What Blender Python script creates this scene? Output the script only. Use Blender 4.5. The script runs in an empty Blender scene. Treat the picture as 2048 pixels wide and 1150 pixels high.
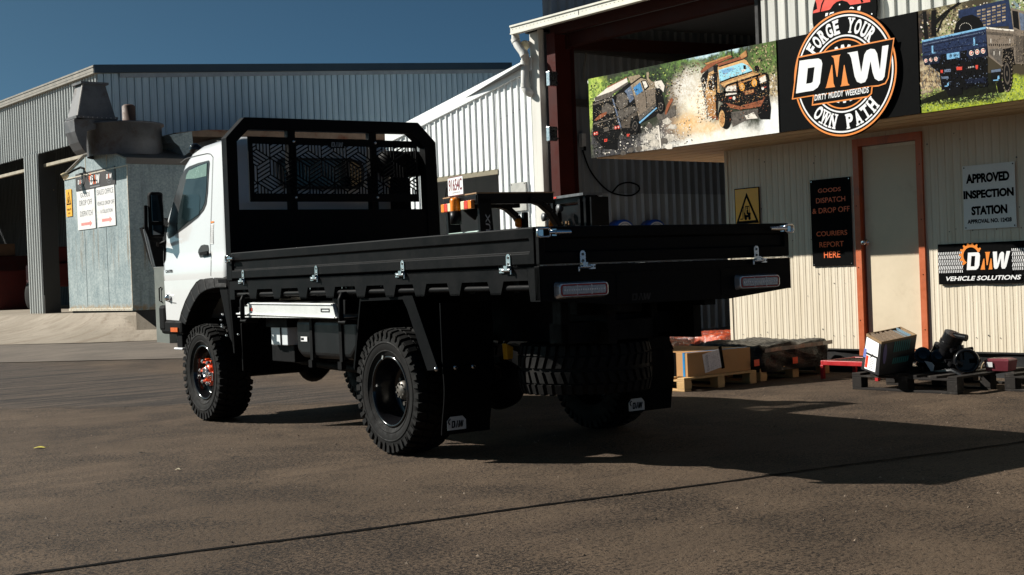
import bpy, bmesh, math, random
from math import sin, cos, pi, radians, atan2, sqrt, hypot
from mathutils import Vector, Matrix
random.seed(7)
scene = bpy.context.scene
COL = scene.collection

# ------------------------------------------------------------------ camera
CAM = Vector((-6.41116, -8.02577, 1.27953)); YAW = -0.67890; PITCH = -0.01014; ROLL = -0.0388; FPX = 2655.11
FW = Vector((-sin(YAW)*cos(PITCH), cos(YAW)*cos(PITCH), sin(PITCH)))
_rt = Vector((cos(YAW), sin(YAW), 0)); _up = _rt.cross(FW)
RT = _rt*cos(ROLL) + _up*sin(ROLL); UP = _up*cos(ROLL) - _rt*sin(ROLL)
cam = bpy.data.cameras.new('camera'); cam_ob = bpy.data.objects.new('camera', cam); COL.objects.link(cam_ob)
cam.sensor_width = 36; cam.lens = FPX/2048*36; cam.clip_end = 2000; cam.clip_start = .05
cam_ob.matrix_world = Matrix(((RT.x, UP.x, -FW.x, CAM.x), (RT.y, UP.y, -FW.y, CAM.y), (RT.z, UP.z, -FW.z, CAM.z), (0, 0, 0, 1)))
scene.camera = cam_ob
# ------------------------------------------------------------------ sky, sun, exposure
SUN = Vector((-.862, 1.175, 1.0)).normalized()
world = bpy.data.worlds.new("World"); scene.world = world; world.use_nodes = True
wn = world.node_tree; bg = wn.nodes['Background']
sky = wn.nodes.new('ShaderNodeTexSky'); sky.sky_type = 'NISHITA'; sky.sun_disc = False
sky.sun_elevation = math.asin(SUN.z); sky.sun_rotation = atan2(SUN.x, SUN.y)
sky.altitude = 1000; sky.air_density = .3; sky.dust_density = 3.0; sky.ozone_density = 3.0
tint = wn.nodes.new('ShaderNodeMix'); tint.data_type = 'RGBA'; tint.blend_type = 'MULTIPLY'; tint.inputs[0].default_value = 1; tint.inputs[7].default_value = (.50, .84, .80, 1)
wn.links.new(sky.outputs[0], tint.inputs[6]); wn.links.new(tint.outputs[2], bg.inputs[0]); bg.inputs[1].default_value = 0.05
sun = bpy.data.lights.new('sun', 'SUN'); sun.energy = 5.0; sun.angle = radians(.5); sun.color = (1, .95, .87)
sun_ob = bpy.data.objects.new('sun', sun); COL.objects.link(sun_ob)
sun_ob.rotation_mode = 'QUATERNION'; sun_ob.rotation_quaternion = SUN.to_track_quat('Z', 'Y'); sun_ob.location = SUN*60
scene.view_settings.view_transform = 'Standard'; scene.view_settings.look = 'None'
scene.view_settings.exposure = 0.7; scene.view_settings.gamma = 1

# ------------------------------------------------------------------ measuring: photograph pixels -> real planes
TYAW = -0.05713
def _ray(u, v): return FW + RT*((u-1024)/FPX) - UP*((v-575)/FPX)
def onX(u, v, X): d = _ray(u, v); return CAM + d*((X-CAM.x)/d.x)
def onY(u, v, Y): d = _ray(u, v); return CAM + d*((Y-CAM.y)/d.y)
def onZ(u, v, Z=0): d = _ray(u, v); return CAM + d*((Z-CAM.z)/d.z)
TM = Matrix.Rotation(-TYAW, 3, 'Z'); TC = TM @ CAM        # world -> truck axes
def tX(u, v, X): d = TM @ _ray(u, v); return TC + d*((X-TC.x)/d.x)
def tY(u, v, Y): d = TM @ _ray(u, v); return TC + d*((Y-TC.y)/d.y)
def tZ(u, v, Z): d = TM @ _ray(u, v); return TC + d*((Z-TC.z)/d.z)

# ------------------------------------------------------------------ object bookkeeping
def tag(o, label=None, cat=None, group=None, kind=None):
    if label: o['label'] = label
    if cat: o['category'] = cat
    if group: o['group'] = group
    if kind: o['kind'] = kind
    return o
def empty(name, loc, label, cat, rz=0, group=None):
    o = bpy.data.objects.new(name, None); COL.objects.link(o); o.location = loc; o.rotation_euler = (0, 0, rz)
    o.empty_display_size = .2
    return tag(o, label, cat, group)
def copy_tree(o, parent=None):
    c = o.copy(); COL.objects.link(c); c.parent = parent
    for ch in [x for x in bpy.data.objects if x.parent == o]: copy_tree(ch, c)
    return c

class MB:
    """collects shapes, then links them as one mesh object"""
    def __init__(s): s.v = []; s.f = []; s.m = []; s.sm = []
    def add(s, vs, fs, mi=0, smooth=False):
        b = len(s.v); s.v += [tuple(x) for x in vs]
        for f in fs: s.f.append([b+i for i in f]); s.m.append(mi); s.sm.append(smooth)
        return s
    def box(s, x0, x1, y0, y1, z0, z1, mi=0):
        v = [(x, y, z) for z in (z0, z1) for y in (y0, y1) for x in (x0, x1)]
        return s.add(v, [(0,2,3,1),(4,5,7,6),(0,1,5,4),(1,3,7,5),(3,2,6,7),(2,0,4,6)], mi)
    def hexa(s, a, b, mi=0):        # two quads (4 pts each) joined
        v = list(a)+list(b)
        return s.add(v, [(3,2,1,0),(4,5,6,7),(0,1,5,4),(1,2,6,5),(2,3,7,6),(3,0,4,7)], mi)
    def prism(s, pts, d, mi=0, caps=True):      # polygon of 3D pts extruded by vector d
        n = len(pts); d = Vector(d)
        v = [Vector(p) for p in pts]; v += [p+d for p in v]
        f = [(i, (i+1) % n, n+(i+1) % n, n+i) for i in range(n)]
        if caps: f += [tuple(range(n-1, -1, -1)), tuple(range(n, 2*n))]
        return s.add(v, f, mi)
    def poly(s, pts, mi=0): return s.add(pts, [tuple(range(len(pts)))], mi)
    def bar(s, a, b, w, h, mi=0, up=(0,0,1)):   # rectangular bar between two points
        a = Vector(a); b = Vector(b); d = (b-a).normalized(); r = d.cross(Vector(up))
        if r.length < 1e-5: r = d.cross(Vector((1,0,0)))
        r.normalize(); u = r.cross(d)
        q = [r*(w/2*i)+u*(h/2*j) for i, j in ((-1,-1),(1,-1),(1,1),(-1,1))]
        return s.hexa([a+x for x in q], [b+x for x in q], mi)
    def tube(s, path, r, n=10, mi=0, caps=True):
        path = [Vector(p) for p in path]; rs = r if isinstance(r, (list, tuple)) else [r]*len(path)
        rings = []; pu = None
        for i, p in enumerate(path):
            d = (path[min(i+1, len(path)-1)]-path[max(i-1, 0)]).normalized()
            u = pu if pu is not None else (Vector((0,0,1)) if abs(d.z) < .9 else Vector((1,0,0)))
            a = d.cross(u)
            if a.length < 1e-4: a = d.cross(Vector((0,1,0)))
            a.normalize(); b = a.cross(d).normalized(); pu = b
            rings.append([p+(a*cos(2*pi*k/n)+b*sin(2*pi*k/n))*rs[i] for k in range(n)])
        v = [x for rg in rings for x in rg]; f = []
        for i in range(len(path)-1):
            for k in range(n):
                f.append((i*n+k, i*n+(k+1) % n, (i+1)*n+(k+1) % n, (i+1)*n+k))
        s.add(v, f, mi, True)
        if caps:
            s.add(rings[0], [tuple(range(n))], mi); s.add(rings[-1], [tuple(range(n-1, -1, -1))], mi)
        return s
    def lathe(s, prof, o, axis, n=40, mi=0, smooth=True, close=False):   # prof: (r, h) along axis from o
        axis = Vector(axis).normalized(); o = Vector(o)
        u = axis.orthogonal().normalized(); w = axis.cross(u)
        v = []; f = []; m = len(prof)
        for k in range(n):
            a = 2*pi*k/n; e = u*cos(a)+w*sin(a)
            for r, h in prof: v.append(o+e*r+axis*h)
        for k in range(n):
            k2 = (k+1) % n
            for i in range(m-1 if not close else m):
                j = (i+1) % m; f.append((k*m+i, k2*m+i, k2*m+j, k*m+j))
        return s.add(v, f, mi, smooth)
    def build(s, name, mats, parent=None, bevel=0, seg=2, recalc=True):
        me = bpy.data.meshes.new(name); me.from_pydata(s.v, [], s.f)
        for p, mi, sm in zip(me.polygons, s.m, s.sm): p.material_index = mi; p.use_smooth = sm
        for m in (mats if isinstance(mats, (list, tuple)) else [mats]): me.materials.append(m)
        if recalc:
            bm = bmesh.new(); bm.from_mesh(me); bmesh.ops.recalc_face_normals(bm, faces=bm.faces); bm.to_mesh(me); bm.free()
        o = bpy.data.objects.new(name, me); COL.objects.link(o)
        if parent: o.parent = parent
        if bevel:
            b = o.modifiers.new('bevel', 'BEVEL'); b.width = bevel; b.segments = seg; b.limit_method = 'ANGLE'; b.angle_limit = radians(40); b.harden_normals = False
        return o

# ------------------------------------------------------------------ materials
def lin(r, g=None, b=None):
    if g is None: g = b = r
    f = lambda c: (c/255/12.92 if c/255 <= .04045 else ((c/255+.055)/1.055)**2.4)
    return (f(r), f(g), f(b))
class NT:
    def __init__(s, name):
        s.mat = bpy.data.materials.new(name); s.mat.use_nodes = True; s.t = s.mat.node_tree
        s.p = s.t.nodes['Principled BSDF']; s.tc = s.t.nodes.new('ShaderNodeTexCoord')
    def n(s, typ, **kw):
        x = s.t.nodes.new('ShaderNode'+typ)
        for k, v in kw.items(): setattr(x, k, v)
        return x
    def l(s, a, b): s.t.links.new(a, b)
    def mapped(s, scale=(1,1,1), loc=(0,0,0), src='Object', rot=(0,0,0)):
        m = s.n('Mapping'); s.l(s.tc.outputs[src], m.inputs[0]); m.inputs['Scale'].default_value = scale; m.inputs['Location'].default_value = loc; m.inputs['Rotation'].default_value = rot
        return m.outputs[0]
    def noise(s, vec, scale, detail=4, rough=.6, dist=0):
        x = s.n('TexNoise'); s.l(vec, x.inputs['Vector']); x.inputs['Scale'].default_value = scale; x.inputs['Detail'].default_value = detail
        x.inputs['Roughness'].default_value = rough; x.inputs['Distortion'].default_value = dist
        return x.outputs[0]
    def ramp(s, val, lo, hi, a=0., b=1., smooth=True):
        x = s.n('MapRange'); x.interpolation_type = 'SMOOTHSTEP' if smooth else 'LINEAR'
        s.l(val, x.inputs[0]); x.inputs[1].default_value = lo; x.inputs[2].default_value = hi; x.inputs[3].default_value = a; x.inputs[4].default_value = b
        return x.outputs[0]
    def mix(s, fac, a, b, mode='MIX'):
        x = s.n('Mix'); x.data_type = 'RGBA'; x.blend_type = mode
        for sock, val in ((x.inputs[0], fac), (x.inputs[6], a), (x.inputs[7], b)):
            if hasattr(val, 'node'): s.l(val, sock)
            elif isinstance(val, (tuple, list)): sock.default_value = (*val[:3], 1)
            else: sock.default_value = val
        return x.outputs[2]
    def math(s, op, a, b=0., c=0.):
        x = s.n('Math'); x.operation = op
        for i, val in enumerate((a, b, c)):
            if hasattr(val, 'node'): s.l(val, x.inputs[i])
            else: x.inputs[i].default_value = val
        return x.outputs[0]
    def bump(s, h, strength=.3, dist=.01):
        x = s.n('Bump'); s.l(h, x.inputs['Height']); x.inputs['Strength'].default_value = strength; x.inputs['Distance'].default_value = dist
        s.l(x.outputs[0], s.p.inputs['Normal'])
    def color(s, c):
        if hasattr(c, 'node'): s.l(c, s.p.inputs['Base Color'])
        else: s.p.inputs['Base Color'].default_value = (*c[:3], 1)
    def set(s, rough=None, metal=None, spec=None, coat=None):
        for k, v in (('Roughness', rough), ('Metallic', metal), ('Specular IOR Level', spec), ('Coat Weight', coat)):
            if v is None: continue
            if hasattr(v, 'node'): s.l(v, s.p.inputs[k])
            else: s.p.inputs[k].default_value = v
        return s.mat
_mc = {}
def M(name, c, rough=.5, metal=0., var=.2, scale=5., bump=0., bscale=60., spec=.5, coat=0., dirt=None, dirtamt=.5, dscale=2.):
    if name in _mc: return _mc[name]
    k = NT(name); v = k.mapped(); a = k.noise(v, scale, 5, .65); f = k.noise(v, scale*9, 3)
    g = k.math('ADD', k.math('MULTIPLY', a, .7), k.math('MULTIPLY', f, .3))
    col = k.mix(k.ramp(g, .25, .75), tuple(x*(1-var) for x in c), tuple(min(1, x*(1+var)) for x in c))
    if dirt:
        d = k.noise(v, dscale, 6, .7, .4); col = k.mix(k.math('MULTIPLY', k.ramp(d, .5, .72), dirtamt), col, dirt)
    k.color(col)
    r = k.ramp(g, .2, .8, max(.03, rough*(1-.35)), min(1, rough*1.3)); k.set(r, metal, spec, coat)
    if bump: k.bump(k.noise(v, bscale, 3), bump, .004)
    _mc[name] = k.mat; return k.mat

BLACK = M('black powder coat', (.0050,.0052,.0056), .5, 0, .35, 5, .12, 350, .05)
BLACKM = M('black matt plastic', (.0058,.0058,.0061), .65, 0, .25, 9, .2, 250, .06)
BLACKG = M('black gloss paint', (.006,.006,.007), .13, 0, .2, 4, 0, 60, .5)
UNDER = M('black underbody', (.003,.003,.003), .7, 0, .4, 12, .3, 60, .12, dirt=(.010,.008,.006), dirtamt=.6, dscale=5)
RUBBER = M('tyre rubber', (.0055,.0053,.0051), .8, 0, .35, 20, .25, 160, .15, dirt=(.018,.0145,.0115), dirtamt=.5, dscale=7)
FLAPR = M('mudflap rubber', (.0026,.0026,.003), .65, 0, .25, 8, .1, 60, .05)
WHITEP = M('white vehicle paint', (.70,.71,.71), .2, 0, .02, 2, 0, 60, .5, .6)
CHROME = M('chrome', (.75,.75,.76), .14, 1, .1, 20)
ZINC = M('zinc plated steel', (.62,.64,.66), .3, 1, .2, 30, .1, 90)
ALU = M('brushed aluminium', (.72,.72,.72), .4, .55, .08, 14, .1, 90)
GLASS = M('dark tinted glass', (.012,.02,.02), .04, 0, .1, 3, 0, 60, .6, .3)
ORANGE = M('orange paint', lin(214,92,28), .4, 0, .12, 8)
GALV = M('galvanised pipe', lin(160,165,168), .5, .3, .15, 12)
# ------------------------------------------------------------------ setting materials
def asphalt_mat():
    k = NT('worn brown asphalt'); v = k.mapped(); rot = radians(36)
    g1 = k.noise(v, 40, 5, .8); g2 = k.noise(v, 95, 3, .75); mid = k.noise(v, 16, 5, .7); big = k.noise(v, .5, 6, .65, .6)
    pit = k.math('ADD', k.math('MULTIPLY', g1, .65), k.math('MULTIPLY', g2, .35))
    streak = k.noise(k.mapped((.32, 2.4, 1), rot=(0, 0, rot)), 1.0, 7, .7, .8)
    scuff = k.noise(k.mapped((.5, 9, 1), rot=(0, 0, rot+.12)), 1.3, 6, .75, .6)
    sx = k.n('SeparateXYZ'); k.l(v, sx.inputs[0])
    wear = k.ramp(k.noise(v, .9, 6, .7, .4), .35, .65)                     # where the fines are worn off and the stone shows
    col = k.mix(k.ramp(big, .3, .7), lin(81,68,55), lin(103,87,71))
    col = k.mix(k.ramp(mid, .35, .65, .35, 0), col, lin(78,62,48))
    col = k.mix(k.math('MULTIPLY', k.ramp(streak, .48, .66), .45), col, lin(70,58,48))
    col = k.mix(k.math('MULTIPLY', k.ramp(scuff, .56, .70), .4), col, lin(58,49,42))
    thr = k.ramp(wear, 0, 1, .45, .515, False)
    dark = k.math('SUBTRACT', thr, pit); dk = k.ramp(dark, -.008, .022, 0, .95)
    col = k.mix(dk, col, lin(26,20,16))
    col = k.mix(k.ramp(pit, .60, .68, 0, .55), col, lin(150,132,112))
    # the older, greyer seal beyond the wheel line (its own surface, with a wavering edge)
    dline = k.math('ADD', k.math('MULTIPLY', sx.outputs[0], .80), k.math('MULTIPLY', sx.outputs[1], .60))
    dl = k.math('ADD', dline, k.math('MULTIPLY', k.noise(v, 1.6, 6, .7), 1.1))
    grey = k.mix(k.ramp(k.noise(k.mapped((.35, 3.2, 1), rot=(0, 0, rot)), 1.5, 7, .72, .6), .38, .62), lin(92,79,68), lin(42,38,36))
    grey = k.mix(k.ramp(k.noise(k.mapped((.6, 12, 1), rot=(0, 0, rot)), 1.2, 5, .7, .5), .55, .66, 0, .5), grey, lin(126,112,98))
    grey = k.mix(k.ramp(k.math('SUBTRACT', .48, pit), -.01, .025, 0, .9), grey, lin(26,24,22))
    m2 = k.ramp(dl, OLD_SEAL, OLD_SEAL+.22); east = k.ramp(sx.outputs[0], 1.2, 2.6, 1, 0)
    col = k.mix(k.math('MULTIPLY', m2, east), col, grey)
    edge = k.math('MULTIPLY', k.math('MULTIPLY', k.ramp(dl, OLD_SEAL-.10, OLD_SEAL), k.ramp(dl, OLD_SEAL+.02, OLD_SEAL+.12, 1, 0)), east)
    col = k.mix(k.math('MULTIPLY', edge, .55), col, lin(36,31,28))
    oil = k.ramp(k.noise(v, 1.3, 4, .6, .3), .66, .74, 0, .5); col = k.mix(oil, col, lin(40,34,30))
    drip = k.ramp(k.noise(v, 4.5, 2, .5), .72, .76, 0, .7); col = k.mix(drip, col, lin(28,24,22))
    k.color(col); k.set(k.ramp(g1, .3, .7, .75, .95), 0, .2)
    h = k.math('ADD', k.math('MULTIPLY', pit, .8), k.math('MULTIPLY', mid, .4)); k.bump(h, .9, .022)
    return k.mat
def concrete_mat(name, a, b, stain, scale=1.):
    k = NT(name); v = k.mapped(); n1 = k.noise(v, .8*scale, 6, .65, .6); n2 = k.noise(v, 60, 3)
    st = k.noise(k.mapped((.3, 1.8, 1), rot=(0, 0, radians(36))), 1.3*scale, 6, .7, .9)
    col = k.mix(k.ramp(n1, .3, .7), a, b); col = k.mix(k.ramp(st, .5, .72, 0, .7), col, stain)
    col = k.mix(k.ramp(k.noise(v, 5, 6, .75, 1.5), .58, .68, 0, .5), col, tuple(x*.45 for x in a))
    col = k.mix(k.ramp(n2, .35, .6, .3, 0), col, tuple(x*.5 for x in a)); k.color(col); k.set(.85, 0, .25); k.bump(n2, .3, .005)
    return k.mat
def sheet_mat(name, a, b, rough=.45, metal=0., stain=None, samt=.4, spangle=0.):
    """painted or zincalume steel sheet: faint sheet-to-sheet change, dust runs, stains"""
    k = NT(name); v = k.mapped(); n1 = k.noise(k.mapped((3, 3, .35)), 1.2, 6, .6); n2 = k.noise(v, 25, 4)
    col = k.mix(k.ramp(n1, .3, .7), a, b)
    if stain: col = k.mix(k.math('MULTIPLY', k.ramp(k.noise(k.mapped((9, 9, .5)), 1., 6, .7, .3), .52, .75), samt), col, stain)
    if spangle:
        vo = k.n('TexVoronoi'); k.l(v, vo.inputs['Vector']); vo.inputs['Scale'].default_value = 26
        col = k.mix(spangle, col, k.mix(k.ramp(vo.outputs['Color'], 0, 1), tuple(x*.72 for x in a), tuple(min(1, x*1.25) for x in b)))
    k.color(col); k.set(k.ramp(n2, .3, .7, rough*.8, rough*1.25), metal, .4); k.bump(n2, .06, .004)
    return k.mat
# line of the old seal's edge, measured on the ground
_a, _b = onZ(0, 835), onZ(372, 790)
OLD_SEAL = ((_a.x*.8+_a.y*.6)+(_b.x*.8+_b.y*.6))/2 + .35
ASPH = asphalt_mat()
CONC = concrete_mat('grey driveway concrete', lin(90,82,74), lin(110,100,90), lin(70,63,57))
RAMPC = concrete_mat('pale ramp concrete', lin(132,122,108), lin(154,144,130), lin(108,92,75))
CREAM = sheet_mat('cream painted steel', lin(212,200,178), lin(222,211,191), .5, 0, lin(180,164,132), .3)
WHITES = sheet_mat('white steel cladding', lin(230,235,235), lin(240,243,243), .4, 0, lin(200,206,204), .3)
WGREY = sheet_mat('weathered grey cladding', lin(176,176,170), lin(196,196,190), .5, 0, lin(128,124,116), .5)
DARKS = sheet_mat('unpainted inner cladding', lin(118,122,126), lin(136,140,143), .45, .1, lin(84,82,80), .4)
BLUES = sheet_mat('blue grey steel cladding', lin(170,194,206), lin(186,208,218), .5, 0, lin(136,152,160), .35)
ZINCA = sheet_mat('zincalume cladding', lin(172,175,173), lin(188,191,189), .45, .1, lin(120,122,120), .35)
GALVB = None
def galv_box():
    k = NT('galvanised steel sheet with rust runs'); v = k.mapped()
    vo = k.n('TexVoronoi'); k.l(v, vo.inputs['Vector']); vo.inputs['Scale'].default_value = 30
    n1 = k.noise(v, .9, 6, .7, .8); col = k.mix(k.ramp(n1, .3, .7), lin(122,138,142), lin(160,172,172))
    col = k.mix(.35, col, k.mix(k.ramp(vo.outputs['Color'], 0, 1), lin(98,114,120), lin(180,190,190)))
    run = k.noise(k.mapped((5, 5, .35)), 1.6, 6, .7); sx = k.n('SeparateXYZ'); k.l(v, sx.inputs[0])
    col = k.mix(k.math('MULTIPLY', k.ramp(run, .5, .68), .45), col, lin(84,96,100))
    z = sx.outputs[2]
    band = k.math('MULTIPLY', k.ramp(z, 1.5, 2.2), k.ramp(z, 2.62, 2.75, 1, 0))
    rust = k.math('MULTIPLY', k.ramp(k.noise(k.mapped((7, 7, .3), (3, 1, 0)), 1.3, 5, .7), .54, .64), band)
    col = k.mix(k.math('MULTIPLY', rust, .75), col, lin(122,98,66))
    foot = k.math('MULTIPLY', k.ramp(z, .98, .86), k.ramp(k.noise(v, 9, 4), .35, .6))
    col = k.mix(foot, col, lin(150,128,98))
    sp = k.ramp(k.noise(v, 3.2, 5, .8, 1), .64, .72, 0, .6); col = k.mix(sp, col, lin(190,196,192))
    k.color(col); k.set(k.ramp(n1, .3, .7, .5, .75), .15, .4); k.bump(run, .1, .01); return k.mat
GALVB = galv_box()
STEELD = M('dark weathered steel duct', lin(92,92,94), .55, .2, .3, 3, .15, 40, .4, dirt=lin(74,56,42), dirtamt=.7, dscale=2.4)
RUSTY = M('rusty steel edge', lin(120,100,84), .8, 0, .3, 4, .3, 60, .2, dirt=lin(96,46,24), dirtamt=1, dscale=2.2)
MAROON = M('maroon primer steel', lin(66,24,19), .7, 0, .2, 3, .1, 60, .15)
PLINTH = M('black plinth sheeting', (.014,.014,.015), .7, 0, .5, 6, .5, 20, .25, dirt=(.04,.034,.028), dirtamt=.6, dscale=4)
DARKV = M('dark closing wall and void shade', (.02,.02,.02), .8, 0, .3, 2)
FASC = M('cream gutter steel', lin(214,212,200), .4, 0, .05, 3)

# ------------------------------------------------------------------ ground
g = MB(); g.poly([(-400,-300,0),(500,-300,0),(500,600,0),(-400,600,0)])
tag(g.build('ground', ASPH), kind='structure')
# pale concrete driveway strip, ramp and slab at the left rear (they climb to the warehouse floor)
A = [onZ(-420, 737, .012), onZ(0, 725, .012), onZ(340, 717, .012), onZ(620, 712, .012)]
B = [onZ(-420, 708, .15), onZ(0, 690, .15), onZ(345, 680, .15), onZ(560, 674, .15)]
k = MB()
for i in range(3): k.add([A[i], A[i+1], B[i+1], B[i]], [(0,1,2,3)])
skirt = [Vector((p.x, p.y, -.2)) for p in A]
for i in range(3): k.add([skirt[i], skirt[i+1], A[i+1], A[i]], [(0,1,2,3)])
k.add([B[1]+Vector((0,0,-.004)), B[3]+Vector((0,0,-.004)), B[3]+Vector((14,3,-.004)), B[1]+Vector((14,40,-.004))], [(0,1,2,3)])
tag(k.build('driveway', CONC), kind='structure')
SLAB = .695
def lerp(a, b, t): return a+(b-a)*t
k = MB()
C0 = [onX(-420, 649, 5.36), onX(0, 632, 5.36), onX(140, 626.5, 5.36), onX(272, 624, 5.36)]
F0 = [B[0]+Vector((0,0,.006)), B[1]+Vector((0,0,.006)), onZ(190, 685.5, .15)+Vector((0,0,.006)), B[2]+Vector((0,0,.006))]
NR = 8; rows = []
for r in range(NR+1):
    t = r/NR; e = t+.10*sin(2*pi*t)/2
    rows.append([Vector((lerp(a.x,b.x,t), lerp(a.y,b.y,t), lerp(a.z,b.z,max(0,min(1,t))))) for a, b in zip(F0, C0)])
v = [p for rw in rows for p in rw]; f = []
for r in range(NR):
    for c in range(3): f.append((r*4+c, r*4+c+1, (r+1)*4+c+1, (r+1)*4+c))
k.add(v, f, 0, True)
k.add([C0[3], F0[3], Vector((F0[3].x, F0[3].y, -.2)), Vector((C0[3].x, C0[3].y, -.2))], [(0,1,2,3)])
tag(k.build('ramp', RAMPC), kind='structure')
k = MB()
pts = [C0[0], C0[1], C0[2], C0[3], Vector((C0[3].x+.06, C0[3].y+.2, SLAB)), Vector((C0[3].x+.06, 23.9, SLAB)), Vector((30, 23.9, SLAB)), Vector((30, 60, SLAB)), Vector((3, 60, SLAB))]
k.prism([Vector((p.x, p.y, -.1)) for p in pts], (0, 0, SLAB+.1))
tag(k.build('slab', RAMPC), kind='structure')
# shed floor
k = MB(); k.box(8.7, 26, 2.0, 30, -.1, .03)
tag(k.build('workshop_floor', concrete_mat('shed floor concrete', lin(128,128,126), lin(146,146,143), lin(100,98,95))), kind='structure')
# saw-cut joint across the yard
a, b = onZ(60, 1148, 0), onZ(2048, 884, 0); d = (b-a).normalized(); nn = Vector((-d.y, d.x, 0))
k = MB(); L = (b-a).length; N = 90; up_ = []; dn_ = []
for i in range(-8, N+8):
    t = i/N; w = .020+.005*sin(i*1.7)+random.uniform(-.002,.002); p = a+d*(L*t)+nn*(random.uniform(-.004,.004)+.012*sin(i*.21))
    up_.append(p+nn*w+Vector((0,0,.004))); dn_.append(p-nn*w+Vector((0,0,.004)))
for i in range(len(up_)-1): k.add([dn_[i], dn_[i+1], up_[i+1], up_[i]], [(0,1,2,3)])
tag(k.build('expansion_joint', M('tar joint', (.004,.0036,.0032), .9, 0, .4, 20, 0, 60, .05)), kind='structure')
# loose grit
k = MB()
for i in range(420):
    u = random.uniform(-50, 2100); vv = random.choice([random.uniform(720, 1150), random.uniform(740, 900)])
    p = onZ(u, vv, 0)
    if p.x > 5.9: continue
    s = random.uniform(.003, .010); k.add([p+Vector((s*random.uniform(.6,1.4)*cos(a_), s*random.uniform(.6,1.4)*sin(a_), 0)) for a_ in (0,1.6,3.1,4.7)]+[p+Vector((0,0,s*1.1))], [(0,1,4),(1,2,4),(2,3,4),(3,0,4)])
tag(k.build('grit', M('grit stone', lin(120,104,88), .9, 0, .5, 40)), kind='stuff')
def flake(name, u, v, s, rz, mat, label, cat):
    p = onZ(u, v, 0); k = MB(); pts = []
    for i in range(9):
        t = i/8; w = sin(pi*t)*s*.32; pts.append((t*s-s/2, w, .006+.010*sin(pi*t)))
    low = [(x, -y*.8, z-.003) for x, y, z in pts[1:-1]]
    k.poly(pts+low[::-1]); k.prism([(s*.45,.003,.006),(s*.75,.012,.012),(s*.75,.008,.012)], (0,0,.003))
    o = k.build(name, mat); o.location = p; o.rotation_euler = (0, 0, rz); tag(o, label, cat)
flake('leaf', 79, 897, .10, YAW+.1, M('yellow leaf', lin(190,178,70), .6), 'fallen yellow leaf lying on the bare brown asphalt', 'leaf')
flake('paper_scrap', 356, 941, .04, YAW, M('cream scrap', lin(200,190,160), .7), 'tiny cream scrap on the asphalt in front of the truck front tyre', 'litter')
flake('leaf', 282, 908, .05, YAW+.5, M('dark leaf', lin(40,34,28), .8), 'small dark brown dead leaf on the brown asphalt', 'leaf')
flake('leaf', 250, 816, .05, YAW+.2, M('dark leaf', lin(40,34,28), .8), 'small dark dead leaf on the edge of the greyer asphalt', 'leaf')

# ------------------------------------------------------------------ profiled cladding
PROF = {'trim': [(0,0),(.045,0),(.055,.028),(.085,.028),(.095,0),(.19,0)],
        'corr': [(0,0),(.02,.02),(.045,.05),(.095,.05),(.12,.02),(.14,0),(.19,0)],
        'groove': [(0,0),(.07,0),(.074,-.045),(.104,-.045),(.108,0),(.14,0),(.146,-.012),(.152,0),(.2,0)],
        'side': [(0,0),(.135,0),(.165,.05),(.182,.05),(.19,0),(.219,0)],
        'mini': [(0,0),(.004,.0),(.009,-.005),(.014,.0),(.040,.0),(.046,.002),(.060,.002),(.066,0),(.092,0)]}
def cladding(mb, axis, at, a0, a1, zlo, zhi, prof='trim', out=-1, mi=0, phase=0.):
    """ribbed sheet on plane axis=at running a0..a1, bottom/top heights zlo(a)/zhi(a)"""
    P = PROF[prof]; per = P[-1][0]
    zl = zlo if callable(zlo) else (lambda a: zlo); zh = zhi if callable(zhi) else (lambda a: zhi)
    lo, hi = min(a0, a1), max(a0, a1); pts = []; s = lo-phase-per
    while s < hi+per:
        for (d, h) in P[:-1]:
            if lo < s+d < hi: pts.append((s+d, h))
        s += per
    pts = [(lo, pts[0][1])]+pts+[(hi, pts[-1][1])]
    v = []; f = []
    for a, h in pts:
        q = at+out*h
        for z in (zl(a), zh(a)): v.append((q, a, z) if axis == 'X' else (a, q, z))
    for i in range(len(pts)-1): f.append((2*i, 2*i+2, 2*i+3, 2*i+1))
    mb.add(v, f, mi)

def screws(mb, axis, at, a0, a1, z, out, step=.19, mi=1, r=.009, phase=0.):
    a = min(a0, a1)+phase
    while a < max(a0, a1):
        zz = z(a) if callable(z) else z
        c = [(at+out, a+r*cos(t), zz+r*sin(t)) if axis == 'X' else (a+r*cos(t), at+out, zz+r*sin(t)) for t in [2*pi*i/6 for i in range(6)]]
        mb.poly(c, mi); a += step
SCREW = M('screw head', lin(70,72,74), .5, .3, .2, 20)
# ------------------------------------------------------------------ lettering
_tc = {}
def text_geo(s, bold=0., shear=0., track=1.):
    key = (s, bold, shear, track)
    if key in _tc: return _tc[key]
    c = bpy.data.curves.new('lettering', 'FONT'); c.body = s; c.size = 1; c.offset = bold; c.shear = shear; c.space_character = track; c.resolution_u = 4
    o = bpy.data.objects.new('lettering', c); COL.objects.link(o); dg = bpy.context.evaluated_depsgraph_get(); dg.update()
    me = o.evaluated_get(dg).to_mesh()
    v = [(p.co.x, p.co.y) for p in me.vertices]; f = [tuple(p.vertices) for p in me.polygons]
    o.evaluated_get(dg).to_mesh_clear(); bpy.data.objects.remove(o); bpy.data.curves.remove(c)
    x0 = min(p[0] for p in v); x1 = max(p[0] for p in v); y0 = min(p[1] for p in v); y1 = max(p[1] for p in v)
    v = [((p[0]-x0)/(x1-x0), (p[1]-y0)/(y1-y0)) for p in v]
    _tc[key] = (v, f, (x1-x0)/(y1-y0)); return _tc[key]
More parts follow.
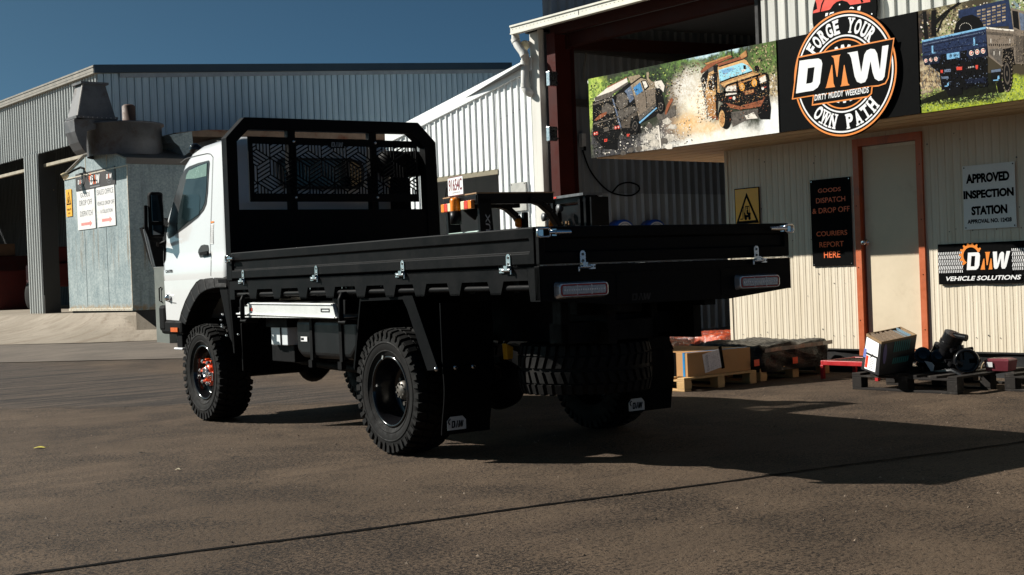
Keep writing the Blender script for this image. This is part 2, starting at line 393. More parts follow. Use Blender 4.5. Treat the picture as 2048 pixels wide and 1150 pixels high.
class PL:
    """flat face: origin, right, up; outward normal = right x up"""
    def __init__(s, o, r, u=(0,0,1)): s.o = Vector(o); s.r = Vector(r).normalized(); s.u = Vector(u).normalized(); s.n = s.r.cross(s.u)
    def P(s, x, y, h=0): return s.o+s.r*x+s.u*y+s.n*h
    def loc(s, p): d = Vector(p)-s.o; return (d.dot(s.r), d.dot(s.u))
    def text(s, mb, txt, x0, y0, x1, y1, h, mi, bold=0., shear=0., track=1.):
        v, f, a = text_geo(txt, bold, shear, track)
        mb.add([s.P(x0+(x1-x0)*p[0], y0+(y1-y0)*p[1], h) for p in v], f, mi)
    def shape(s, mb, pts, h, mi): mb.add([s.P(x, y, h) for x, y in pts], [tuple(range(len(pts)))], mi)
    def board(s, mb, x0, y0, x1, y1, th, mi=0): mb.prism([s.P(x0,y0), s.P(x1,y0), s.P(x1,y1), s.P(x0,y1)], s.n*th, mi)
    def ring(s, mb, cx, cy, r0, r1, h, mi, n=72, a0=0, a1=2*pi, ex=1, ey=1):
        v = []; f = []
        for i in range(n+1):
            a = a0+(a1-a0)*i/n
            for r in (r0, r1): v.append(s.P(cx+r*ex*cos(a), cy+r*ey*sin(a), h))
        for i in range(n): f.append((2*i, 2*i+1, 2*i+3, 2*i+2))
        mb.add(v, f, mi)
    def disc(s, mb, cx, cy, r, h, mi, n=72): s.shape(mb, [(cx+r*cos(2*pi*i/n), cy+r*sin(2*pi*i/n)) for i in range(n)], h, mi)
    def line(s, mb, pts, w, h, mi):
        for (ax, ay), (bx, by) in zip(pts, pts[1:]):
            L = hypot(bx-ax, by-ay) or 1; nx, ny = -(by-ay)/L*w/2, (bx-ax)/L*w/2
            s.shape(mb, [(ax+nx,ay+ny),(bx+nx,by+ny),(bx-nx,by-ny),(ax-nx,ay-ny)], h, mi)
INK = M('sign black vinyl', (.0026,.0028,.003), .6, 0, .2, 4, 0, 60, .03); SWHITE = M('sign white vinyl', (.78,.78,.78), .4, 0, .06, 3)
SORANGE = M('sign orange vinyl', lin(226,132,48), .4, 0, .06, 3); TXTOR = M('sign orange lettering', lin(232,108,54), .4, 0, .06, 3)
SYELL = M('sign yellow vinyl', lin(244,176,30), .45, 0, .08, 4); SRED = M('sign red vinyl', lin(206,50,22), .45, 0, .08, 4)
SLGREY = M('sign pale blue grey', lin(226,226,222), .45, 0, .05, 3); SFADE = M('faded grey lettering', lin(120,120,122), .5, 0, .25, 20)
SPINK = M('faded red arrow', lin(222,140,132), .5, 0, .15, 9); SIGNW = M('faded white sign', lin(232,230,228), .45, 0, .05, 2, dirt=lin(190,180,165), dirtamt=.4, dscale=6)
def gear(n, r0, r1, a0=0, a1=2*pi, duty=.5):
    pts = []
    for i in range(n):
        for t, r in ((0, r0), (.5-duty/2, r0), (.5-duty/4, r1), (.5+duty/4, r1), (.5+duty/2, r0)):
            a = a0+(a1-a0)*(i+t)/n; pts.append((r*cos(a), r*sin(a)))
    return pts
def dmw_D(w, h, sl):      # heavy slanted D as outer ring polygons (left stem, top, bowl, bottom)
    o = lambda x, y: (x+sl*y, y)
    return [[o(0,0),o(.30*w,.0),o(.30*w,h),o(0,h)], [o(.30*w,h),o(.30*w,.80*h),o(.62*w,.80*h),o(.62*w,.2*h),o(.30*w,.2*h),o(.30*w,0),o(.75*w,0),o(.92*w,.09*h),o(w,.26*h),o(w,.80*h),o(.95*w,.93*h),o(.85*w,h)]]
def logo_dmw(pl, mb, x, y, w, h, lay, mw, mo, sl=.13):
    """the three letters of the company mark, in box x,y,w,h"""
    sl *= 1.
    for p in dmw_D(.30*w, h, sl): pl.shape(mb, [(x+a, y+b) for a, b in p], lay, mw)
    o = lambda a, b: (x+a*w+sl*b*h, y+b*h)
    m0 = .335
    pl.shape(mb, [o(m0,0),o(m0+.005,.02),o(m0+.055,.62),o(m0+.075,.62),o(m0+.105,.06),o(m0+.115,0)], lay, mo)
    pl.shape(mb, [o(m0+.075,1),o(m0+.095,.93),o(m0+.14,.25),o(m0+.165,.25),o(m0+.19,.93),o(m0+.20,1)], lay, mo)
    pl.shape(mb, [o(m0+.19,0),o(m0+.20,.06),o(m0+.225,.62),o(m0+.245,.62),o(m0+.285,.03),o(m0+.29,0)], lay, mo)
    w0 = .60
    pl.shape(mb, [o(w0,1),o(w0+.10,1),o(w0+.125,.32),o(w0+.165,.86),o(w0+.20,.97),o(w0+.245,.97),o(w0+.27,.88),o(w0+.285,.30),o(w0+.325,1),o(w0+.41,1),
                  o(w0+.345,.14),o(w0+.315,.02),o(w0+.25,.02),o(w0+.225,.14),o(w0+.205,.62),o(w0+.16,.14),o(w0+.13,.02),o(w0+.075,.02),o(w0+.05,.14)], lay, mw)
def warn_triangle(pl, mb, cx, y0, w, h, lay, mk, my, truck=True):
    def tri(s, k): pl.shape(mb, [(cx-w/2*s, y0+h*.36*(1-s)*1.), (cx+w/2*s, y0+h*.36*(1-s)), (cx, y0+h*.36*(1-s)+h*s)], lay+.001*k, (mk, my)[k])
    tri(1, 0); tri(.74, 1)
    q = lambda a, b: (cx+a*w, y0+h*.12+b*h)      # little forklift with mast, cage and driver
    L = lay+.002
    for p in ([(-.20,.02),(-.18,.02),(-.18,.42),(-.20,.42)], [(-.15,.04),(-.13,.04),(-.13,.46),(-.15,.46)], [(-.30,.02),(-.18,.02),(-.18,.05),(-.30,.05)],
              [(-.12,.08),(.14,.08),(.16,.22),(.06,.24),(.02,.16),(-.06,.16),(-.08,.24),(-.12,.24)], [(-.10,.24),(-.08,.24),(-.05,.44),(-.07,.44)], [(-.07,.42),(.11,.42),(.11,.45),(-.07,.45)], [(.09,.2),(.11,.2),(.11,.44),(.09,.44)],
              [(-.02,.18),(.05,.18),(.05,.32),(.01,.34),(-.02,.3)]):
        pl.shape(mb, [q(*a) for a in p], L, mk)
    for c in (-.06, .10): pl.shape(mb, [(cx+c*w+.055*w*cos(t*pi/6), y0+h*.12+.05*h+.06*h*sin(t*pi/6)) for t in range(12)], L, mk)
    pl.shape(mb, [q(.015+.03*cos(t*pi/5), .375+.035*sin(t*pi/5)) for t in range(10)], L, mk)

# ------------------------------------------------------------------ office (cream) with canopy
XW = 6.152; XS = 4.99; YE = -7.
office = empty('office_building', (XW, 0, 0), 'cream ribbed steel office with orange framed door under a photo signboard', 'building')
OX = -XW
def place(o): o.location = (-XW, 0, 0); return o
yl = onX(1465, 690, XW).y; ysl = onX(1180.6, 316.7, XS).y; zs0 = onX(1559, 265, XS).z; zs1 = onX(1551, 81, XS).z
y0d, y1d, zd, z0d = .36, 1.262, 2.655, .27
k = MB()
cladding(k, 'X', XW, y1d, yl, .27, zs0+.02, 'mini'); cladding(k, 'X', XW, YE, y0d, .27, zs0+.02, 'mini'); cladding(k, 'X', XW, y0d, y1d, zd, zs0+.02, 'mini')
k.box(XW-.012, XW+.03, yl-.03, yl+.012, .27, zs0+.02)                # corner flashing
k.box(XW+.03, 9.3, yl-.06, yl, .27, zs0); k.box(XW+.02, 9.3, YE, YE+.05, 0, zs0)
for zz in (.42, 1.55):
    for ys in ((y1d+.06, yl), (-3, y0d-.06)): screws(k, 'X', XW, ys[0], ys[1], zz, -.007, .276, 1, .007, .03)
rr = random.Random(3)
for i in range(46):
    yy, zz = rr.uniform(-1.0, yl-.05), rr.uniform(.35, 2.6)
    if y0d-.05 < yy < y1d+.05: continue
    screws(k, 'X', XW, yy, yy+.001, zz, -.007, .1, 1, rr.uniform(.004,.010))
place(k.build('wall', [CREAM, SCREW], office))
k = MB(); N = 60; v = []; f = []
for i in range(N+1):
    y = yl-.02+(YE-yl)*i/N; w = .012*sin(i*1.9)+.008*sin(i*.7)
    v += [(XW+.015+w*.3, y, .275), (XW+.035+w, y, .14), (XW+.02+w*.5, y, -.01)]
for i in range(N): f += [(3*i, 3*i+3, 3*i+4, 3*i+1), (3*i+1, 3*i+4, 3*i+5, 3*i+2)]
k.add(v, f, 0, True); k.box(XW-.004, XW+.02, YE, yl, .255, .272)
place(k.build('plinth', PLINTH, office))
k = MB(); fw_ = .075
k.box(XW-.03, XW+.10, y1d-fw_, y1d, .20, zd); k.box(XW-.03, XW+.10, y0d, y0d+fw_, .20, zd); k.box(XW-.028, XW+.10, y0d+fw_, y1d-fw_, zd-.085, zd); k.box(XW-.03, XW+.10, y0d+fw_, y1d-fw_, .20, .275)
for (yy, zz) in ((y1d-.03,.6),(y1d-.03,1.2),(y1d-.03,1.9),(y0d+.03,.5),(y0d+.03,1.1),(y0d+.03,1.7),(y0d+.03,2.3)): k.tube([(XW-.032,yy,zz),(XW-.029,yy,zz)], .007, 8, 1)
place(k.build('door_frame', [M('orange door frame paint', lin(186,96,56), .45, 0, .14, 5, dirt=lin(112,62,42), dirtamt=.5, dscale=3), INK], office))
k = MB(); k.box(XW+.03, XW+.07, y0d+fw_+.004, y1d-fw_-.022, .285, zd-.09)
k.box(XW+.024, XW+.032, y0d+fw_+.006, y1d-fw_-.024, zd-.125, zd-.092, 1)
door = place(k.build('door', [M('cream door paint', lin(208,194,168), .5, 0, .05, 2, dirt=lin(170,150,122), dirtamt=.45, dscale=1.6), M('cream drip strip', lin(224,214,190), .5)], office))
k = MB(); kb = onX(1728, 485, XW)
k.lathe([(0,.075),(.02,.074),(.032,.06),(.03,.045),(.014,.035),(.014,.012),(.034,.008),(.036,0)], (XW+.03, kb.y-.01, kb.z), (-1,0,0), 24)
k.build('handle', CHROME, door)
k = MB()
k.box(XS+.03, 9.2, YE, ysl, zs0+.012, zs1-.05)                       # canopy body behind the signboards
k.box(XS+.028, XS+.07, YE, ysl+.004, zs0+.004, zs0+.05)
for i in range(14): x = XS+.12+i*.3; k.box(x, x+.27, YE, ysl, zs0+.004, zs0+.0125, 1)
place(k.build('canopy', [M('canopy lining', lin(150,128,98), .6, 0, .1, 3), M('soffit board', lin(196,170,132), .6, 0, .12, 4)], office))
k = MB(); k.box(XS+.02, 9.3, YE, ysl+.02, zs1-.05, zs1-.015)
place(k.build('roof', WGREY, office))
W0 = PL((XW-.014, 0, 0), (0,-1,0))
def wallpx(u, v): return W0.loc(onX(u, v, XW-.014))
# --- wall signs
k = MB(); a = wallpx(1469, 378); b = wallpx(1523, 500)
b = (b[0], a[1]-.60); W0.board(k, a[0], b[1], b[0], a[1], .006)
W0.board(k, a[0]+.012, b[1]+.012, b[0]-.012, a[1]-.012, .008, 1)
warn_triangle(W0, k, (a[0]+b[0])/2, a[1]-.44, .37, .38, .0095, 0, 1); W0.text(k, 'FORKLIFTS', a[0]+.06, a[1]-.51, b[0]-.06, a[1]-.47, .0095, 0, .01); W0.text(k, 'IN USE', a[0]+.12, a[1]-.57, b[0]-.12, a[1]-.53, .0095, 0, .01)
tag(k.build('warning_sign', [INK, SYELL]), 'yellow triangle forklift warning sign on the cream office wall, partly behind the tray', 'sign')
k = MB(); a = wallpx(1620, 361); b = wallpx(1707, 530); W0.board(k, a[0], b[1], b[0], a[1], .006)
for s, (u0, v0, u1, v1) in (('GOODS',(1637,386,1682,373)),('DISPATCH',(1633,407,1691,391)),('& DROP OFF',(1626,428,1700,411)),('COURIERS',(1634,473,1695,459)),('REPORT',(1640,495,1688,481)),('HERE',(1649,516,1681,501))):
    p = wallpx(u0, v0); q = wallpx(u1, v1); W0.text(k, s, p[0], p[1], q[0], q[1]-.004, .008, 1, .006)
for (x, y) in ((a[0]+.02,a[1]-.02),(b[0]-.02,a[1]-.02),(a[0]+.02,b[1]+.02),(b[0]-.02,b[1]+.02)): W0.disc(k, x, y, .006, .0085, 2, 10)
tag(k.build('goods_sign', [INK, TXTOR, ZINC]), 'black sign with orange goods dispatch lettering left of the office door', 'sign')
k = MB(); a = wallpx(1925, 333); b = wallpx(2034, 454); W0.board(k, a[0], b[1], b[0], a[1], .006)
for s, (u0, v0, u1, v1), bo in (('APPROVED',(1933,368,2019,341),.055),('INSPECTION',(1928,399,2028,374),.055),('STATION',(1944,431,2015,408),.055),('APPROVAL NO. 12428',(1936,448,2024,434),.04)):
    p = wallpx(u0, v0); q = wallpx(u1, v1); W0.text(k, s, p[0], p[1], q[0], q[1], .008, 1, bo)
for (x, y) in ((a[0]+.02,a[1]-.02),(b[0]-.02,a[1]-.02),(a[0]+.02,b[1]+.02),(b[0]-.02,b[1]+.02)): W0.disc(k, x, y, .008, .0085, 1, 10)
tag(k.build('inspection_sign', [SLGREY, INK]), 'pale square approved inspection station sign on the cream wall', 'sign')
# --- banner with tyre tracks
k = MB(); a = wallpx(1877, 489); b = wallpx(1880, 569); xr = a[0]+1.62
k.add([W0.P(x, y, .012+.006*sin(x*9+y*3)) for y in (b[1], a[1]) for x in [a[0]+(xr-a[0])*i/24 for i in range(25)]], [(i, i+1, 26+i, 25+i) for i in range(24)], 0)
k.add([W0.P(x, y, .002) for y in (b[1], a[1]) for x in (a[0], xr)], [(0,1,3,2)], 0)
bw, bh = xr-a[0], a[1]-b[1]; LY = .021
def BP(u, v): return wallpx(u, v)
for side in (0, 1):
    for row, (vv, hh) in enumerate(((514, .058), (535, .058))):
        c = BP(1900, vv+ (0 if not side else -2)); y = c[1]
        x0, x1 = ((a[0]+.004, BP(1927 if row == 0 else 1934, 514)[0]) if not side else (BP(2022 if row == 0 else 2018, 514)[0], xr-.02))
        x = x0
        while x < x1-.012:
            W0.shape(k, [(x,y-.022),(x+.010,y-.022),(x+.024,y+.018),(x+.014,y+.018)], LY, 1)
            W0.shape(k, [(x+.002,y+.026),(x+.011,y+.024),(x+.008,y+.052),(x-.001,y+.054)], LY, 1)
            W0.shape(k, [(x+.006,y-.028),(x+.015,y-.030),(x+.017,y-.058),(x+.008,y-.056)], LY, 1)
            x += .021
p = BP(1936, 540); q = BP(2020, 502)
W0.shape(k, [(BP(1931,500)[0]-.02, p[1]-.05),(q[0]+.03,p[1]-.05),(q[0]+.03,a[1]-.06),(BP(1931,500)[0]-.02,a[1]-.06)], LY+.001, 0)
gc = (BP(1944, 511)[0], BP(1944, 511)[1]); pts = [(gc[0]+x, gc[1]+y) for x, y in gear(9, .115, .138, radians(20), radians(235), .6)]
inner = [(gc[0]+.088*cos(t), gc[1]+.088*sin(t)) for t in [radians(235-(215*i/14)) for i in range(15)]]
W0.shape(k, pts+inner, LY+.002, 2)
logo_dmw(W0, k, p[0], p[1], q[0]-p[0]-.01, q[1]-p[1], LY+.003, 1, 2, .12)
p = BP(1895, 562); q = BP(2045, 550); W0.text(k, 'VEHICLE SOLUTIONS', p[0], p[1], q[0], q[1]+.004, LY+.002, 1, .025, .25)
W0.text(k, 'W', q[0]+.035, p[1]+.012, q[0]+.10, q[1]+.016, LY+.002, 1, .025, .25)
tag(k.build('banner', [INK, SWHITE, SORANGE]), 'black vinyl banner with white tyre tracks right of the door', 'banner')
# ------------------------------------------------------------------ workshop shed behind the office
XF = 9.33; YW = 10.43
shed = empty('workshop_shed', (0,0,0), 'open fronted steel workshop shed with white side wing and maroon column', 'building')
top = lambda y: 5.15-.178*(y-10.98)-.06
k = MB()
cladding(k, 'X', XF, YW+.2, 11.76, 0, top, 'trim'); cladding(k, 'X', XF-.006, 11.76, 13.95, 3.285, top, 'trim'); cladding(k, 'X', XF, 13.95, 15.42, 0, top, 'trim')
k.box(XF+.03, XF+.05, 11.70, 11.76, 0, 3.29); k.box(XF+.0, 20, 15.40, 15.44, 0, 4.3)
screws(k, 'X', XF, 10.6, 11.7, 2.95, -.004, .19, 1, .012, .08); screws(k, 'X', XF-.006, 11.8, 13.9, 3.36, -.004, .19, 1, .012, .06); screws(k, 'X', XF, 11.0, 15.2, lambda a: top(a)-.75, -.004, .19, 1, .012, .05)
k.build('wall', [WHITES, SCREW], shed)
k = MB(); k.prism([(XF-.06, 15.5, top(15.5)-.16), (XF-.06, 10.6, top(10.6)-.16), (XF-.06, 10.6, top(10.6)+.08), (XF-.06, 15.5, top(15.5)+.08)], (.09,0,0))
k.build('barge_board', WHITES, shed, .006)
k = MB(); k.box(XF-.02, XF+.06, 11.76, 13.95, 3.19, 3.285); k.build('door_head', M('olive door head', lin(128,120,98), .6, 0, .15, 4), shed)
k = MB(); k.box(XF-.04, XF+.10, YW-.03, YW+.22, 0, 5.72); k.build('corner_post', sheet_mat('pale post steel', lin(204,202,194), lin(218,216,208), .5, 0, lin(150,140,126), .4), shed, .01)
k = MB(); y0 = onX(1330, 300, XF).y
cladding(k, 'X', XF, 5.14, -9, zs1-.2, 5.9, 'trim'); k.box(XF-.012, XF+.05, 5.13, 5.20, zs1-.3, 5.9)
k.build('upper_wall', WGREY, shed)
XFA = 9.0; yfl = onX(1020.5, 60, XFA).y; zft = onX(1020, 53, XFA).z; zfb = onX(1021, 68, XFA).z
k = MB(); k.box(XFA, XFA+.05, -9, yfl, zfb, zft); k.box(XFA-.02, XFA+.14, -9, yfl, zft-.02, zft+.012); k.box(XFA-.012, XFA+.10, -9, yfl, zfb-.014, zfb+.012)
k.box(XFA-.006, XFA+.002, onX(1157,22,XFA).y-.004, onX(1157,22,XFA).y+.004, zfb, zft, 1)
for i in range(60): y = yfl-.06-i*.1; k.box(XFA-.003, XFA+.002, y-.018, y, (zfb+zft)/2-.004, (zfb+zft)/2+.004, 1)
k.build('gutter', [FASC, M('gutter slot', (.1,.1,.09), .6)], shed)
k = MB()
k.add([(XFA+.05, -9, zft-.03), (XFA+.05, yfl-.05, zft-.03), (26, yfl-.05, zft+.8), (26, -9, zft+.8)], [(0,1,2,3)])
k.add([(XFA+.06, 10.65, top(10.65)-.05), (XFA+.56, 15.4, top(15.4)-.05), (20, 15.4, top(15.4)-.05), (20, 10.65, top(10.65)-.05)], [(0,1,2,3)])
k.build('roof', M('roof sheet', lin(120,122,124), .6, .1, .15, 3), shed)
for b_ in ((9.36, 26, 5.30, 5.36, 0, 5.9), (25.9, 26, -9, YW+5, 0, 6.6), (17.5, 17.6, YW+.1, 15.4, 0, 5)): k = MB(); k.box(*b_); k.build('dark_closing_wall', DARKV, shed)  # dark partition added to block light, plus walls that close the interior
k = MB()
cladding(k, 'Y', YW-.006, XF+.12, 26, 0, 2.74, 'side'); k.build('side_wall', sheet_mat('lower cladding lit tone', lin(150,154,158), lin(166,170,173), .4, .2, lin(100,98,96), .4), shed)  # paler sheet colour paints in the extra light on the lower part
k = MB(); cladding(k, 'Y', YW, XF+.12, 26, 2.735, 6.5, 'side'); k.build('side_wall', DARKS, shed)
k = MB()
for z in (4.35, 5.35): k.box(XF+.15, 26, YW-.16, YW-.03, z, z+.12)
k.build('girt', M('dark girt steel', lin(64,62,60), .6, 0, .2, 4), shed)
xc0, xc1 = onY(1101, 300, YW-.17).x, onY(1147, 300, YW-.30).x
k = MB(); zc = 5.6
k.box(xc0, xc0+.012, YW-.40, YW-.17, 0, zc); k.box(xc0+.012, xc1, YW-.30, YW-.288, 0, zc); k.box(xc1, xc1+.012, YW-.40, YW-.17, 0, zc)
k.build('column', MAROON, shed, .003)
k = MB(); k.bar((XFA+.5, yfl-.6, zfb+.02), (XFA+.5, 5.3, zfb+.02), .12, .2); k.build('eave_beam', M('dark red rafter', lin(58,30,26), .7, 0, .2, 3, 0, 60, .15), shed)  # dark red tone paints in the gutter's shade on this beam
k = MB(); k.bar((9.7, YW-.3, 5.45), (26, YW-.3, 6.2), .14, .22); k.bar((9.8, YW-.3, 5.5), (9.8, 5.4, 5.5), .16, .24); k.build('rafter', M('dark red rafter', lin(58,30,26), .7, 0, .2, 3), shed)
for (u, v) in ((1103, 158), (1103, 268)):
    p = onY(u, v, YW-.40); k = MB(); k.box(p.x-.10, p.x+.09, YW-.46, YW-.37, p.z-.13, p.z+.13); k.box(p.x-.11, p.x+.10, YW-.475, YW-.46, p.z+.07, p.z+.10); k.box(p.x-.11, p.x+.10, YW-.475, YW-.46, p.z-.10, p.z-.07)
    k.build('conduit_bracket', ZINC, shed, .008)
# downpipe with offset bends
k = MB(); zz = lambda u, v: onX(u, v, XFA+.12)
path = [zz(1031,70), zz(1031,80), zz(1035,90), zz(1048,108), zz(1051,116)]
path2 = [onX(1051,116,XF-.12), onX(1050,124,XF-.12), onX(1050,170,XF-.12), onX(1051,178,XF-.12), onX(1056,184,XF-.12), onX(1062,187,XF-.05)]
pp = path+path2; k.tube(pp, .075, 14)
for i in (1, 3, 6, 7): d = (pp[i+1]-pp[i]).normalized(); k.tube([pp[i]-d*.03, pp[i]+d*.05], .083, 14)
k.build('downpipe', M('pvc downpipe', lin(206,206,202), .45, 0, .08, 4), shed)
# floodlight under the gutter
p = onX(1048, 90, XFA+.25); fl = empty('floodlight', p, 'white round floodlight hung under the gutter beside the downpipe', 'light')
k = MB(); k.lathe([(0,.0),(.05,.01),(.085,.05),(.095,.10),(.09,.105)], (.06,-.03,.03), (-.85,-.2,-.5), 20); k.build('lamp_shade', M('lamp housing', lin(186,180,168), .4), fl)
k = MB(); k.lathe([(.088,.10),(.05,.112),(0,.115)], (.06,-.03,.03), (-.85,-.2,-.5), 20); k.build('lens', M('lamp lens', lin(236,226,190), .15, 0, .1, 20), fl)
k = MB(); k.tube([(.07,-.03,.05),(.14,-.07,.08),(.16,-.1,.16),(.16,-.12,.24)], .022, 8); k.box(.02,.42,-.34,-.02,.20,.26); k.build('bracket', BLACKM, fl)
k = MB(); p = onX(1109, 28, 14.); k.tube([(p.x, p.y, 5.6), (p.x, p.y, p.z+3)], .10, 14); tag(k.build('flue_pipe', M('rusty flue', lin(84,56,42), .8, 0, .35, 4)), 'thin rusty flue pipe standing above the workshop gutter', 'pipe')
k = MB(); a = onX(1022, 367, XF-.045); b = onX(1054, 420, XF-.045); k.box(XF-.06, XF-.03, b.y, a.y, b.z, a.z)
for yy in (a.y-.03, b.y+.03): k.tube([(XF-.063, yy, a.z-.03),(XF-.058, yy, a.z-.03)], .012, 8, 1)
tag(k.build('blank_plate', [M('grey plate', lin(176,176,170), .5), INK]), 'plain grey plate screwed to the white ribbed wall above the forklift', 'plate')
# cables and conduit
def cable(name, pts, r, mat, label, cat='cable'):
    c = [Vector(p) for p in pts]; out = []
    for i in range(len(c)-1):
        p0, p1, p2, p3 = c[max(i-1,0)], c[i], c[i+1], c[min(i+2, len(c)-1)]
        for t in [j/8 for j in range(8)]:
            out.append(.5*((2*p1)+(p2-p0)*t+(2*p0-5*p1+4*p2-p3)*t*t+(3*p1-p0-3*p2+p3)*t**3))
    out.append(c[-1]); k = MB(); k.tube(out, r, 6); return tag(k.build(name, mat), label, cat)
Yc = YW-.12; e = lambda u, v, y=Yc: onY(u, v, y)
cable('cable', [e(1165,300),e(1180,340),e(1205,372),e(1228,387),e(1260,391),e(1277,382),e(1276,371),e(1258,365),e(1238,370),e(1224,386)], .016, BLACKM, 'black cable with a loose loop hanging on the dark inner wall')
cable('conduit', [e(1146,100),e(1141,130),e(1145,250),e(1151,330),e(1157,384)], .026, M('grey conduit', lin(120,120,118), .5), 'straight grey conduit dropping down beside the maroon column', 'conduit')
cable('cable', [e(1117,95),e(1130,99),e(1143,99),e(1146,95),e(1180,86),e(1240,68),e(1330,40),e(1470,12)], .022, M('grey cord', lin(120,116,110), .6), 'grey cable strung up along the dark rafter to the right')
cable('cable', [e(1190,82),e(1175,97),e(1171,115),e(1167,140),e(1170,165)], .018, M('grey cord', lin(120,116,110), .6), 'short grey cable end dangling left of the picture signboard')
k = MB(); p = e(1166, 280); k.box(p.x-.05, p.x+.05, Yc-.03, Yc+.06, p.z-.12, p.z+.12); k.box(p.x-.03, p.x+.03, Yc-.05, Yc-.03, p.z-.2, p.z-.12, 1); tag(k.build('power_socket', [M('white socket', lin(190,190,188), .4), BLACKM], None, .008), 'small white power socket on the dark inner wall left of the signboard', 'socket')
# blue hose reels on the inner wall
for i, (u0, u1) in enumerate(((1222, 1268), (1286, 1332))):
    a, b = e(u0, 446, YW-.2), e(u1, 446, YW-.2); r = (b.x-a.x)/2; cx = (a.x+b.x)/2; cz = e((u0+u1)/2, 439, YW-.2).z-r
    o = empty('hose_reel', (cx, YW-.2, cz), 'blue hose reel with white arc label, %s of the pair on the dark wall' % ('left' if i == 0 else 'right'), 'reel', 0, 'blue hose reels on the workshop wall')
    k = MB(); k.lathe([(0,.16),(r,.16),(r,-.04),(r*.93,-.06),(r*.58,-.06),(r*.5,-.03),(0,-.03)], (0,0,0), (0,1,0), 40); k.build('case', M('blue reel plastic', lin(24,84,190), .4, 0, .1, 5), o, 0)
    q = PL((0,-.063,0), (1,0,0)); k = MB(); q.ring(k, 0, 0, r*.64, r*.86, 0, 0, 20, radians(40), radians(140))
    for t in range(9): aa = radians(58+8*t); q.shape(k, [(r*(.75+dx)*cos(aa+da), r*(.75+dx)*sin(aa+da)) for dx, da in ((-.04,-.03),(.04,-.03),(.04,.03),(-.04,.03))], .002, 1)
    k.build('label_arc', [SWHITE, M('label blue print', lin(60,80,130), .5)], o)
# things standing on the shed floor, seen under the tray
p = onX(1380, 645, 12.2)
j = empty('engine_stand', (14.0, 10.0, .03), 'red upright engine stand with pale legs on the shed floor', 'stand')
k = MB(); k.box(-.05,.05,-.05,.05,0,1.1); k.build('post', M('red tool paint', lin(110,22,18), .5), j, .01)
k = MB(); k.bar((.9,-.1,.55),(1.3,-.3,.03),.07,.07); k.bar((.9,-.1,.55),(.75,.2,.03),.07,.07); k.box(.72,1.4,-.36,.25,.0,.05); k.box(.84,.96,-.15,-.05,.5,1.1); k.build('leg', M('pale tool paint', lin(150,156,160), .5), j)
o = empty('trolley_jack', (14.6, 9.7, .03), 'low red trolley jack on the dark shed floor', 'jack')
k = MB(); k.prism([(-.4,-.18,.08),(.5,-.18,.08),(.42,-.18,.34),(.1,-.18,.4),(-.35,-.18,.2)], (0,.36,0)); k.build('body', M('red tool paint', lin(110,22,18), .5), o, .02)
for x in (-.3, .38):
    k = MB(); k.tube([(x,-.24,.08),(x,.24,.08)], .08, 16); k.build('wheel', ZINC, o)
k = MB(); k.bar((.4,0,.3),(.9,0,1.0),.05,.05); k.build('handle', M('red tool paint', lin(110,22,18), .5), o)

# ------------------------------------------------------------------ blue grey warehouse at the left rear
XB = 6.5; YB = 24.03; S_B = 1.0488; zB = lambda z: 1.28+(z-1.28)*S_B; wh = empty('warehouse', (XB, YB, 0), 'long blue grey ribbed steel warehouse with open doorways', 'building')
def wpl(o): o.location = (-XB, -YB, 0); return o
zhd = zB(4.897); zev = zB(6.40); gz = lambda x: zB(6.50)+.0745*(x-XB)
k = MB()
cladding(k, 'X', XB, YB, 60, zhd, zev, 'corr'); cladding(k, 'X', XB, YB, YB+.65, SLAB, zhd, 'corr'); wpl(k.build('wall', ZINCA, wh))
k = MB(); cladding(k, 'Y', YB, XB+.05, 19.6, 0, lambda x: gz(x)-.1, 'groove', -1); k.box(XB, XB+.012, YB-.01, YB+.12, SLAB, zev); k.box(XB-.012, XB+.06, YB-.014, YB, SLAB, zev)
wpl(k.build('end_wall', BLUES, wh))
k = MB(); k.box(XB-.14, XB+.02, YB-.10, 60, zev, zev+.187); k.box(XB-.155, XB-.14, YB-.1, 60, zev+.15, zev+.195); k.box(XB-.146, XB-.14, YB-.1, 60, zev+.06, zev+.075)
wpl(k.build('gutter', M('weathered gutter', lin(142,135,124), .5, 0, .15, 3), wh, 0))
k = MB(); k.prism([(XB-.14,YB-.12,gz(XB)-.10),(19.7,YB-.12,gz(19.7)-.10),(19.7,YB-.12,gz(19.7)+.10),(XB-.14,YB-.12,gz(XB)+.10)], (0,.06,0))
wpl(k.build('barge_board', M('blue black flashing', lin(44,62,74), .5, 0, .12, 3), wh))
k = MB(); k.prism([(XB+.55,YB-.05,gz(XB+.55)-.21),(19.6,YB-.05,gz(19.6)-.21),(19.6,YB-.05,gz(19.6)-.10),(XB+.55,YB-.05,gz(XB+.55)-.10)], (0,.02,0))
wpl(k.build('flashing', M('pale flashing', lin(150,158,162), .5, .1, .2, 3), wh))
k = MB(); k.add([(XB-.1,YB-.06,gz(XB)+.08),(19.7,YB-.06,gz(19.7)+.08),(19.7,60,gz(19.7)+.08),(XB-.1,60,gz(XB)+.08)], [(0,1,2,3)]); wpl(k.build('roof', M('warehouse roof sheet', lin(120,130,136), .6), wh))  # unseen roof plane, put in to keep the inside dark
ya, yb = onX(62,500,XB).y, onX(80,500,XB).y; ya, yb = onX(55.5,450,XB-.03).y, onX(83,450,XB-.03).y
k = MB(); cladding(k, 'X', XB-.03, yb, ya, SLAB, zhd+.02, 'corr'); wpl(k.build('door_post', ZINCA, wh))
k = MB(); k.box(XB-.025, XB+.42, yb+.01, ya-.01, SLAB, zhd+.02); k.box(XB-.03, XB-.022, yb-.0, yb+.05, SLAB, SLAB+.5, 1); wpl(k.build('jamb', [M('dark jamb steel', lin(60,60,60), .6, 0, .2, 3), SWHITE], wh))
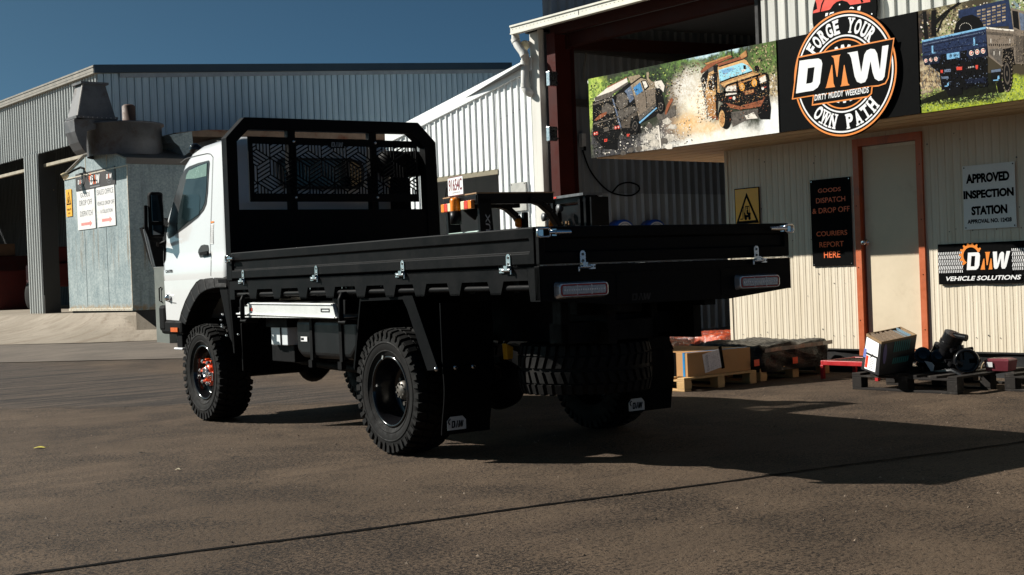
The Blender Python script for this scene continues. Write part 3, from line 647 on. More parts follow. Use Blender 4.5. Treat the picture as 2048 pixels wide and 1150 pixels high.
k = MB(); k.box(XB+.1, XB+.2, YB+.6, 60, zhd-.36, zhd-.28); wpl(k.build('door_rail', M('pale door rail', lin(170,160,140), .5), wh))
k = MB(); cladding(k, 'X', 14.5, YB+.1, 60, .6, 7.4, 'trim'); k.box(14.3, 14.45, YB+.1, 60, 2.4, 2.5); wpl(k.build('back_wall', sheet_mat('interior shade dark cladding', lin(66,70,72), lin(80,84,86), .6, 0, lin(50,48,46), .4), wh))  # darker cladding colour puts the interior's shade into the back wall
for b_ in ((XB, 19.6, 59.9, 60, 0, 7), (XB+.2, 14.4, YB+.08, YB+.1, SLAB, 6.4)): k = MB(); k.box(*b_); wpl(k.build('dark_closing_wall', DARKV, wh))
RM = M('dull red machine paint', lin(86,24,22), .6, 0, .3, 4)
pm_ = onX(4, 612, 9.6); m = empty('press_machine', (9.6, pm_.y, SLAB), 'large dull red machine in the left doorway of the warehouse', 'machine')
k = MB(); k.prism([(-.8,-1.5,0),(-.8,-1.15,0),(-.8,-1.05,.95),(-.8,1.1,.95),(-.8,1.1,0),(-.8,1.5,0),(-.8,1.5,1.5),(-.8,1.1,1.9),(-.8,-.6,1.95),(-.8,-1.5,1.4)], (1.6,0,0)); k.build('frame', RM, m, .03)
k = MB(); k.box(-.5,.4,-.5,.9,1.95,2.4); k.build('head', M('tan machine cap', lin(120,92,70), .6), m, .03)
pt_ = onX(118, 600, 10.2); m = empty('tractor', (10.2, pt_.y, SLAB), 'red machine with dark grille behind the chain in the warehouse', 'machine')
k = MB(); k.box(-.8,1.2,-1.4,.9,.75,1.55); k.box(-.6,1.0,-1.2,.5,1.55,2.1); k.build('body', RM, m, .05)
k = MB()
for i in range(7): k.box(-.63,-.6,-1.1,.4,1.6+.06*i,1.63+.06*i)
k.build('grille', M('grille steel', lin(70,66,64), .5), m)
for y in (-1.0, .6):
    k = MB(); k.lathe([(.0,0),(.25,0),(.45,.04),(.48,.14),(.45,.26),(0,.26)], (-.85, y, .48), (1,0,0), 24); k.build('wheel', RUBBER, m)
k = MB(); p0 = onX(107, 380, XB+.35); p1 = onX(101, 578, XB+.35); n = 70
for i in range(n):
    p = p0.lerp(p1, i/n); p.y += .05*sin(i/n*pi)*1.5; k.lathe([(.012,-.022),(.020,-.012),(.020,.012),(.012,.022),(.004,.012),(.004,-.012)], p, (0,0,1) if i % 2 else (.3,.2,.9), 6, 0, False, True)
tag(k.build('chain', M('tan hoist chain', lin(140,122,86), .5, .3, .3, 20)), 'thin tan hoist chain hanging in the warehouse doorway', 'chain')

# ------------------------------------------------------------------ galvanised dust collector
XD = 5.45; S_D = 1.0394; yD = lambda y: -8.026+(y+8.026)*S_D; zD = lambda z: 1.28+(z-1.28)*S_D; ZD0 = .80; dc = empty('dust_collector', (XD, 20.7, SLAB), 'tall galvanised steel dust collector box with a fan and square stack', 'dust collector')
def dpl(o): o.location = (-XD, -20.7, -SLAB); return o
y0, y1 = yD(18.92), yD(22.57); ya_, yb_ = yD(21.24), yD(20.02); G = [(y1,ZD0),(y1,zD(3.97)),(ya_,zD(4.33)),(yb_,zD(4.35)),(y0,zD(4.03)),(y0,ZD0)]
k = MB(); k.prism([(XD, y, z) for y, z in G], (3.2,0,0)); k.box(XD+.03, XD+3.1, y0+.05, y1-.1, -.05, ZD0, 1)  # dark base box stands in for the shaded void under the collector
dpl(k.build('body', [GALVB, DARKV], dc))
k = MB(); bead = M('rusty seam bead', lin(198,190,172), .6, 0, .25, 12, dirt=lin(140,104,70), dirtamt=.8, dscale=9)
zb = lambda y: zD(3.88)
k.bar((XD-.006, y1, zb(y1)), (XD-.006, y0, zb(y0)+.02), .03, .025); k.box(XD-.012, XD, y0, y0+.02, ZD0, zD(3.9))
for i in range(len(G)-1):
    (a, b), (c, d) = G[i], G[i+1]
    if b > 3.9 and d > 3.9: k.bar((XD-.01,a,b),(XD-.01,c,d),.022,.022)
for yy in (ya_, yb_): k.box(XD-.008, XD, yy-.012, yy+.012, zD(3.9), zD(4.33))
for yy in (yD(21.45), yD(20.2)): k.box(XD-.005, XD, yy-.006, yy+.006, .9, zD(3.88), 1)
k.box(XD-.02, XD+.0, y0, y1, ZD0, ZD0+.06)
for i in range(38): yy = y0+.06+i*.096; k.tube([(XD-.028,yy,ZD0+.03),(XD-.02,yy,ZD0+.03)], .010, 6)
for i in range(30):
    for yy in (y0+.05, y1-.05): k.tube([(XD-.005,yy,.95+i*.1),(XD-.001,yy,.95+i*.1)], .010, 6)
dpl(k.build('seam', [bead, M('dark seam', lin(92,102,106), .6)], dc))
k = MB(); th = .03
for i in (1, 2, 3):
    (a, b), (c, d) = G[i], G[i+1]; k.hexa([(XD-.04,a,b),(XD-.04,c,d),(XD-.04,c,d+th),(XD-.04,a,b+th)], [(XD+3.3,a,b),(XD+3.3,c,d),(XD+3.3,c,d+th),(XD+3.3,a,b+th)])
k.box(XD-.04, XD+3.3, y0-.05, y0, zD(3.93), zD(4.06))
dpl(k.build('roof', M('dull roof steel', lin(108,100,92), .6, .1, .2, 3), dc))
Y1 = yD(20.1); dr = lambda u, v, Y=Y1: onY(u, v, Y)
cxd = (dr(178,280).x+dr(318,280).x)/2; rd = (dr(318,280).x-dr(178,280).x)/2
k = MB(); k.lathe([(0,zD(4.9)),(rd+.05,zD(4.9)),(rd+.05,zD(4.86)),(rd,zD(4.86)),(rd,4.3)], (cxd, Y1, 0), (0,0,1), 48); dpl(k.build('fan_drum', STEELD, dc))
k = MB(); q = [dr(u, v, Y1-.3) for u, v in ((148,238),(150,262),(158,284),(166,298),(173,306),(174,262),(205,256),(226,250),(236,238))]
k.prism(q, (0,.6,0)); dpl(k.build('fan_outlet', STEELD, dc, .008))
def frus(k, z0, z1, c, x0, yy0, x1, yy1, mi=0):
    k.hexa([(c[0]-x0,c[1]-yy0,z0),(c[0]+x0,c[1]-yy0,z0),(c[0]+x0,c[1]+yy0,z0),(c[0]-x0,c[1]+yy0,z0)], [(c[0]-x1,c[1]-yy1,z1),(c[0]+x1,c[1]-yy1,z1),(c[0]+x1,c[1]+yy1,z1),(c[0]-x1,c[1]+yy1,z1)], mi)
zt0 = dr(195,238).z; zt1 = dr(188,172).z; cst = ((dr(150,238,Y1-.3).x+dr(236,238,Y1-.3).x)/2, Y1)
k = MB(); frus(k, zt0, zt1, cst, .44, .30, .26, .22); k.box(cst[0]-.48, cst[0]+.48, Y1-.34, Y1+.34, zt0-.04, zt0+.02); k.box(cst[0]-.32, cst[0]+.32, Y1-.28, Y1+.28, zt1, zt1+.05)
for sx, sy, ex, ey in ((-1,-1,-1,-1),): k.bar((cst[0]-.44,Y1-.30,zt0),(cst[0]-.26,Y1-.22,zt1),.03,.03,1)
for i in range(9): k.tube([(cst[0]-.42+.105*i,Y1-.345,zt0-.01),(cst[0]-.42+.105*i,Y1-.335,zt0-.01)], .014, 6, 1)
dpl(k.build('stack', [STEELD, M('pale weld', lin(150,146,140), .6)], dc))
k = MB(); c = dr(258,236); k.lathe([(0,.42),(.10,.42),(.15,.38),(.15,-.05),(.17,-.05),(.17,-.1)], (c.x, Y1, zD(4.95)), (0,0,1), 20); dpl(k.build('motor', M('rusty motor', lin(84,62,50), .7, 0, .3, 6), dc))
# --- signs on the collector
D0 = PL((XD-.012,0,0), (0,-1,0)); dpx = lambda u, v: D0.loc(onX(u, v, XD-.012))
k = MB(); a = dpx(151,349); b = dpx(231,370); b = (b[0], onX(152.5,383,XD-.012).z); D0.board(k, a[0], b[1], b[0], a[1], .006)
w = b[0]-a[0]; h = a[1]-b[1]
for fx in (.13, .86):
    x = a[0]+w*fx; y = (a[1]+b[1])/2; D0.ring(k, x, y, .155, .165, .008, 3, 30); D0.ring(k, x, y, .10, .11, .008, 3, 30); D0.shape(k, [(x-.19,y-.06),(x+.19,y-.04),(x+.19,y+.07),(x-.19,y+.06)], .009, 0); logo_dmw(D0, k, x-.16, y-.05, .30, .10, .010, 1, 2)
x = a[0]+w*.38; y = b[1]+h*.22; D0.shape(k, [(x+.05+p, y+.16+q) for p, q in gear(8, .10, .13, radians(60), radians(240))], .008, 2); D0.shape(k, [(x-.02,y-.02),(x+.60,y-.02),(x+.60,y+.22),(x+.02,y+.22)], .009, 0); logo_dmw(D0, k, x, y, .56, .21, .010, 1, 2); D0.shape(k, [(x,y-.07),(x+.58,y-.07),(x+.58,y-.04),(x,y-.04)], .010, 3)
tag(k.build('logo_sign', [M('brown black sign', lin(52,42,40), .5, 0, .15, 3), SIGNW, TXTOR, SFADE]), 'dark strip sign with three logos high on the galvanised box', 'sign')
def faded(u0, v0, u1, v1, lines, arrow, label, name):
    k = MB(); a = dpx(u0, v0); b = dpx(u1, v1); D0.board(k, a[0], b[1], b[0], a[1], .006); w, h = b[0]-a[0], a[1]-b[1]
    for s, x0, x1, yy, hh in lines: D0.text(k, s, a[0]+w*x0, a[1]-h*yy, a[0]+w*x1, a[1]-h*(yy-hh), .008, 1, 0)
    x0, x1, yy = arrow; x0, x1 = a[0]+w*x0, a[0]+w*x1; y = a[1]-h*yy; t = h*.035
    D0.shape(k, [(x0,y-t),(x1-.14,y-t),(x1-.14,y-2.2*t),(x1,y),(x1-.14,y+2.2*t),(x1-.14,y+t),(x0,y+t)], .008, 2)
    tag(k.build(name, [SIGNW, SFADE, SPINK]), label, 'sign', 'faded direction signs on the galvanised box')
faded(153.5, 384, 192, 456, [('GOODS',.22,.76,.17,.12),('DROP OFF',.14,.86,.38,.14),('DISPATCH',.16,.86,.66,.14)], (.2,.82,.86), 'faded white goods drop off sign, left one on the galvanised box', 'direction_sign')
faded(192.6, 376, 232, 450, [('SALES OFFICE',.05,.95,.19,.13),('VEHICLE DROP OFF',.03,.97,.46,.10),('& COLLECTION',.2,.86,.66,.09)], (.26,.82,.84), 'faded white sales office sign, right one on the galvanised box', 'direction_sign')
k = MB(); a = dpx(131.5, 380); b = dpx(145, 432); D0.board(k, a[0], b[1], b[0], a[1], .006); w = b[0]-a[0]
warn_triangle(D0, k, (a[0]+b[0])/2, a[1]-.37, w*.8, .33, .008, 1, 0); D0.text(k, 'FORKLIFTS', a[0]+.05, b[1]+.14, b[0]-.05, b[1]+.19, .008, 1, .01); D0.text(k, 'IN USE', a[0]+.12, b[1]+.05, b[0]-.12, b[1]+.10, .008, 1, .01)
tag(k.build('warning_sign', [SYELL, INK]), 'narrow yellow forklifts in use sign on the galvanised box', 'sign')
p = onX(127, 350, XD-.35); sp = empty('spotlight', p, 'small cream spotlight on a black arm at the corner of the galvanised box', 'light')
k = MB(); k.lathe([(0,0),(.05,.01),(.08,.09),(.085,.16)], (.12,0,.03), (-.8,.3,-.5), 16); k.build('lamp_shade', M('cream lamp', lin(214,196,158), .4), sp)
k = MB(); k.tube([(.12,0,.04),(.2,-.12,.1),(.3,-.3,.16),(.34,-.42,.12)], .028, 8); k.tube([(.34,-.42,.14),(.33,-.5,.0),(.34,-.46,-.18),(.33,-.36,-.28)], .012, 6); k.build('arm', BLACKM, sp)
k = MB(); p = onX(186, 347, XD-.02); k.tube([p+Vector((0,.45,-.02)), p+Vector((-.16,.42,.03)), p+Vector((-.18,.0,.02)), p+Vector((-.03,-.06,-.10)), p+Vector((.0,-.08,-.2))], .009, 6); tag(k.build('lamp_bracket', BLACKM), 'thin black wire bracket over the dark strip sign', 'bracket')

# ------------------------------------------------------------------ flat rusty roofed filter unit right of the collector
YR = 20.6; fu = empty('filter_unit', (8, YR, 0), 'long low filter unit with rusty flat roof seen over the truck cab', 'machine')
def fpl(o): o.location = (-8, -YR, 0); return o
L_, R_ = onY(335, 268, YR).x, onY(776, 274, YR).x; zr0 = onY(335, 263, YR).z; zr1 = onY(776, 266, YR).z
k = MB(); k.prism([(L_+.2,YR,zr0-.10),(R_,YR,zr1-.17),(R_,YR,zr1),(L_+1.0,YR,zr0+.08),(L_+.2,YR,zr0-.02)], (0,1.6,0)); fpl(k.build('roof', RUSTY, fu))
k = MB(); k.box(L_+1.4, R_-.1, YR+.1, YR+1.5, SLAB, zr0-.06); fpl(k.build('body', M('grey filter body', lin(96,100,102), .6, .1, .2, 3), fu))
k = MB(); k.bar((L_+1.2,YR-.03,zr0-.19),(R_,YR-.03,zr1-.25),.05,.035); fpl(k.build('trim', M('pale trim', lin(206,200,188), .5), fu))
k = MB(); a = [onY(u, v, YR-.2) for u, v in ((342,274),(384,266),(386,285),(386,300),(368,312),(358,292),(348,284))]
k.prism(a, (0,.9,0)); a2 = [onY(u, v, YR-.25) for u, v in ((338,270),(384,263),(384,268),(344,276))]; k.prism(a2, (0,1.0,0)); fpl(k.build('hood', GALVB, fu))
# grey chute cabinet beyond the cab
YH = 18.9; hb = empty('hopper', (5.6, YH, 0), 'dark hopper bin on a narrow grey cabinet just left of the truck cab', 'hopper')
def hpl(o): o.location = (-5.6, -YH, 0); return o
k = MB(); XC_ = 5.3; ya_, yb_ = onX(308.5, 560, XC_).y, onX(330, 600, XC_).y; zt = onX(318, 536, XC_).z
k.box(XC_, XC_+.5, yb_-.15, ya_, -.05, zt); k.box(XC_-.01, XC_+.5, yb_-.15, ya_+.01, zt, zt+.02)
hpl(k.build('cabinet', M('grey cabinet steel', lin(104,108,102), .5, 0, .12, 4), hb, .012))
s = onX(323.5, 590, XC_); k = MB(); k.tube([(XC_-.02,s.y-.02,s.z+.16),(XC_-.03,s.y+.05,s.z+.14),(XC_-.03,s.y+.05,s.z-.12),(XC_-.02,s.y-.02,s.z-.14)], .016, 6); hpl(k.build('handle', BLACKM, hb))
k = MB(); q = [onY(u, v, YH) for u, v in ((284,455),(345,452),(345,533),(309,533),(303,520))]; k.prism(q, (0,.14,0)); hpl(k.build('bin', M('black hopper rubber', (.0025,.0025,.003), .7, 0, .3, 4, 0, 60, .1), hb))
k = MB(); q = [onY(u, v, YH-.05) for u, v in ((289,458),(297,492),(306,528),(310,539),(318,541))]; k.tube(q, .035, 8); hpl(k.build('chute_pipe', GALV, hb))
# ------------------------------------------------------------------ signboards along the canopy
S0 = PL((XS, 0, 0), (0,-1,0))
def spx(u, v): return S0.loc(onX(u, v, XS))
def A(mb, s, pts, lay, mi, sc=1., ox=0, oy=0):     # polygon given in enlarged-photo pixels
    S0.shape(mb, [spx(ox+x/sc, oy+y/sc) for x, y in pts], lay, mi)
def print_mat(name, base, blobs):
    """printed picture ground: soft colour areas placed on the board in metres (y, z)"""
    k = NT(name); v = k.mapped(); sx = k.n('SeparateXYZ')
    nz = k.n('TexNoise'); k.l(v, nz.inputs['Vector']); nz.inputs['Scale'].default_value = 7; nz.inputs['Detail'].default_value = 7; nz.inputs['Roughness'].default_value = .7
    off = k.n('VectorMath'); off.operation = 'MULTIPLY_ADD'; k.l(nz.outputs['Color'], off.inputs[0]); off.inputs[1].default_value = (.26,.26,.26); k.l(v, off.inputs[2]); k.l(off.outputs[0], sx.inputs[0])
    Y, Z = sx.outputs[1], sx.outputs[2]; fine = k.noise(v, 45, 4, .75); mid = k.noise(v, 14, 5, .75)
    col = base
    for (u, vv, ru, rv, c1, c2, soft) in blobs:
        p = onX(u, vv, XS); du = abs(onX(u+ru, vv, XS).y-p.y); dv = abs(onX(u, vv+rv, XS).z-p.z)
        a = k.math('DIVIDE', k.math('SUBTRACT', Y, p.y+.13), du); b = k.math('DIVIDE', k.math('SUBTRACT', Z, p.z+.13), dv)
        d = k.math('SQRT', k.math('ADD', k.math('MULTIPLY', a, a), k.math('MULTIPLY', b, b)))
        tex = k.mix(k.ramp(k.math('ADD', k.math('MULTIPLY', mid, .55), k.math('MULTIPLY', fine, .45)), .44, .57), c1, c2)
        col = k.mix(k.ramp(d, 1-soft, 1+soft*.3, 1, 0), col, tex)
    k.color(col); k.set(.6, 0, .1); return k.mat
L = lin
GR1, GR2, GRD, YG = L(96,128,58), L(42,62,30), L(26,34,22), L(186,204,90)
PRA = print_mat('printed track picture', L(40,46,30), [
    (1190,225,36,90,YG,L(120,150,60),.35),(1260,175,70,36,GR1,GRD,.4),(1330,160,80,50,GR2,L(18,22,16),.5),(1245,205,14,30,L(60,80,40),GRD,.5),
    (1370,130,55,30,GR1,L(50,60,40),.5),(1400,105,40,16,L(190,214,222),L(160,196,210),.4),(1440,100,60,12,L(200,220,226),L(176,208,218),.4),(1460,110,40,12,GR1,GRD,.5),
    (1370,190,40,60,L(110,84,64),L(70,56,46),.5),(1535,130,50,60,GR1,L(70,72,40),.5),(1550,190,30,60,L(186,166,128),L(112,104,84),.5),
    (1260,300,110,45,L(60,58,60),L(22,22,24),.5),(1205,280,40,50,L(70,68,70),L(20,20,22),.5),(1320,290,55,42,L(196,190,180),L(96,92,92),.4),(1340,250,30,30,L(120,110,104),L(60,56,56),.5),
    (1440,300,130,55,L(236,234,226),L(226,222,212),.35),(1555,250,40,60,L(240,240,236),L(226,226,222),.4),(1395,205,48,78,L(240,232,212),L(224,212,188),.7),(1372,175,36,40,L(226,222,214),L(200,190,172),.8),(1375,250,40,28,L(214,168,112),L(228,196,150),.8),(1420,255,40,16,L(220,184,136),L(232,210,176),.8)])
PRB = print_mat('printed paddock picture', L(58,50,34), [
    (1880,40,60,60,L(150,140,104),L(44,36,28),.5),(1850,80,30,80,L(60,46,36),L(24,18,15),.4),(1900,80,40,50,L(176,168,130),L(74,66,46),.5),(2030,10,60,30,L(140,150,96),L(110,130,140),.4),
    (1860,150,60,42,L(186,170,140),L(120,102,84),.5),(1950,205,160,36,L(164,176,46),L(116,130,38),.35),(2040,175,60,26,L(170,182,52),L(126,140,44),.4),(1900,196,90,14,L(26,28,14),L(50,56,20),.5),(1960,190,60,16,L(24,26,14),L(40,46,20),.5)])
VM = {n: M('print '+n, c, .6, 0, min(.8, va*1.7), 30, 0, 60, .04) for n, (c, va) in dict(mud=(L(150,134,112),.35), dark=(L(14,14,15),.4), mid=(L(92,86,80),.35), steel=(L(96,108,128),.25), glass=(L(70,130,180),.25), tan=(L(206,164,112),.18), tan2=(L(176,128,82),.25), rust=(L(142,84,58),.25), black=(L(9,9,10),.4),
      sky=(L(150,206,222),.12), amber=(L(236,160,60),.1), rocks=(L(190,182,170),.3), red=(L(206,70,56),.15), pale=(L(222,214,202),.1), navy=(L(34,46,74),.25), navy2=(L(22,28,46),.3), lblue=(L(120,170,206),.12), grey=(L(120,108,96),.15), grey2=(L(84,76,68),.2), dgrass=(L(20,22,12),.4), leafa=(L(110,128,70),.3), leafb=(L(58,78,42),.3), leafc=(L(24,32,20),.3), leafd=(L(164,176,96),.2), sand=(L(232,224,208),.1), bark=(L(112,92,68),.3), straw=(L(176,156,122),.3)).items()}
VK = list(VM); VI = {n: i+1 for i, n in enumerate(VK)}
def board(name, u0, u1, mat, label, th=.02, extra=None):
    """signboard from photo column u0 to u1, full height of the fascia"""
    k = MB(); a = spx(u0, 200)[0]; b = spx(u1, 100)[0]
    k.prism([S0.P(a, zs0, -.03), S0.P(b, zs0, -.03), S0.P(b, zs1, -.03), S0.P(a, zs1, -.03)], S0.n*.03, 0)
    if extra: extra(k, a, b)
    return tag(k.build(name, [mat]+[VM[n] for n in VK]), label, 'signboard', 'signboards along the canopy')
def tyre(k, cx, cy, rx, ry, sc, ox, oy, lay, tilt=0., rim='mid', rr=.5):
    def el(f): return [(cx+f*(rx*cos(t)*cos(tilt)-ry*sin(t)*sin(tilt)), cy+f*(rx*cos(t)*sin(tilt)+ry*sin(t)*cos(tilt))) for t in [2*pi*i/20 for i in range(20)]]
    A(k, 0, el(1), lay, VI['black'], sc, ox, oy); A(k, 0, el(rr), lay+.0005, VI[rim], sc, ox, oy); A(k, 0, el(rr*.75), lay+.001, VI['dark'], sc, ox, oy); A(k, 0, el(rr*.25), lay+.0015, VI[rim], sc, ox, oy)
def specks(k, quad_px, n, size, cols, seed, lay=.0006, asp=1.):
    r = random.Random(seed); (ax, ay), (bx, by), (cx, cy), (dx, dy) = quad_px
    for i in range(n):
        s, t = r.random(), r.random(); u = (ax*(1-s)+bx*s)*(1-t)+(dx*(1-s)+cx*s)*t; v = (ay*(1-s)+by*s)*(1-t)+(dy*(1-s)+cy*s)*t
        q = r.uniform(.4, 1)*size; ph = r.uniform(0, 6.28); pts = [(u+q*cos(ph+j*1.57+r.uniform(-.4,.4))*r.uniform(.5,1), v+asp*q*sin(ph+j*1.57+r.uniform(-.4,.4))*r.uniform(.5,1)) for j in range(4)]
        S0.shape(k, [spx(*p) for p in pts], lay+.0002*r.random(), VI[r.choice(cols)])
def picA(k, a, b):
    specks(k, [(1180,165),(1345,132),(1345,190),(1182,215)], 420, 3.2, ['leafa','leafb','leafc','leafb','leafc','leafd'], 1)
    specks(k, [(1181,165),(1200,160),(1205,235),(1184,240)], 120, 3, ['leafd','leafa','leafd'], 2)
    specks(k, [(1345,132),(1500,104),(1480,120),(1345,160)], 200, 2.6, ['leafa','leafb','leafc','bark'], 3)
    specks(k, [(1500,98),(1549,86),(1553,150),(1515,150)], 260, 3, ['leafa','leafb','leafc','straw','leafa'], 4)
    specks(k, [(1540,150),(1553,148),(1555,195),(1538,190)], 110, 2.6, ['straw','mid','pale','bark'], 5)
    specks(k, [(1330,162),(1368,154),(1358,205),(1336,215)], 110, 2.2, ['bark','mid','straw','bark'], 6)
    specks(k, [(1185,262),(1300,245),(1330,295),(1188,312)], 420, 2.6, ['dark','mid','pale','rocks','leafc','dark'], 7)
    specks(k, [(1290,255),(1380,240),(1385,285),(1290,300)], 200, 2.8, ['rocks','mid','pale','rocks'], 8)
    specks(k, [(1355,185),(1400,165),(1420,230),(1350,240)], 140, 1.5, ['sand','sand','tan'], 9)
    # crop scale 4.6, origin (1160,80): canopy ute climbing away to the right
    q = lambda pts, l, m: A(k, 0, pts, .001*l, VI[m], 4.6, 1160, 80)
    q([(115,590),(130,560),(300,520),(440,400),(470,390),(560,340),(620,360),(690,440),(740,440),(770,540),(780,640),(720,690),(560,770),(540,790),(470,830),(380,830),(320,1000),(220,1000),(120,880)], 1, 'dark')
    q([(465,420),(560,350),(610,362),(650,420),(700,440),(708,590),(640,650),(548,745),(530,660),(500,520)], 2, 'mud')
    q([(490,440),(555,388),(580,470),(520,510)], 3, 'glass'); q([(560,375),(610,370),(640,430),(596,470)], 3, 'dark'); q([(575,382),(606,378),(626,425),(600,450)], 3.5, 'pale')
    q([(410,470),(470,420),(498,540),(460,580)], 2.5, 'steel'); q([(500,525),(585,465),(700,440),(705,560),(545,700)], 3, 'grey'); q([(600,470),(604,470),(622,620),(616,624)], 3.6, 'dark'); q([(540,700),(705,570),(708,600),(548,745)], 3.4, 'mid')
    q([(130,540),(250,440),(430,345),(445,400),(300,490),(290,520),(140,565)], 2, 'pale'); q([(135,530),(300,470),(440,385),(446,402),(305,495),(290,522),(140,562)], 2.6, 'mid'); q([(440,340),(545,318),(560,335),(470,400)], 2.7, 'mud'); q([(250,428),(350,385),(430,338),(436,346),(300,416),(256,440)], 2.8, 'rust')
    q([(300,530),(390,460),(430,490),(455,600),(350,660),(330,600)], 3, 'black')
    for t in range(2): q([(330+40*t,600),(345+44*t,500),(400+20*t,480),(440,520),(440,600),(380,640)], 3.1+t*.2, ('mid','mud')[t]) if t == 0 else None
    q([(125,590),(300,535),(355,700),(370,790),(130,840)], 2.2, 'black'); q([(120,585),(300,530),(306,545),(128,600)], 3.2, 'mid'); q([(295,535),(310,545),(385,810),(370,812)], 3.3, 'steel')
    q([(130,740),(190,680),(250,660),(240,690),(150,745)], 3.4, 'rust'); q([(200,670),(205,600),(260,580),(310,620),(320,670),(260,680)], 3, 'mid')
    q([(120,770),(360,720),(380,810),(300,830),(130,860)], 3.2, 'dark'); q([(125,765),(355,700),(358,712),(130,778)], 3.5, 'mid')
    q([(345,655),(460,610),(530,620),(535,650),(380,760),(372,740)], 3.1, 'mid'); q([(375,750),(520,660),(530,690),(470,720),(460,810),(385,810)], 3.3, 'grey2')
    for i in range(5): q([(372+30*i,744-20*i),(390+30*i,732-20*i),(393+30*i,742-20*i),(375+30*i,754-20*i)], 3.8, 'black')
    for x, y in ((330,806),(355,802),(138,862),(157,858)): q([(x+12*cos(t),y+17*sin(t)) for t in [i*pi/5 for i in range(10)]], 4, 'red'); q([(x+5*cos(t),y+8*sin(t)) for t in [i*pi/4 for i in range(8)]], 4.3, 'pale')
    q([(300,800),(322,795),(322,822),(300,828)], 3.9, 'mid'); q([(222,815),(270,805),(270,835),(222,845)], 3.8, 'mid')
    for x, y in ((432,865),(225,912)): q([(x,y),(x+28,y-4),(x+26,y+22),(x,y+26)], 4, 'red')
    q([(200,910),(340,880),(350,1010),(230,1000)], 2.4, 'black'); q([(380,820),(560,780),(560,860),(400,880)], 1.6, 'black')
    tyre(k, 508, 790, 42, 82, 4.6, 1160, 80, .0040, .05, 'mid', .55); tyre(k, 745, 615, 36, 68, 4.6, 1160, 80, .0040, .05, 'mid', .6)
    q([(690,450),(735,440),(750,470),(715,520),(712,600),(700,600)], 4.2, 'dark'); q([(545,755),(705,618),(712,628),(552,770)], 4.5, 'lblue')
    q([(612,300),(632,292),(640,310),(632,350),(660,380),(690,390),(690,430),(660,430),(618,360)], 4.6, 'mud'); q([(680,385),(750,370),(780,420),(770,480),(745,450),(700,440)], 3.5, 'pale'); q([(780,680),(800,600),(840,530),(862,545),(820,620),(795,690)], 3, 'rust')
    q([(790,690),(860,600),(880,600),(880,690),(830,720)], 3.1, 'mid')
    for cx, cy, r, m in ((750,700,55,'mid'),(800,750,48,'rocks'),(650,890,50,'rocks'),(700,840,40,'rocks'),(690,950,52,'rocks'),(770,930,46,'mid'),(830,900,50,'rocks'),(640,790,36,'mid'),(850,800,40,'rocks'),(600,990,30,'rocks'),(820,980,40,'pale'),(470,1010,34,'mid'),(400,1040,30,'mid'),(540,1000,34,'mid')):
        rr = random.Random(cx); q([(cx+r*rr.uniform(.7,1.15)*cos(t), cy+r*.72*rr.uniform(.7,1.15)*sin(t)) for t in [i*2*pi/9 for i in range(9)]], 1.5+rr.random()*.9, m)
    q([(716,800),(730,800),(752,990),(738,994)], 4.4, 'pale')
    specks(k, [(1186,206),(1320,158),(1328,220),(1196,262)], 520, 1.5, ['mud','mid','grey2','dark','mud','pale'], 21, .0062)
    specks(k, [(1184,240),(1280,225),(1275,270),(1190,300)], 300, 1.7, ['dark','black','mid','grey2','dark'], 22, .0062)
    # crop scale 5.748, origin (1340,80): tan ute driving through sand
    q = lambda pts, l, m: A(k, 0, pts, .001*l, VI[m], 5.748, 1340, 80)
    q([(350,440),(420,340),(540,280),(560,700),(540,890),(430,880),(400,700)], 2, 'mid'); q([(370,400),(440,340),(450,420),(430,520),(400,560),(365,470)], 2.4, 'dark')
    q([(445,380),(540,330),(560,480),(580,620),(540,700),(545,880),(440,880),(410,600),(425,500)], 3, 'tan'); q([(455,440),(500,380),(518,390),(518,560),(470,580),(450,520)], 3.6, 'dark'); q([(462,440),(498,392),(505,480),(470,500)], 3.8, 'mid'); q([(440,470),(482,465),(490,560),(455,575)], 4.4, 'black')
    q([(420,640),(540,640),(545,870),(445,880)], 3.3, 'tan2'); q([(470,640),(484,632),(488,640),(474,650)], 4.2, 'dark')
    q([(545,310),(840,215),(880,235),(960,350),(960,375),(1010,380),(640,530),(570,500)], 3.2, 'tan'); q([(560,345),(830,262),(900,295),(950,352),(700,440),(575,490)], 4, 'sky'); q([(590,350),(700,318),(760,330),(620,400)], 4.3, 'lblue'); q([(575,480),(700,430),(950,355),(955,366),(700,448),(578,496)], 4.4, 'dark'); q([(845,290),(872,290),(880,330),(850,350)], 4.6, 'dark'); q([(820,345),(860,335),(880,350),(830,375)], 4.7, 'pale')
    q([(575,500),(960,370),(1100,400),(1100,440),(780,540),(640,560)], 3.8, 'tan2'); q([(590,510),(950,385),(1060,398),(800,480),(650,540)], 4.1, 'tan')
    q([(500,300),(550,285),(545,600),(585,610),(575,640),(530,620)], 4.6, 'dark')
    q([(350,360),(420,290),(700,175),(720,195),(540,270),(460,320),(360,385)], 3.5, 'rust'); q([(400,270),(690,170),(700,180),(420,285)], 3.9, 'tan2'); q([(545,275),(800,195),(880,120),(890,185),(830,225),(560,305)], 4, 'rust'); q([(560,300),(830,218),(860,220),(570,312)], 4.2, 'black'); q([(800,180),(872,120),(888,180),(830,215)], 4.4, 'tan2'); q([(706,100),(712,100),(716,200),(708,200)], 3.4, 'dark')
    q([(975,300),(1010,290),(1030,340),(1020,370),(980,360)], 4, 'black')
    q([(520,640),(640,590),(800,540),(1130,460),(1145,560),(1140,620),(1080,700),(950,760),(780,800),(650,770),(600,720),(545,690)], 4.2, 'dark'); q([(640,720),(800,760),(1060,690),(1100,650),(1050,760),(960,780),(800,800),(700,780)], 4.6, 'rust')
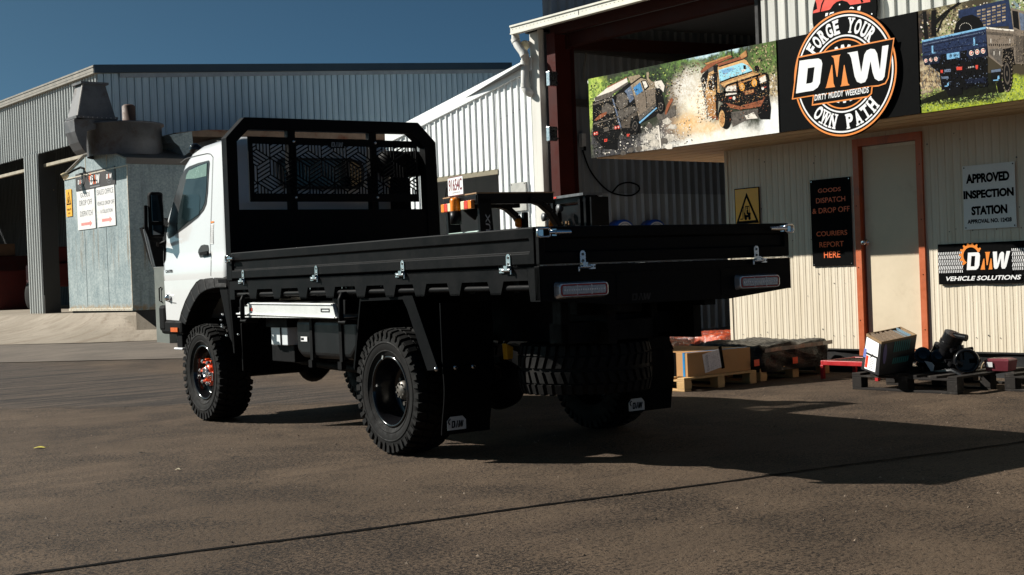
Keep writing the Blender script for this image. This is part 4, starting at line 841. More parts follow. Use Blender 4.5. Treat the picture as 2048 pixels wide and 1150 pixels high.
    q([(640,540),(760,515),(770,620),(640,640)], 4.4, 'pale'); q([(1030,440),(1100,405),(1110,470),(1040,500)], 4.4, 'pale'); q([(820,500),(1010,430),(1020,520),(830,590)], 4.5, 'black')
    for x, y in ((832,540),(972,492)): q([(x+31*cos(t),y+46*sin(t)) for t in [i*pi/8 for i in range(16)]], 5.4, 'amber'); q([(x+20*cos(t),y+32*sin(t)) for t in [i*pi/8 for i in range(16)]], 5.6, 'tan')
    for ln in ([(640,620),(630,560),(660,520),(1080,385),(1115,390),(1135,470)], [(520,640),(640,600),(800,595),(1040,520),(1140,490)], [(770,480),(800,620),(815,760)], [(1000,400),(1030,520),(1045,640)], [(560,690),(600,640),(640,600)]):
        for p0, p1 in zip(ln, ln[1:]):
            dx, dy = p1[0]-p0[0], p1[1]-p0[1]; Ln = hypot(dx, dy); nx, ny = -dy/Ln*11, dx/Ln*11; q([(p0[0]+nx,p0[1]+ny),(p1[0]+nx,p1[1]+ny),(p1[0]-nx,p1[1]-ny),(p0[0]-nx,p0[1]-ny)], 5.1, 'black')
    q([(860,590),(965,562),(970,605),(866,635)], 5.6, 'rust'); q([(868,597),(958,572),(962,598),(872,626)], 5.8, 'tan2'); q([(560,650),(580,690),(550,700),(548,900),(530,880),(528,680)], 4.0, 'black')
    for x, y, r in ((740,668,22),(1070,555,20)): q([(x+r*.75*cos(t),y+r*sin(t)) for t in [i*pi/6 for i in range(12)]], 5.7, 'pale')
    q([(680,660),(715,655),(712,675),(684,680)], 5.7, 'red'); q([(1085,540),(1112,530),(1110,545),(1088,552)], 5.7, 'red')
    tyre(k, 630, 880, 72, 145, 5.748, 1340, 80, .0041, -.12, 'tan', .0001); q([(600+34*cos(t),905+98*sin(t)) for t in [i*pi/8 for i in range(16)]], 5.2, 'tan'); q([(606+22*cos(t),905+68*sin(t)) for t in [i*pi/8 for i in range(16)]], 5.4, 'tan2')
    specks(k, [(1412,150),(1520,120),(1538,190),(1425,240)], 460, 1.5, ['tan','tan2','mud','rust','dark','grey2'], 23, .0072)
    specks(k, [(1425,178),(1535,160),(1540,225),(1440,250)], 340, 1.7, ['dark','black','grey2','rust','mid','black'], 24, .0072)
    specks(k, [(1392,160),(1428,150),(1432,240),(1395,245)], 260, 2.2, ['sand','sand','pale','tan'], 25, .0074)
    q([(1015,780),(1100,660),(1140,640),(1160,780),(1150,910),(1040,910),(1010,850)], 4.1, 'black'); q([(440,885),(550,870),(552,920),(470,900)], 3.2, 'rust'); q([(700,830),(1010,790),(1020,900),(860,930),(720,1000)], 1.8, 'mid'); q([(860,870),(960,830),(1010,900),(880,910)], 2, 'pale')
def picB(k, a, b):
    specks(k, [(1842,30),(2048,-10),(2048,40),(1842,110)], 600, 3.2, ['straw','leafb','bark','leafc','leafa','dark','pale'], 11)
    specks(k, [(1842,135),(1885,130),(1885,175),(1842,180)], 260, 3, ['straw','mid','straw','bark'], 12, .0006, 2.2)
    specks(k, [(1842,178),(2060,150),(2060,196),(1842,224)], 900, 2.6, ['leafa','leafd','leafa','leafb','leafd'], 13)
    specks(k, [(1850,195),(1960,180),(1970,200),(1850,212)], 240, 2.4, ['dgrass','leafc','dgrass'], 14, .0009)
    q = lambda pts, l, m: A(k, 0, pts, .001*l, VI[m], 4.79, 1800, 0)
    q([(440,860),(600,700),(900,700),(930,880),(640,930),(460,940),(200,1000),(200,960)], 1, 'dgrass')
    q([(300,100),(345,95),(350,345),(300,355)], 1.2, 'black'); q([(215,110),(250,105),(270,370),(235,380)], 1.2, 'dark'); q([(330,200),(430,110),(560,20),(590,30),(440,130),(345,240)], 1.3, 'black'); q([(350,300),(400,180),(470,100),(480,110),(410,200),(365,320)], 1.3, 'dark')
    q([(235,500),(560,500),(840,560),(840,840),(760,800),(640,860),(400,860),(380,700),(300,640)], 1.6, 'black')
    q([(1060,70),(1188,110),(1188,610),(1105,610),(1090,520),(1080,260)], 1.5, 'grey'); q([(1075,100),(1130,110),(1145,285),(1090,260)], 2, 'dark'); q([(1140,120),(1188,135),(1188,290),(1160,290)], 2, 'steel'); q([(1105,340),(1188,345),(1188,600),(1110,600)], 2, 'grey2')
    q([(560,100),(1040,-10),(1085,280),(1050,300),(1010,30),(600,140),(600,190),(560,170)], 2.2, 'navy'); q([(580,140),(1030,30),(1050,250),(800,260),(760,200),(600,180)], 1.9, 'navy')
    for i in range(7):
        for j in range(6): x, y = 690+48*i, 112-12*i+30*j; q([(x,y),(x+34,y-8),(x+36,y+8),(x+2,y+16)], 2.4, 'mud' if (i+j) % 3 else 'grey2') if x+y*.3 > 740 else None
    q([(515,310),(540,220),(600,160),(690,140),(760,170),(800,240),(800,300),(520,320)], 3, 'black')
    for i in range(12): t = pi*i/11; x, y = 630-58*cos(t), 275-55*sin(t); q([(x-3,y-3),(x+3,y-3),(x+3,y+3),(x-3,y+3)], 3.4, 'pale')
    q([(210,395),(825,262),(838,530),(220,580)], 3.2, 'navy'); q([(210,388),(825,255),(825,275),(212,406)], 3.8, 'lblue'); q([(232,440),(820,315),(822,325),(234,450)], 3.7, 'navy2'); q([(230,500),(828,400),(830,408),(232,510)], 3.7, 'navy2'); q([(225,425),(815,300),(815,306),(225,432)], 3.7, 'steel')
    for x, y in ((304,440),(704,362)): q([(x,y),(x+16,y-3),(x+18,y+64),(x+2,y+66)], 4, 'lblue'); q([(x,y+68),(x+42,y+60),(x+42,y+68),(x,y+76)], 4, 'lblue')
    q([(222,535),(380,515),(380,605),(235,625)], 3.9, 'navy2'); q([(650,475),(838,440),(840,530),(660,570)], 3.9, 'navy2')
    for x, y, r in ((250,582,20),(297,574,20),(346,566,22),(686,508,26),(742,498,26),(798,488,26)):
        for f_, m, l in ((1,'pale',4.2),(.72,'red',4.4),(.4,'pale',4.6)): q([(x+r*.82*f_*cos(t),y+r*f_*sin(t)) for t in [i*pi/7 for i in range(14)]], l, m)
    q([(450,515),(570,497),(572,552),(452,572)], 4.1, 'lblue'); q([(385,525),(445,515),(447,580),(390,590)], 3.95, 'black'); q([(580,490),(645,480),(648,545),(582,555)], 3.95, 'black')
    p0, p1 = spx(1800+478/4.79, 552/4.79), spx(1800+500/4.79, 520/4.79); S0.text(k, 'D', p0[0], p0[1], p1[0], p1[1], .0046, VI['black'], .03, .2)
    p0, p1 = spx(1800+514/4.79, 546/4.79), spx(1800+544/4.79, 514/4.79); S0.text(k, 'W', p0[0], p0[1], p1[0], p1[1], .0046, VI['black'], .03, .2)
    p0, p1 = spx(1800+652/4.79, 655/4.79), spx(1800+708/4.79, 632/4.79); S0.text(k, 'X BAR', p0[0], p0[1], p1[0], p1[1], .0046, VI['pale'], .03, .2)
    q([(825,258),(1090,285),(1100,450),(990,470),(980,640),(850,540)], 3.4, 'grey'); q([(825,258),(1092,285),(1092,300),(828,275)], 3.9, 'pale'); q([(830,300),(1085,325),(1086,350),(832,330)], 3.8, 'grey2'); q([(860,470),(980,460),(975,630),(862,520)], 3.9, 'mid'); q([(985,470),(1080,460),(1100,620),(1080,620),(1060,560),(1010,530),(985,560)], 3.6, 'black')
    for i in range(12): x = 850+20*i; q([(x,420),(x+9,420),(x+12,440),(x+3,440)], 4.1, 'black')
    for x in (870, 1052): q([(x,370),(x+6,370),(x+6,412),(x,412)], 4.2, 'pale')
    for x in (900, 955): q([(x,490),(x+6,490),(x+6,530),(x,530)], 4.2, 'pale')
    q([(400,730),(470,728),(475,845),(405,850)], 3.9, 'dark'); q([(398,735),(470,730),(470,752),(398,757)], 4.3, 'steel'); q([(870,670),(970,655),(972,780),(880,780)], 3.9, 'dark'); q([(876,672),(968,658),(968,684),(878,695)], 4.3, 'steel'); q([(425,665),(488,660),(488,688),(428,692)], 3.9, 'steel')
    for p in ((430,822,30,6),(895,765,50,6)): q([(p[0],p[1]),(p[0]+p[2],p[1]-4),(p[0]+p[2],p[1]+p[3]),(p[0],p[1]+p[3]+4)], 4.4, 'lblue')
    for p in ((452,822,455,800,468,785,470,820),(935,760,938,730,952,722,956,755)): q([(p[0],p[1]),(p[2],p[3]),(p[4],p[5]),(p[6],p[7])], 4.4, 'lblue')
    q([(540,640),(600,640),(596,670),(545,672)], 4, 'red'); q([(725,625),(750,622),(748,665),(728,665)], 4, 'red'); q([(390,670),(412,668),(412,700),(392,702)], 4, 'red')
    q([(440,850),(600,840),(598,900),(520,920),(460,920)], 3, 'black'); q([(920,790),(990,770),(1000,880),(945,890)], 3, 'black')
    specks(k, [(1846,82),(1974,55),(1975,120),(1848,128)], 380, 1.6, ['navy','navy2','navy','steel','black'], 26, .0062)
    specks(k, [(1850,125),(1975,112),(1975,175),(1885,180)], 360, 1.8, ['black','dark','navy2','black','steel'], 27, .0052)
    specks(k, [(1972,55),(2048,60),(2048,130),(2005,125)], 260, 1.6, ['grey','grey2','mud','grey'], 28, .0062)
    tyre(k, 1028, 705, 48, 172, 4.79, 1800, 0, .0040, -.05, 'grey2', .62)
    for i in range(26): t = 2*pi*i/26; x, y = 1028+47*cos(t), 705+168*sin(t); q([(x-6,y-7),(x+6,y-7),(x+6,y+7),(x-6,y+7)], 5.2, 'grey' if i % 2 else 'grey2')
    q([(650,810),(740,800),(760,830),(830,820),(845,795),(850,800),(835,830),(755,842),(735,812),(655,820)], 3.5, 'black'); q([(620,760),(820,740),(830,790),(640,800)], 3.2, 'navy2')
board('picture_signboard', 1178, 1555.5, PRA, 'long picture signboard of two muddy utes at the left end of the canopy', extra=picA)
board('black_signboard', 1555.8, 1839, INK, 'plain black signboard behind the round logo on the canopy')
board('picture_signboard', 1839.3, 2300, PRB, 'picture signboard of a grey tray ute on grass, right of the round logo', extra=picB)
# ------------------------------------------------------------------ round logo sign
k = MB(); c = spx(1691.5, 148); R = abs(spx(1693, 23)[1]-spx(1697, 277)[1])/2; cx, cy = c
k.lathe([(0,.012),(R*1.0,.012),(R*1.0,.03),(R*.99,.034),(0,.034)], S0.P(cx, cy, 0), S0.n, 96, 0, False)
LY = .036; Rg = lambda r0, r1, l, m: S0.ring(k, cx, cy, R*r0, R*r1, LY+.001*l, m, 96)
Rg(.955, .985, 1, 2); Rg(.90, .928, 1, 1); Rg(.585, .612, 1, 1); Rg(.53, .552, 1, 2)
S0.shape(k, [(cx+x, cy+y) for x, y in gear(22, R*.40, R*.46, duty=.75)], LY+.001, 1)
def arc_text(s, r, a_mid, step, h, w, flip):
    n = len(s)
    for i, ch in enumerate(s):
        if ch == ' ': continue
        a = a_mid+(step*(i-(n-1)/2))*(1 if flip else -1)
        u = Vector((cos(a), sin(a)))*(1 if not flip else -1); rr = Vector((u.y, -u.x))
        v, f, asp = text_geo(ch, .045)
        ww = w*{'I': .5, 'E': .9, 'F': .9, 'W': 1.25}.get(ch, 1); base = Vector((cos(a), sin(a)))*r+Vector((cx, cy))
        pts = [base+rr*(ww*(p[0]-.5))+u*(h*(p[1]-.5)) for p in v]
        k.add([S0.P(p.x, p.y, LY+.0015) for p in pts], f, 1)
        for sx, sy in ((-.32,-.5),(.32,-.5),(-.32,.5),(.32,.5)):      # slab feet
            if ch in 'OGUD' and sy < 0 or ch in 'OGCS': continue
            if ch in 'PF' and sx > 0 and (sy < 0 or ch == 'P'): continue
            if ch == 'A' and sy > 0 or ch == 'R' and (sx > 0 and sy > 0): continue
            if ch == 'Y' and sy < 0:
                if sx > 0: continue
                sx = 0
            b0 = base+rr*(ww*sx)+u*(h*sy*.9)
            qd = [b0+rr*(ww*.26*i)+u*(h*.055*j) for i, j in ((-1,-1),(1,-1),(1,1),(-1,1))]
            k.add([S0.P(p.x, p.y, LY+.0018) for p in qd], [(0,1,2,3)], 1)
arc_text('FORGE YOUR', R*.757, radians(93), radians(10.7), R*.235, R*.118, False)
arc_text('OWN PATH', R*.757, radians(270.4), radians(12.3), R*.235, R*.13, True)
z = lambda x, y: spx(1540+x/3.833, y/3.833)
S0.shape(k, [z(*p) for p in ((185,765),(228,437),(972,291),(928,600),(905,645),(850,664),(805,668),(800,720),(770,748),(338,812),(346,738))], LY+.003, 2)
S0.shape(k, [z(*p) for p in ((196,754),(236,446),(962,303),(919,597),(898,636),(850,653),(796,658),(789,716),(764,737),(348,799),(356,727))], LY+.004, 0)
S0.shape(k, [z(*p) for p in ((350,735),(805,657),(803,662),(352,741))], LY+.005, 2)
for p in ([(218,718),(246,468),(316,458),(290,705)], [(316,458),(390,450),(412,462),(420,490),(402,640),(385,672),(350,696),(290,705),(297,644),(335,638),(347,628),(361,516),(310,524)]):
    S0.shape(k, [z(*a) for a in p], LY+.0055, 1)
for p in ([(443,678),(450,668),(492,500),(496,500),(506,640),(514,660),(518,668)], [(488,432),(560,420),(552,436),(536,590),(530,590),(508,448)], [(558,665),(566,650),(586,500),(590,500),(616,640),(627,650),(627,655)]):
    S0.shape(k, [z(*a) for a in p], LY+.0055, 2)
S0.shape(k, [z(*a) for a in ((610,408),(690,394),(718,556),(742,420),(760,390),(790,376),(822,380),(840,410),(862,540),(880,356),(928,347),(896,590),(880,615),(850,622),(822,604),(806,560),(790,470),(764,600),(748,630),(716,641),(686,628),(668,590),(642,450),(628,418))], LY+.0055, 1)
p0 = z(360, 775); p1 = z(776, 672)
for i, w_ in enumerate(('DIRTY', 'MUDDY', 'WEEKENDS')):          # stepped along the slanted bar
    x0, x1, yb, yt = ((360,455,774,716),(467,583,757,700),(597,776,740,672))[i]
    v, f, asp = text_geo(w_, .02, .12)
    a0, a1 = z(x0, yb), z(x1, yb-(x1-x0)*.155); b0 = z(x0, yb-46)
    ex = Vector((a1[0]-a0[0], a1[1]-a0[1])); ey = Vector((b0[0]-a0[0], b0[1]-a0[1]))
    k.add([S0.P(a0[0]+ex.x*p[0]+ey.x*p[1], a0[1]+ex.y*p[0]+ey.y*p[1], LY+.0055) for p in v], f, 1)
tag(k.build('round_sign', [INK, SWHITE, SORANGE]), 'round black and orange company logo sign hung over the black signboard', 'sign')
# ------------------------------------------------------------------ the truck (built in its own axes: X right, Y forward)
truck = empty('flatbed_truck', (0,0,0), 'white cab off road truck with a black dropside tray and big mud tyres', 'truck', TYAW)
def part(k, name, m, par=None, bev=0, seg=2): return k.build(name, m, par or truck, bev, seg)
W2 = 1.10; YR_ = -1.918; YF_ = 2.68; ZH = 1.32; ZT = 1.563; WB = 3.578; RT_ = .46
# --- wheels
def tyre_mesh():
    k = MB()
    k.lathe([(.255,-.125),(.29,-.15),(.34,-.162),(.39,-.160),(.425,-.150),(.440,-.12),(.443,0),(.440,.12),(.425,.150),(.39,.160),(.34,.162),(.29,.15),(.255,.125)], (0,0,0), (1,0,0), 72)
    k.lathe([(.352,-.163),(.356,-.166),(.362,-.166),(.366,-.163)], (0,0,0), (1,0,0), 72); k.lathe([(.292,-.152),(.296,-.156),(.30,-.156),(.304,-.154)], (0,0,0), (1,0,0), 72)
    N = 40
    def blk(a0, a1, x0, x1, r0, r1, sk=0.):
        P = lambda a, x, r: (x, r*cos(a), r*sin(a))
        k.hexa([P(a0,x0,r0),P(a1,x0,r0),P(a1+sk,x1,r0),P(a0+sk,x1,r0)], [P(a0+.006,x0+.003,r1),P(a1-.006,x0+.003,r1),P(a1+sk-.006,x1-.003,r1),P(a0+sk+.006,x1-.003,r1)])
    for i in range(N):
        a = 2*pi*i/N; d = 2*pi/N
        for sgn in (-1, 1):
            P = lambda aa, x, r: (sgn*x, r*cos(aa), r*sin(aa)); off = d*.5 if sgn > 0 else 0; e = d*(.62 if i % 2 else .74)
            A0, A1 = a+off, a+off+e
            k.hexa([P(A0,.095,.435),P(A1,.095,.435),P(A1,.158,.40),P(A0,.158,.40)], [P(A0+.008,.098,.461),P(A1-.008,.098,.461),P(A1-.008,.160,.446),P(A0+.008,.160,.446)])
            k.hexa([P(A0+.01,.148,.40),P(A1-.01,.148,.40),P(A1-.02,.150,.372 if i % 2 else .385),P(A0+.02,.150,.372 if i % 2 else .385)], [P(A0+.01,.168,.442),P(A1-.01,.168,.442),P(A1-.02,.166,.376 if i % 2 else .389),P(A0+.02,.166,.376 if i % 2 else .389)])
        blk(a+d*.1, a+d*.78, -.088, -.012, .435, .461, d*.35); blk(a+d*.55, a+d*1.22, .010, .088, .435, .461, -d*.35)
    return k
TY0 = tyre_mesh().build('tyre', RUBBER); TY_ME = TY0.data; bpy.data.objects.remove(TY0)
NUTM = M('wheel nut steel', (.78,.78,.78), .25, .9, .1, 20); HUBD = M('dusty hub steel', lin(92,88,82), .5, .5, .3, 12); ORHUB = M('orange hub paint', lin(232,78,22), .38, 0, .15, 9)
def wheel_front():
    k = MB(); k.lathe([(.262,.135),(.258,.142),(.246,.142),(.240,.13),(.232,.09),(.222,.045),(.20,.035),(.17,.045),(.14,.055),(.10,.06),(.0,.06)], (0,0,0), (-1,0,0), 48)
    k.lathe([(.262,-.135),(.23,-.09),(.22,.03)], (0,0,0), (-1,0,0), 48)
    k.box(-.150,-.142,-.235,-.225,-.04,.03, 1)
    w = k.build('wheel', [BLACKG, NUTM], truck)
    k = MB()
    pts = []
    for i in range(48):
        a = 2*pi*i/48; r = .092+.030*max(0, cos(6*a))**.7 if cos(6*a) > 0 else .080; pts.append((-.06, r*cos(a), r*sin(a)))
    k.prism(pts, (-.045,0,0)); k.lathe([(.075,.10),(.07,.125),(.05,.13)], (0,0,0), (-1,0,0), 32)
    for i in range(6): a = 2*pi*i/6; k.tube([(-.06,.112*cos(a),.112*sin(a)),(-.122,.112*cos(a),.112*sin(a))], [.030,.024], 12)
    part(k, 'hub', ORHUB, w).location.x = .025
    k = MB()
    for i in range(6):
        a = 2*pi*i/6; c = (.112*cos(a), .112*sin(a)); k.tube([(-.12,*c),(-.155,*c)], .019, 6); k.tube([(-.155,*c),(-.165,*c)], [.015,.008], 6)
    k.lathe([(.052,.125),(.052,.15),(.046,.155),(.034,.155),(.030,.13)], (0,0,0), (-1,0,0), 24)
    for i in range(6): a = 2*pi*(i+.5)/6; k.tube([(-.15,.043*cos(a),.043*sin(a)),(-.16,.043*cos(a),.043*sin(a))], .007, 6)
    part(k, 'wheel_nuts', NUTM, w).location.x = .025
    return w
def wheel_rear():
    k = MB(); k.lathe([(.262,.135),(.258,.142),(.246,.142),(.240,.13),(.235,.10),(.222,.06),(.216,-.03),(.20,-.05),(.13,-.055),(.12,-.04),(.0,-.04)], (0,0,0), (-1,0,0), 48); k.lathe([(.262,-.135),(.23,-.10),(.222,-.03)], (0,0,0), (-1,0,0), 48)
    k.box(-.150,-.142,.17,.185,.17,.20, 1); w = k.build('wheel', [BLACKG, NUTM], truck)
    k = MB(); k.lathe([(.075,-.04),(.072,.02),(.06,.045),(.0,.05)], (0,0,0), (-1,0,0), 24)
    for i in range(6): a = 2*pi*i/6+.3; k.tube([(.05,.105*cos(a),.105*sin(a)),(-.005,.105*cos(a),.105*sin(a))], .016, 6)
    for i in range(8): a = 2*pi*i/8; k.tube([(-.02,.05*cos(a),.05*sin(a)),(-.055,.05*cos(a),.05*sin(a))], .008, 6)
    part(k, 'hub', HUBD, w); return w
def add_tyre(w):
    o = bpy.data.objects.new('tyre', TY_ME); COL.objects.link(o); o.parent = w; o.rotation_euler = (random.uniform(0,6),0,0)
XFW, XRW = -.872, -.93
wf = wheel_front(); add_tyre(wf); wf.location = (XFW, WB, RT_); wf.rotation_euler = (.12,0,0)
wf2 = copy_tree(wf, truck); wf2.location = (-XFW, WB, RT_); wf2.rotation_euler = (0,0,pi)
wr = wheel_rear(); add_tyre(wr); wr.location = (XRW, 0, RT_); wr.rotation_euler = (.5,0,0)
wr2 = copy_tree(wr, truck); wr2.location = (-XRW, 0, RT_); wr2.rotation_euler = (0,0,pi)
ws = copy_tree(wr, truck); ws.location = (-.22, -1.22, .63); ws.rotation_euler = (0, pi/2, .4); tag(ws, 'spare wheel slung flat under the rear of the tray'); ws.name = 'spare_wheel'
# --- cab shell
WHS = [WHITEP, BLACKM]
LV = [(1.345,1.0,2.97,4.64),(1.40,1.003,2.96,4.65),(1.52,1.0,2.96,4.64),(1.555,.983,2.965,4.63),(1.62,.98,2.965,4.62),(1.80,.98,2.97,4.60),(1.96,.972,2.98,4.55),(2.20,.955,2.99,4.36),(2.46,.935,3.0,4.13),(2.56,.915,3.01,3.98),(2.615,.88,3.03,3.80),(2.65,.80,3.08,3.60),(2.668,.62,3.2,3.4)]
def ring(z, hw, yr, yf, rr=.10, rf=.16, n=5):
    rr = min(rr, (yf-yr)*.4); rf = min(rf, (yf-yr)*.4); out = []
    for cx, cy, r, a0 in ((-hw+rr, yr+rr, rr, pi), (hw-rr, yr+rr, rr, 1.5*pi), (hw-rf, yf-rf, rf, 0), (-hw+rf, yf-rf, rf, .5*pi)):
        for i in range(n+1): a = a0+pi/2*i/n; x = cx+r*cos(a); out.append((x*(.875 if x > 0 else 1), cy+r*sin(a), z))
    return out
k = MB(); rg = [ring(*l) for l in LV]; n = len(rg[0]); v = [p for r in rg for p in r]
f = [(i*n+j, i*n+(j+1) % n, (i+1)*n+(j+1) % n, (i+1)*n+j) for i in range(len(rg)-1) for j in range(n)]
k.add(v, f, 0, True); k.poly(rg[-1]); k.poly(rg[0][::-1], 1)
ar = [(423,553),(405,555),(392,564),(381,580),(370,602),(362,624),(358,641)]
arch = [tX(u, v_, -1.0) for u, v_ in ar]; yfl_ = 4.60
sd = [Vector((-1.0, p.y, p.z)) for p in arch]+[Vector((-1.0,4.50,.955)), Vector((-1.0,4.52,1.345))]
sd[0].z = 1.345
for sx in (1, -.875): k.prism([(p.x*sx, p.y, p.z) for p in sd], (.05*sx,0,0))
lo = ring(.955,.994,4.16,4.60,.03,.15); hi = ring(1.347,.994,4.16,4.64,.03,.16); m_ = len(lo)
k.add(lo+hi, [(j, (j+1) % m_, m_+(j+1) % m_, m_+j) for j in range(m_)], 0, True); k.poly(lo[::-1], 1)
cab = part(k, 'cab', WHS)
def hw(z):
    for a, b in zip(LV, LV[1:]):
        if a[0] <= z <= b[0]: return a[1]+(b[1]-a[1])*(z-a[0])/(b[0]-a[0])
    return 1.0
def cs(u, v, off=.004):         # photo point on the cab's left flank
    x = -1.0
    for _ in range(6): p = tX(u, v, x); x = -hw(p.z)-off
    return tX(u, v, x)
def strip(k, pts, w, mi=0):     # thin seam lying on the flank
    for a, b in zip(pts, pts[1:]):
        d = (b-a); nn = Vector((0, -d.z, d.y)); nn = nn.normalized()*w/2 if nn.length else Vector((0,0,w)); k.add([a+nn, b+nn, b-nn, a-nn], [(0,1,2,3)], mi)
def dense(px, n=4):
    out = []
    for (a, b), (c, d) in zip(px, px[1:]):
        for i in range(n): out.append((a+(c-a)*i/n, b+(d-b)*i/n))
    return out+[px[-1]]
SEAM = M('panel gap', (.02,.02,.02), .7, 0, .1, 5)
k = MB(); strip(k, [cs(*p) for p in dense([(361,325),(372,317),(395,311),(414,307),(421,308),(425.5,314),(425,330),(423,395),(420.5,470),(420,500),(422,512),(421,552)])], .008)
strip(k, [cs(*p) for p in dense([(327,492),(327,520),(328.5,540)])], .010)
strip(k, [cs(*p) for p in dense([(329,600),(342,605),(352,606)])], .006)
part(k, 'door_seam', SEAM, cab)
wpx = [(417.5,320.5),(412,322),(396,326),(378,333),(370,339),(362,352),(352,385),(345,410),(337,445),(334,470),(336,477),(346,472),(372,453),(395,435),(407,420),(412,408),(415,385),(417,345),(418.5,326)]
def shrink(px, s, cx=None):
    cx = sum(p[0] for p in px)/len(px); cy = sum(p[1] for p in px)/len(px); return [(cx+(x-cx)*s, cy+(y-cy)*s) for x, y in px]
k = MB(); k.poly([cs(*p, .005) for p in wpx]); win = part(k, 'window_seal', M('window rubber', (.008,.008,.008), .45), cab)
gpx = [(415,324.5),(397,330),(383,336),(376,346),(368,376),(360,410),(354,440),(352,460),(356,461),(373,446),(394,429),(404,417),(409,405),(412,385),(414,345)]
gm = NT('side window glass'); gv = gm.mapped(); sxx = gm.n('SeparateXYZ'); gm.l(gv, sxx.inputs[0])
gm.color(gm.mix(gm.ramp(gm.noise(gv, 3, 4), .35, .65), (.008,.013,.014), (.022,.032,.034))); gm.set(.05, 0, .35, 0.)
k = MB(); k.poly([cs(*p, .008) for p in gpx]); part(k, 'glass', gm.mat, win)
k = MB(); k.poly([cs(*p, .010) for p in ((373,349),(378,341),(397,332.5),(413.5,326.5),(412.5,352),(390,357),(371,358))]); part(k, 'far_window_light', M('pale green light through glass', lin(112,136,124), .25, 0, .2, 22), win)  # pale green patch paints the light seen through the far window
k = MB(); k.poly([cs(*p, .010) for p in ((363,437),(368,392),(372,389),(396,389),(400,394),(398,428),(378,442))]); part(k, 'seat_shape', M('seat seen through glass', (.006,.012,.013), .12, 0, .2, 9), win)
k = MB(); hp = [cs(*p, .004) for p in dense([(396,505),(397,499),(402,491),(408,489),(416,490),(417.5,512),(412,514),(400,515)], 1)]
k.poly(hp); h2 = [cs(*p, .02) for p in ((401,505),(416,502),(416.5,508),(402,511))]; k.prism(h2, (-.012,0,0), 1); part(k, 'door_handle', [M('handle recess', (.006,.006,.006), .5), BLACKM], cab)
k = MB(); a = cs(421,448,.004); k.poly([cs(*p, .004) for p in ((421,443),(427.5,442),(427.5,445.5),(421,446.5))]); part(k, 'orange_sticker', SORANGE, cab)
k = MB(); k.poly([cs(*p, .004) for p in ((420.5,448),(427,448),(426.5,488),(420.5,488))])
for i in range(9): k.poly([cs(u, v_, .005) for u, v_ in ((421.5,451+4*i),(426,451+4*i),(426,452.6+4*i),(421.5,452.6+4*i))], 1)
part(k, 'load_sticker', [M('pale label', lin(226,226,224), .4), M('pale label print', lin(170,170,172), .5)], cab)
CS = PL((-1.004,0,0), (0,-1,0)); k = MB(); a = CS.loc(cs(331,546)); b = CS.loc(cs(345,539)); CS.text(k, 'CANTER', a[0], a[1], b[0], b[1], .002, 0, .03); part(k, 'badge', INK, cab)
c = cs(339,595,.0); k = MB(); k.lathe([(0,.05),(.02,.045),(.03,.03),(.034,.0)], c+Vector((0,0,0)), (-1,0,0), 20); k.box(c.x-.03, c.x+.005, c.y-.045, c.y+.05, c.z-.022, c.z+.022, 0)
part(k, 'side_indicator', [CHROME, GLASS], cab, .012)
c = cs(386,298,.0); k = MB(); k.lathe([(.0,.05),(.03,.044),(.052,.022),(.056,-.03)], (c.x+.01, c.y-.02, c.z+.0), (-.7,-.1,.5), 20); part(k, 'marker_lamp', BLACKG, cab)
# rear window and rear wall seams
k = MB(); wy = 2.958; q = [(tY(u, v_, wy)) for u, v_ in ((553,322),(562,316),(700,317),(722,324),(728,340),(726,372),(712,378),(572,378),(560,370))]
k.poly([(p.x, wy-.012, p.z) for p in q]); q2 = [(tY(u, v_, wy)) for u, v_ in ((561,325),(568,321),(682,321),(684,372),(578,373),(568,366))]; k.poly([(p.x, wy-.016, p.z) for p in q2], 1); q3 = [(tY(u, v_, wy)) for u, v_ in ((690,322),(715,326),(722,342),(719,370),(690,373))]; k.poly([(p.x, wy-.016, p.z) for p in q3], 2)
part(k, 'rear_window', [M('window rubber', (.008,.008,.008), .45), M('rear glass', lin(62,74,66), .08, 0, .3, 8), GLASS], cab)
# air intake snorkel behind the right of the cab
k = MB(); cx = (tY(770,360,2.86).x+tY(829,360,2.86).x)/2; zt_ = tY(800,296,2.86).z; zm = tY(800,347,2.86).z
dx0, dx1 = tY(787,390,2.86).x, tY(815,390,2.86).x; k.box(dx0, dx1, 2.79, 2.93, 1.5, zm-.05); k.box(dx0+.01, dx1-.01, 2.80, 2.92, zm-.05, zm+.02); 
for s in (-.09, .12): k.lathe([(0,.09),(.11,.08),(.145,.02),(.145,-.10),(.10,-.16),(.0,-.16)], (cx+s, 2.86, zt_-.12), (0,0,1), 24)
k.box(dx0-.02, dx1, 2.78, 2.93, zm, zt_-.16); part(k, 'air_intake', BLACKM, None, .01)
# bumper, marker, steps
k = MB()
k.box(-1.005, 1.005, 4.10, 4.66, .81, .955); k.box(-1.012,-.93,4.52,4.69,.84,1.10); k.box(.93,1.012,4.52,4.69,.84,1.10); bump = part(k, 'bumper', BLACKM, None, .03)
a, b = tX(342,655,-1.012), tX(356,664,-1.012); k = MB(); k.box(-1.018,-1.004, b.y, a.y, b.z, a.z); part(k, 'reflector', M('amber reflector', lin(210,96,30), .25, 0, .2, 30), bump)
k = MB(); k.box(-.98,-.70,4.16,4.30,.68,.82); k.box(-1.0,-.68,4.12,4.34,.655,.68,1); part(k, 'cab_step', [BLACKM, ALU], None, .01)
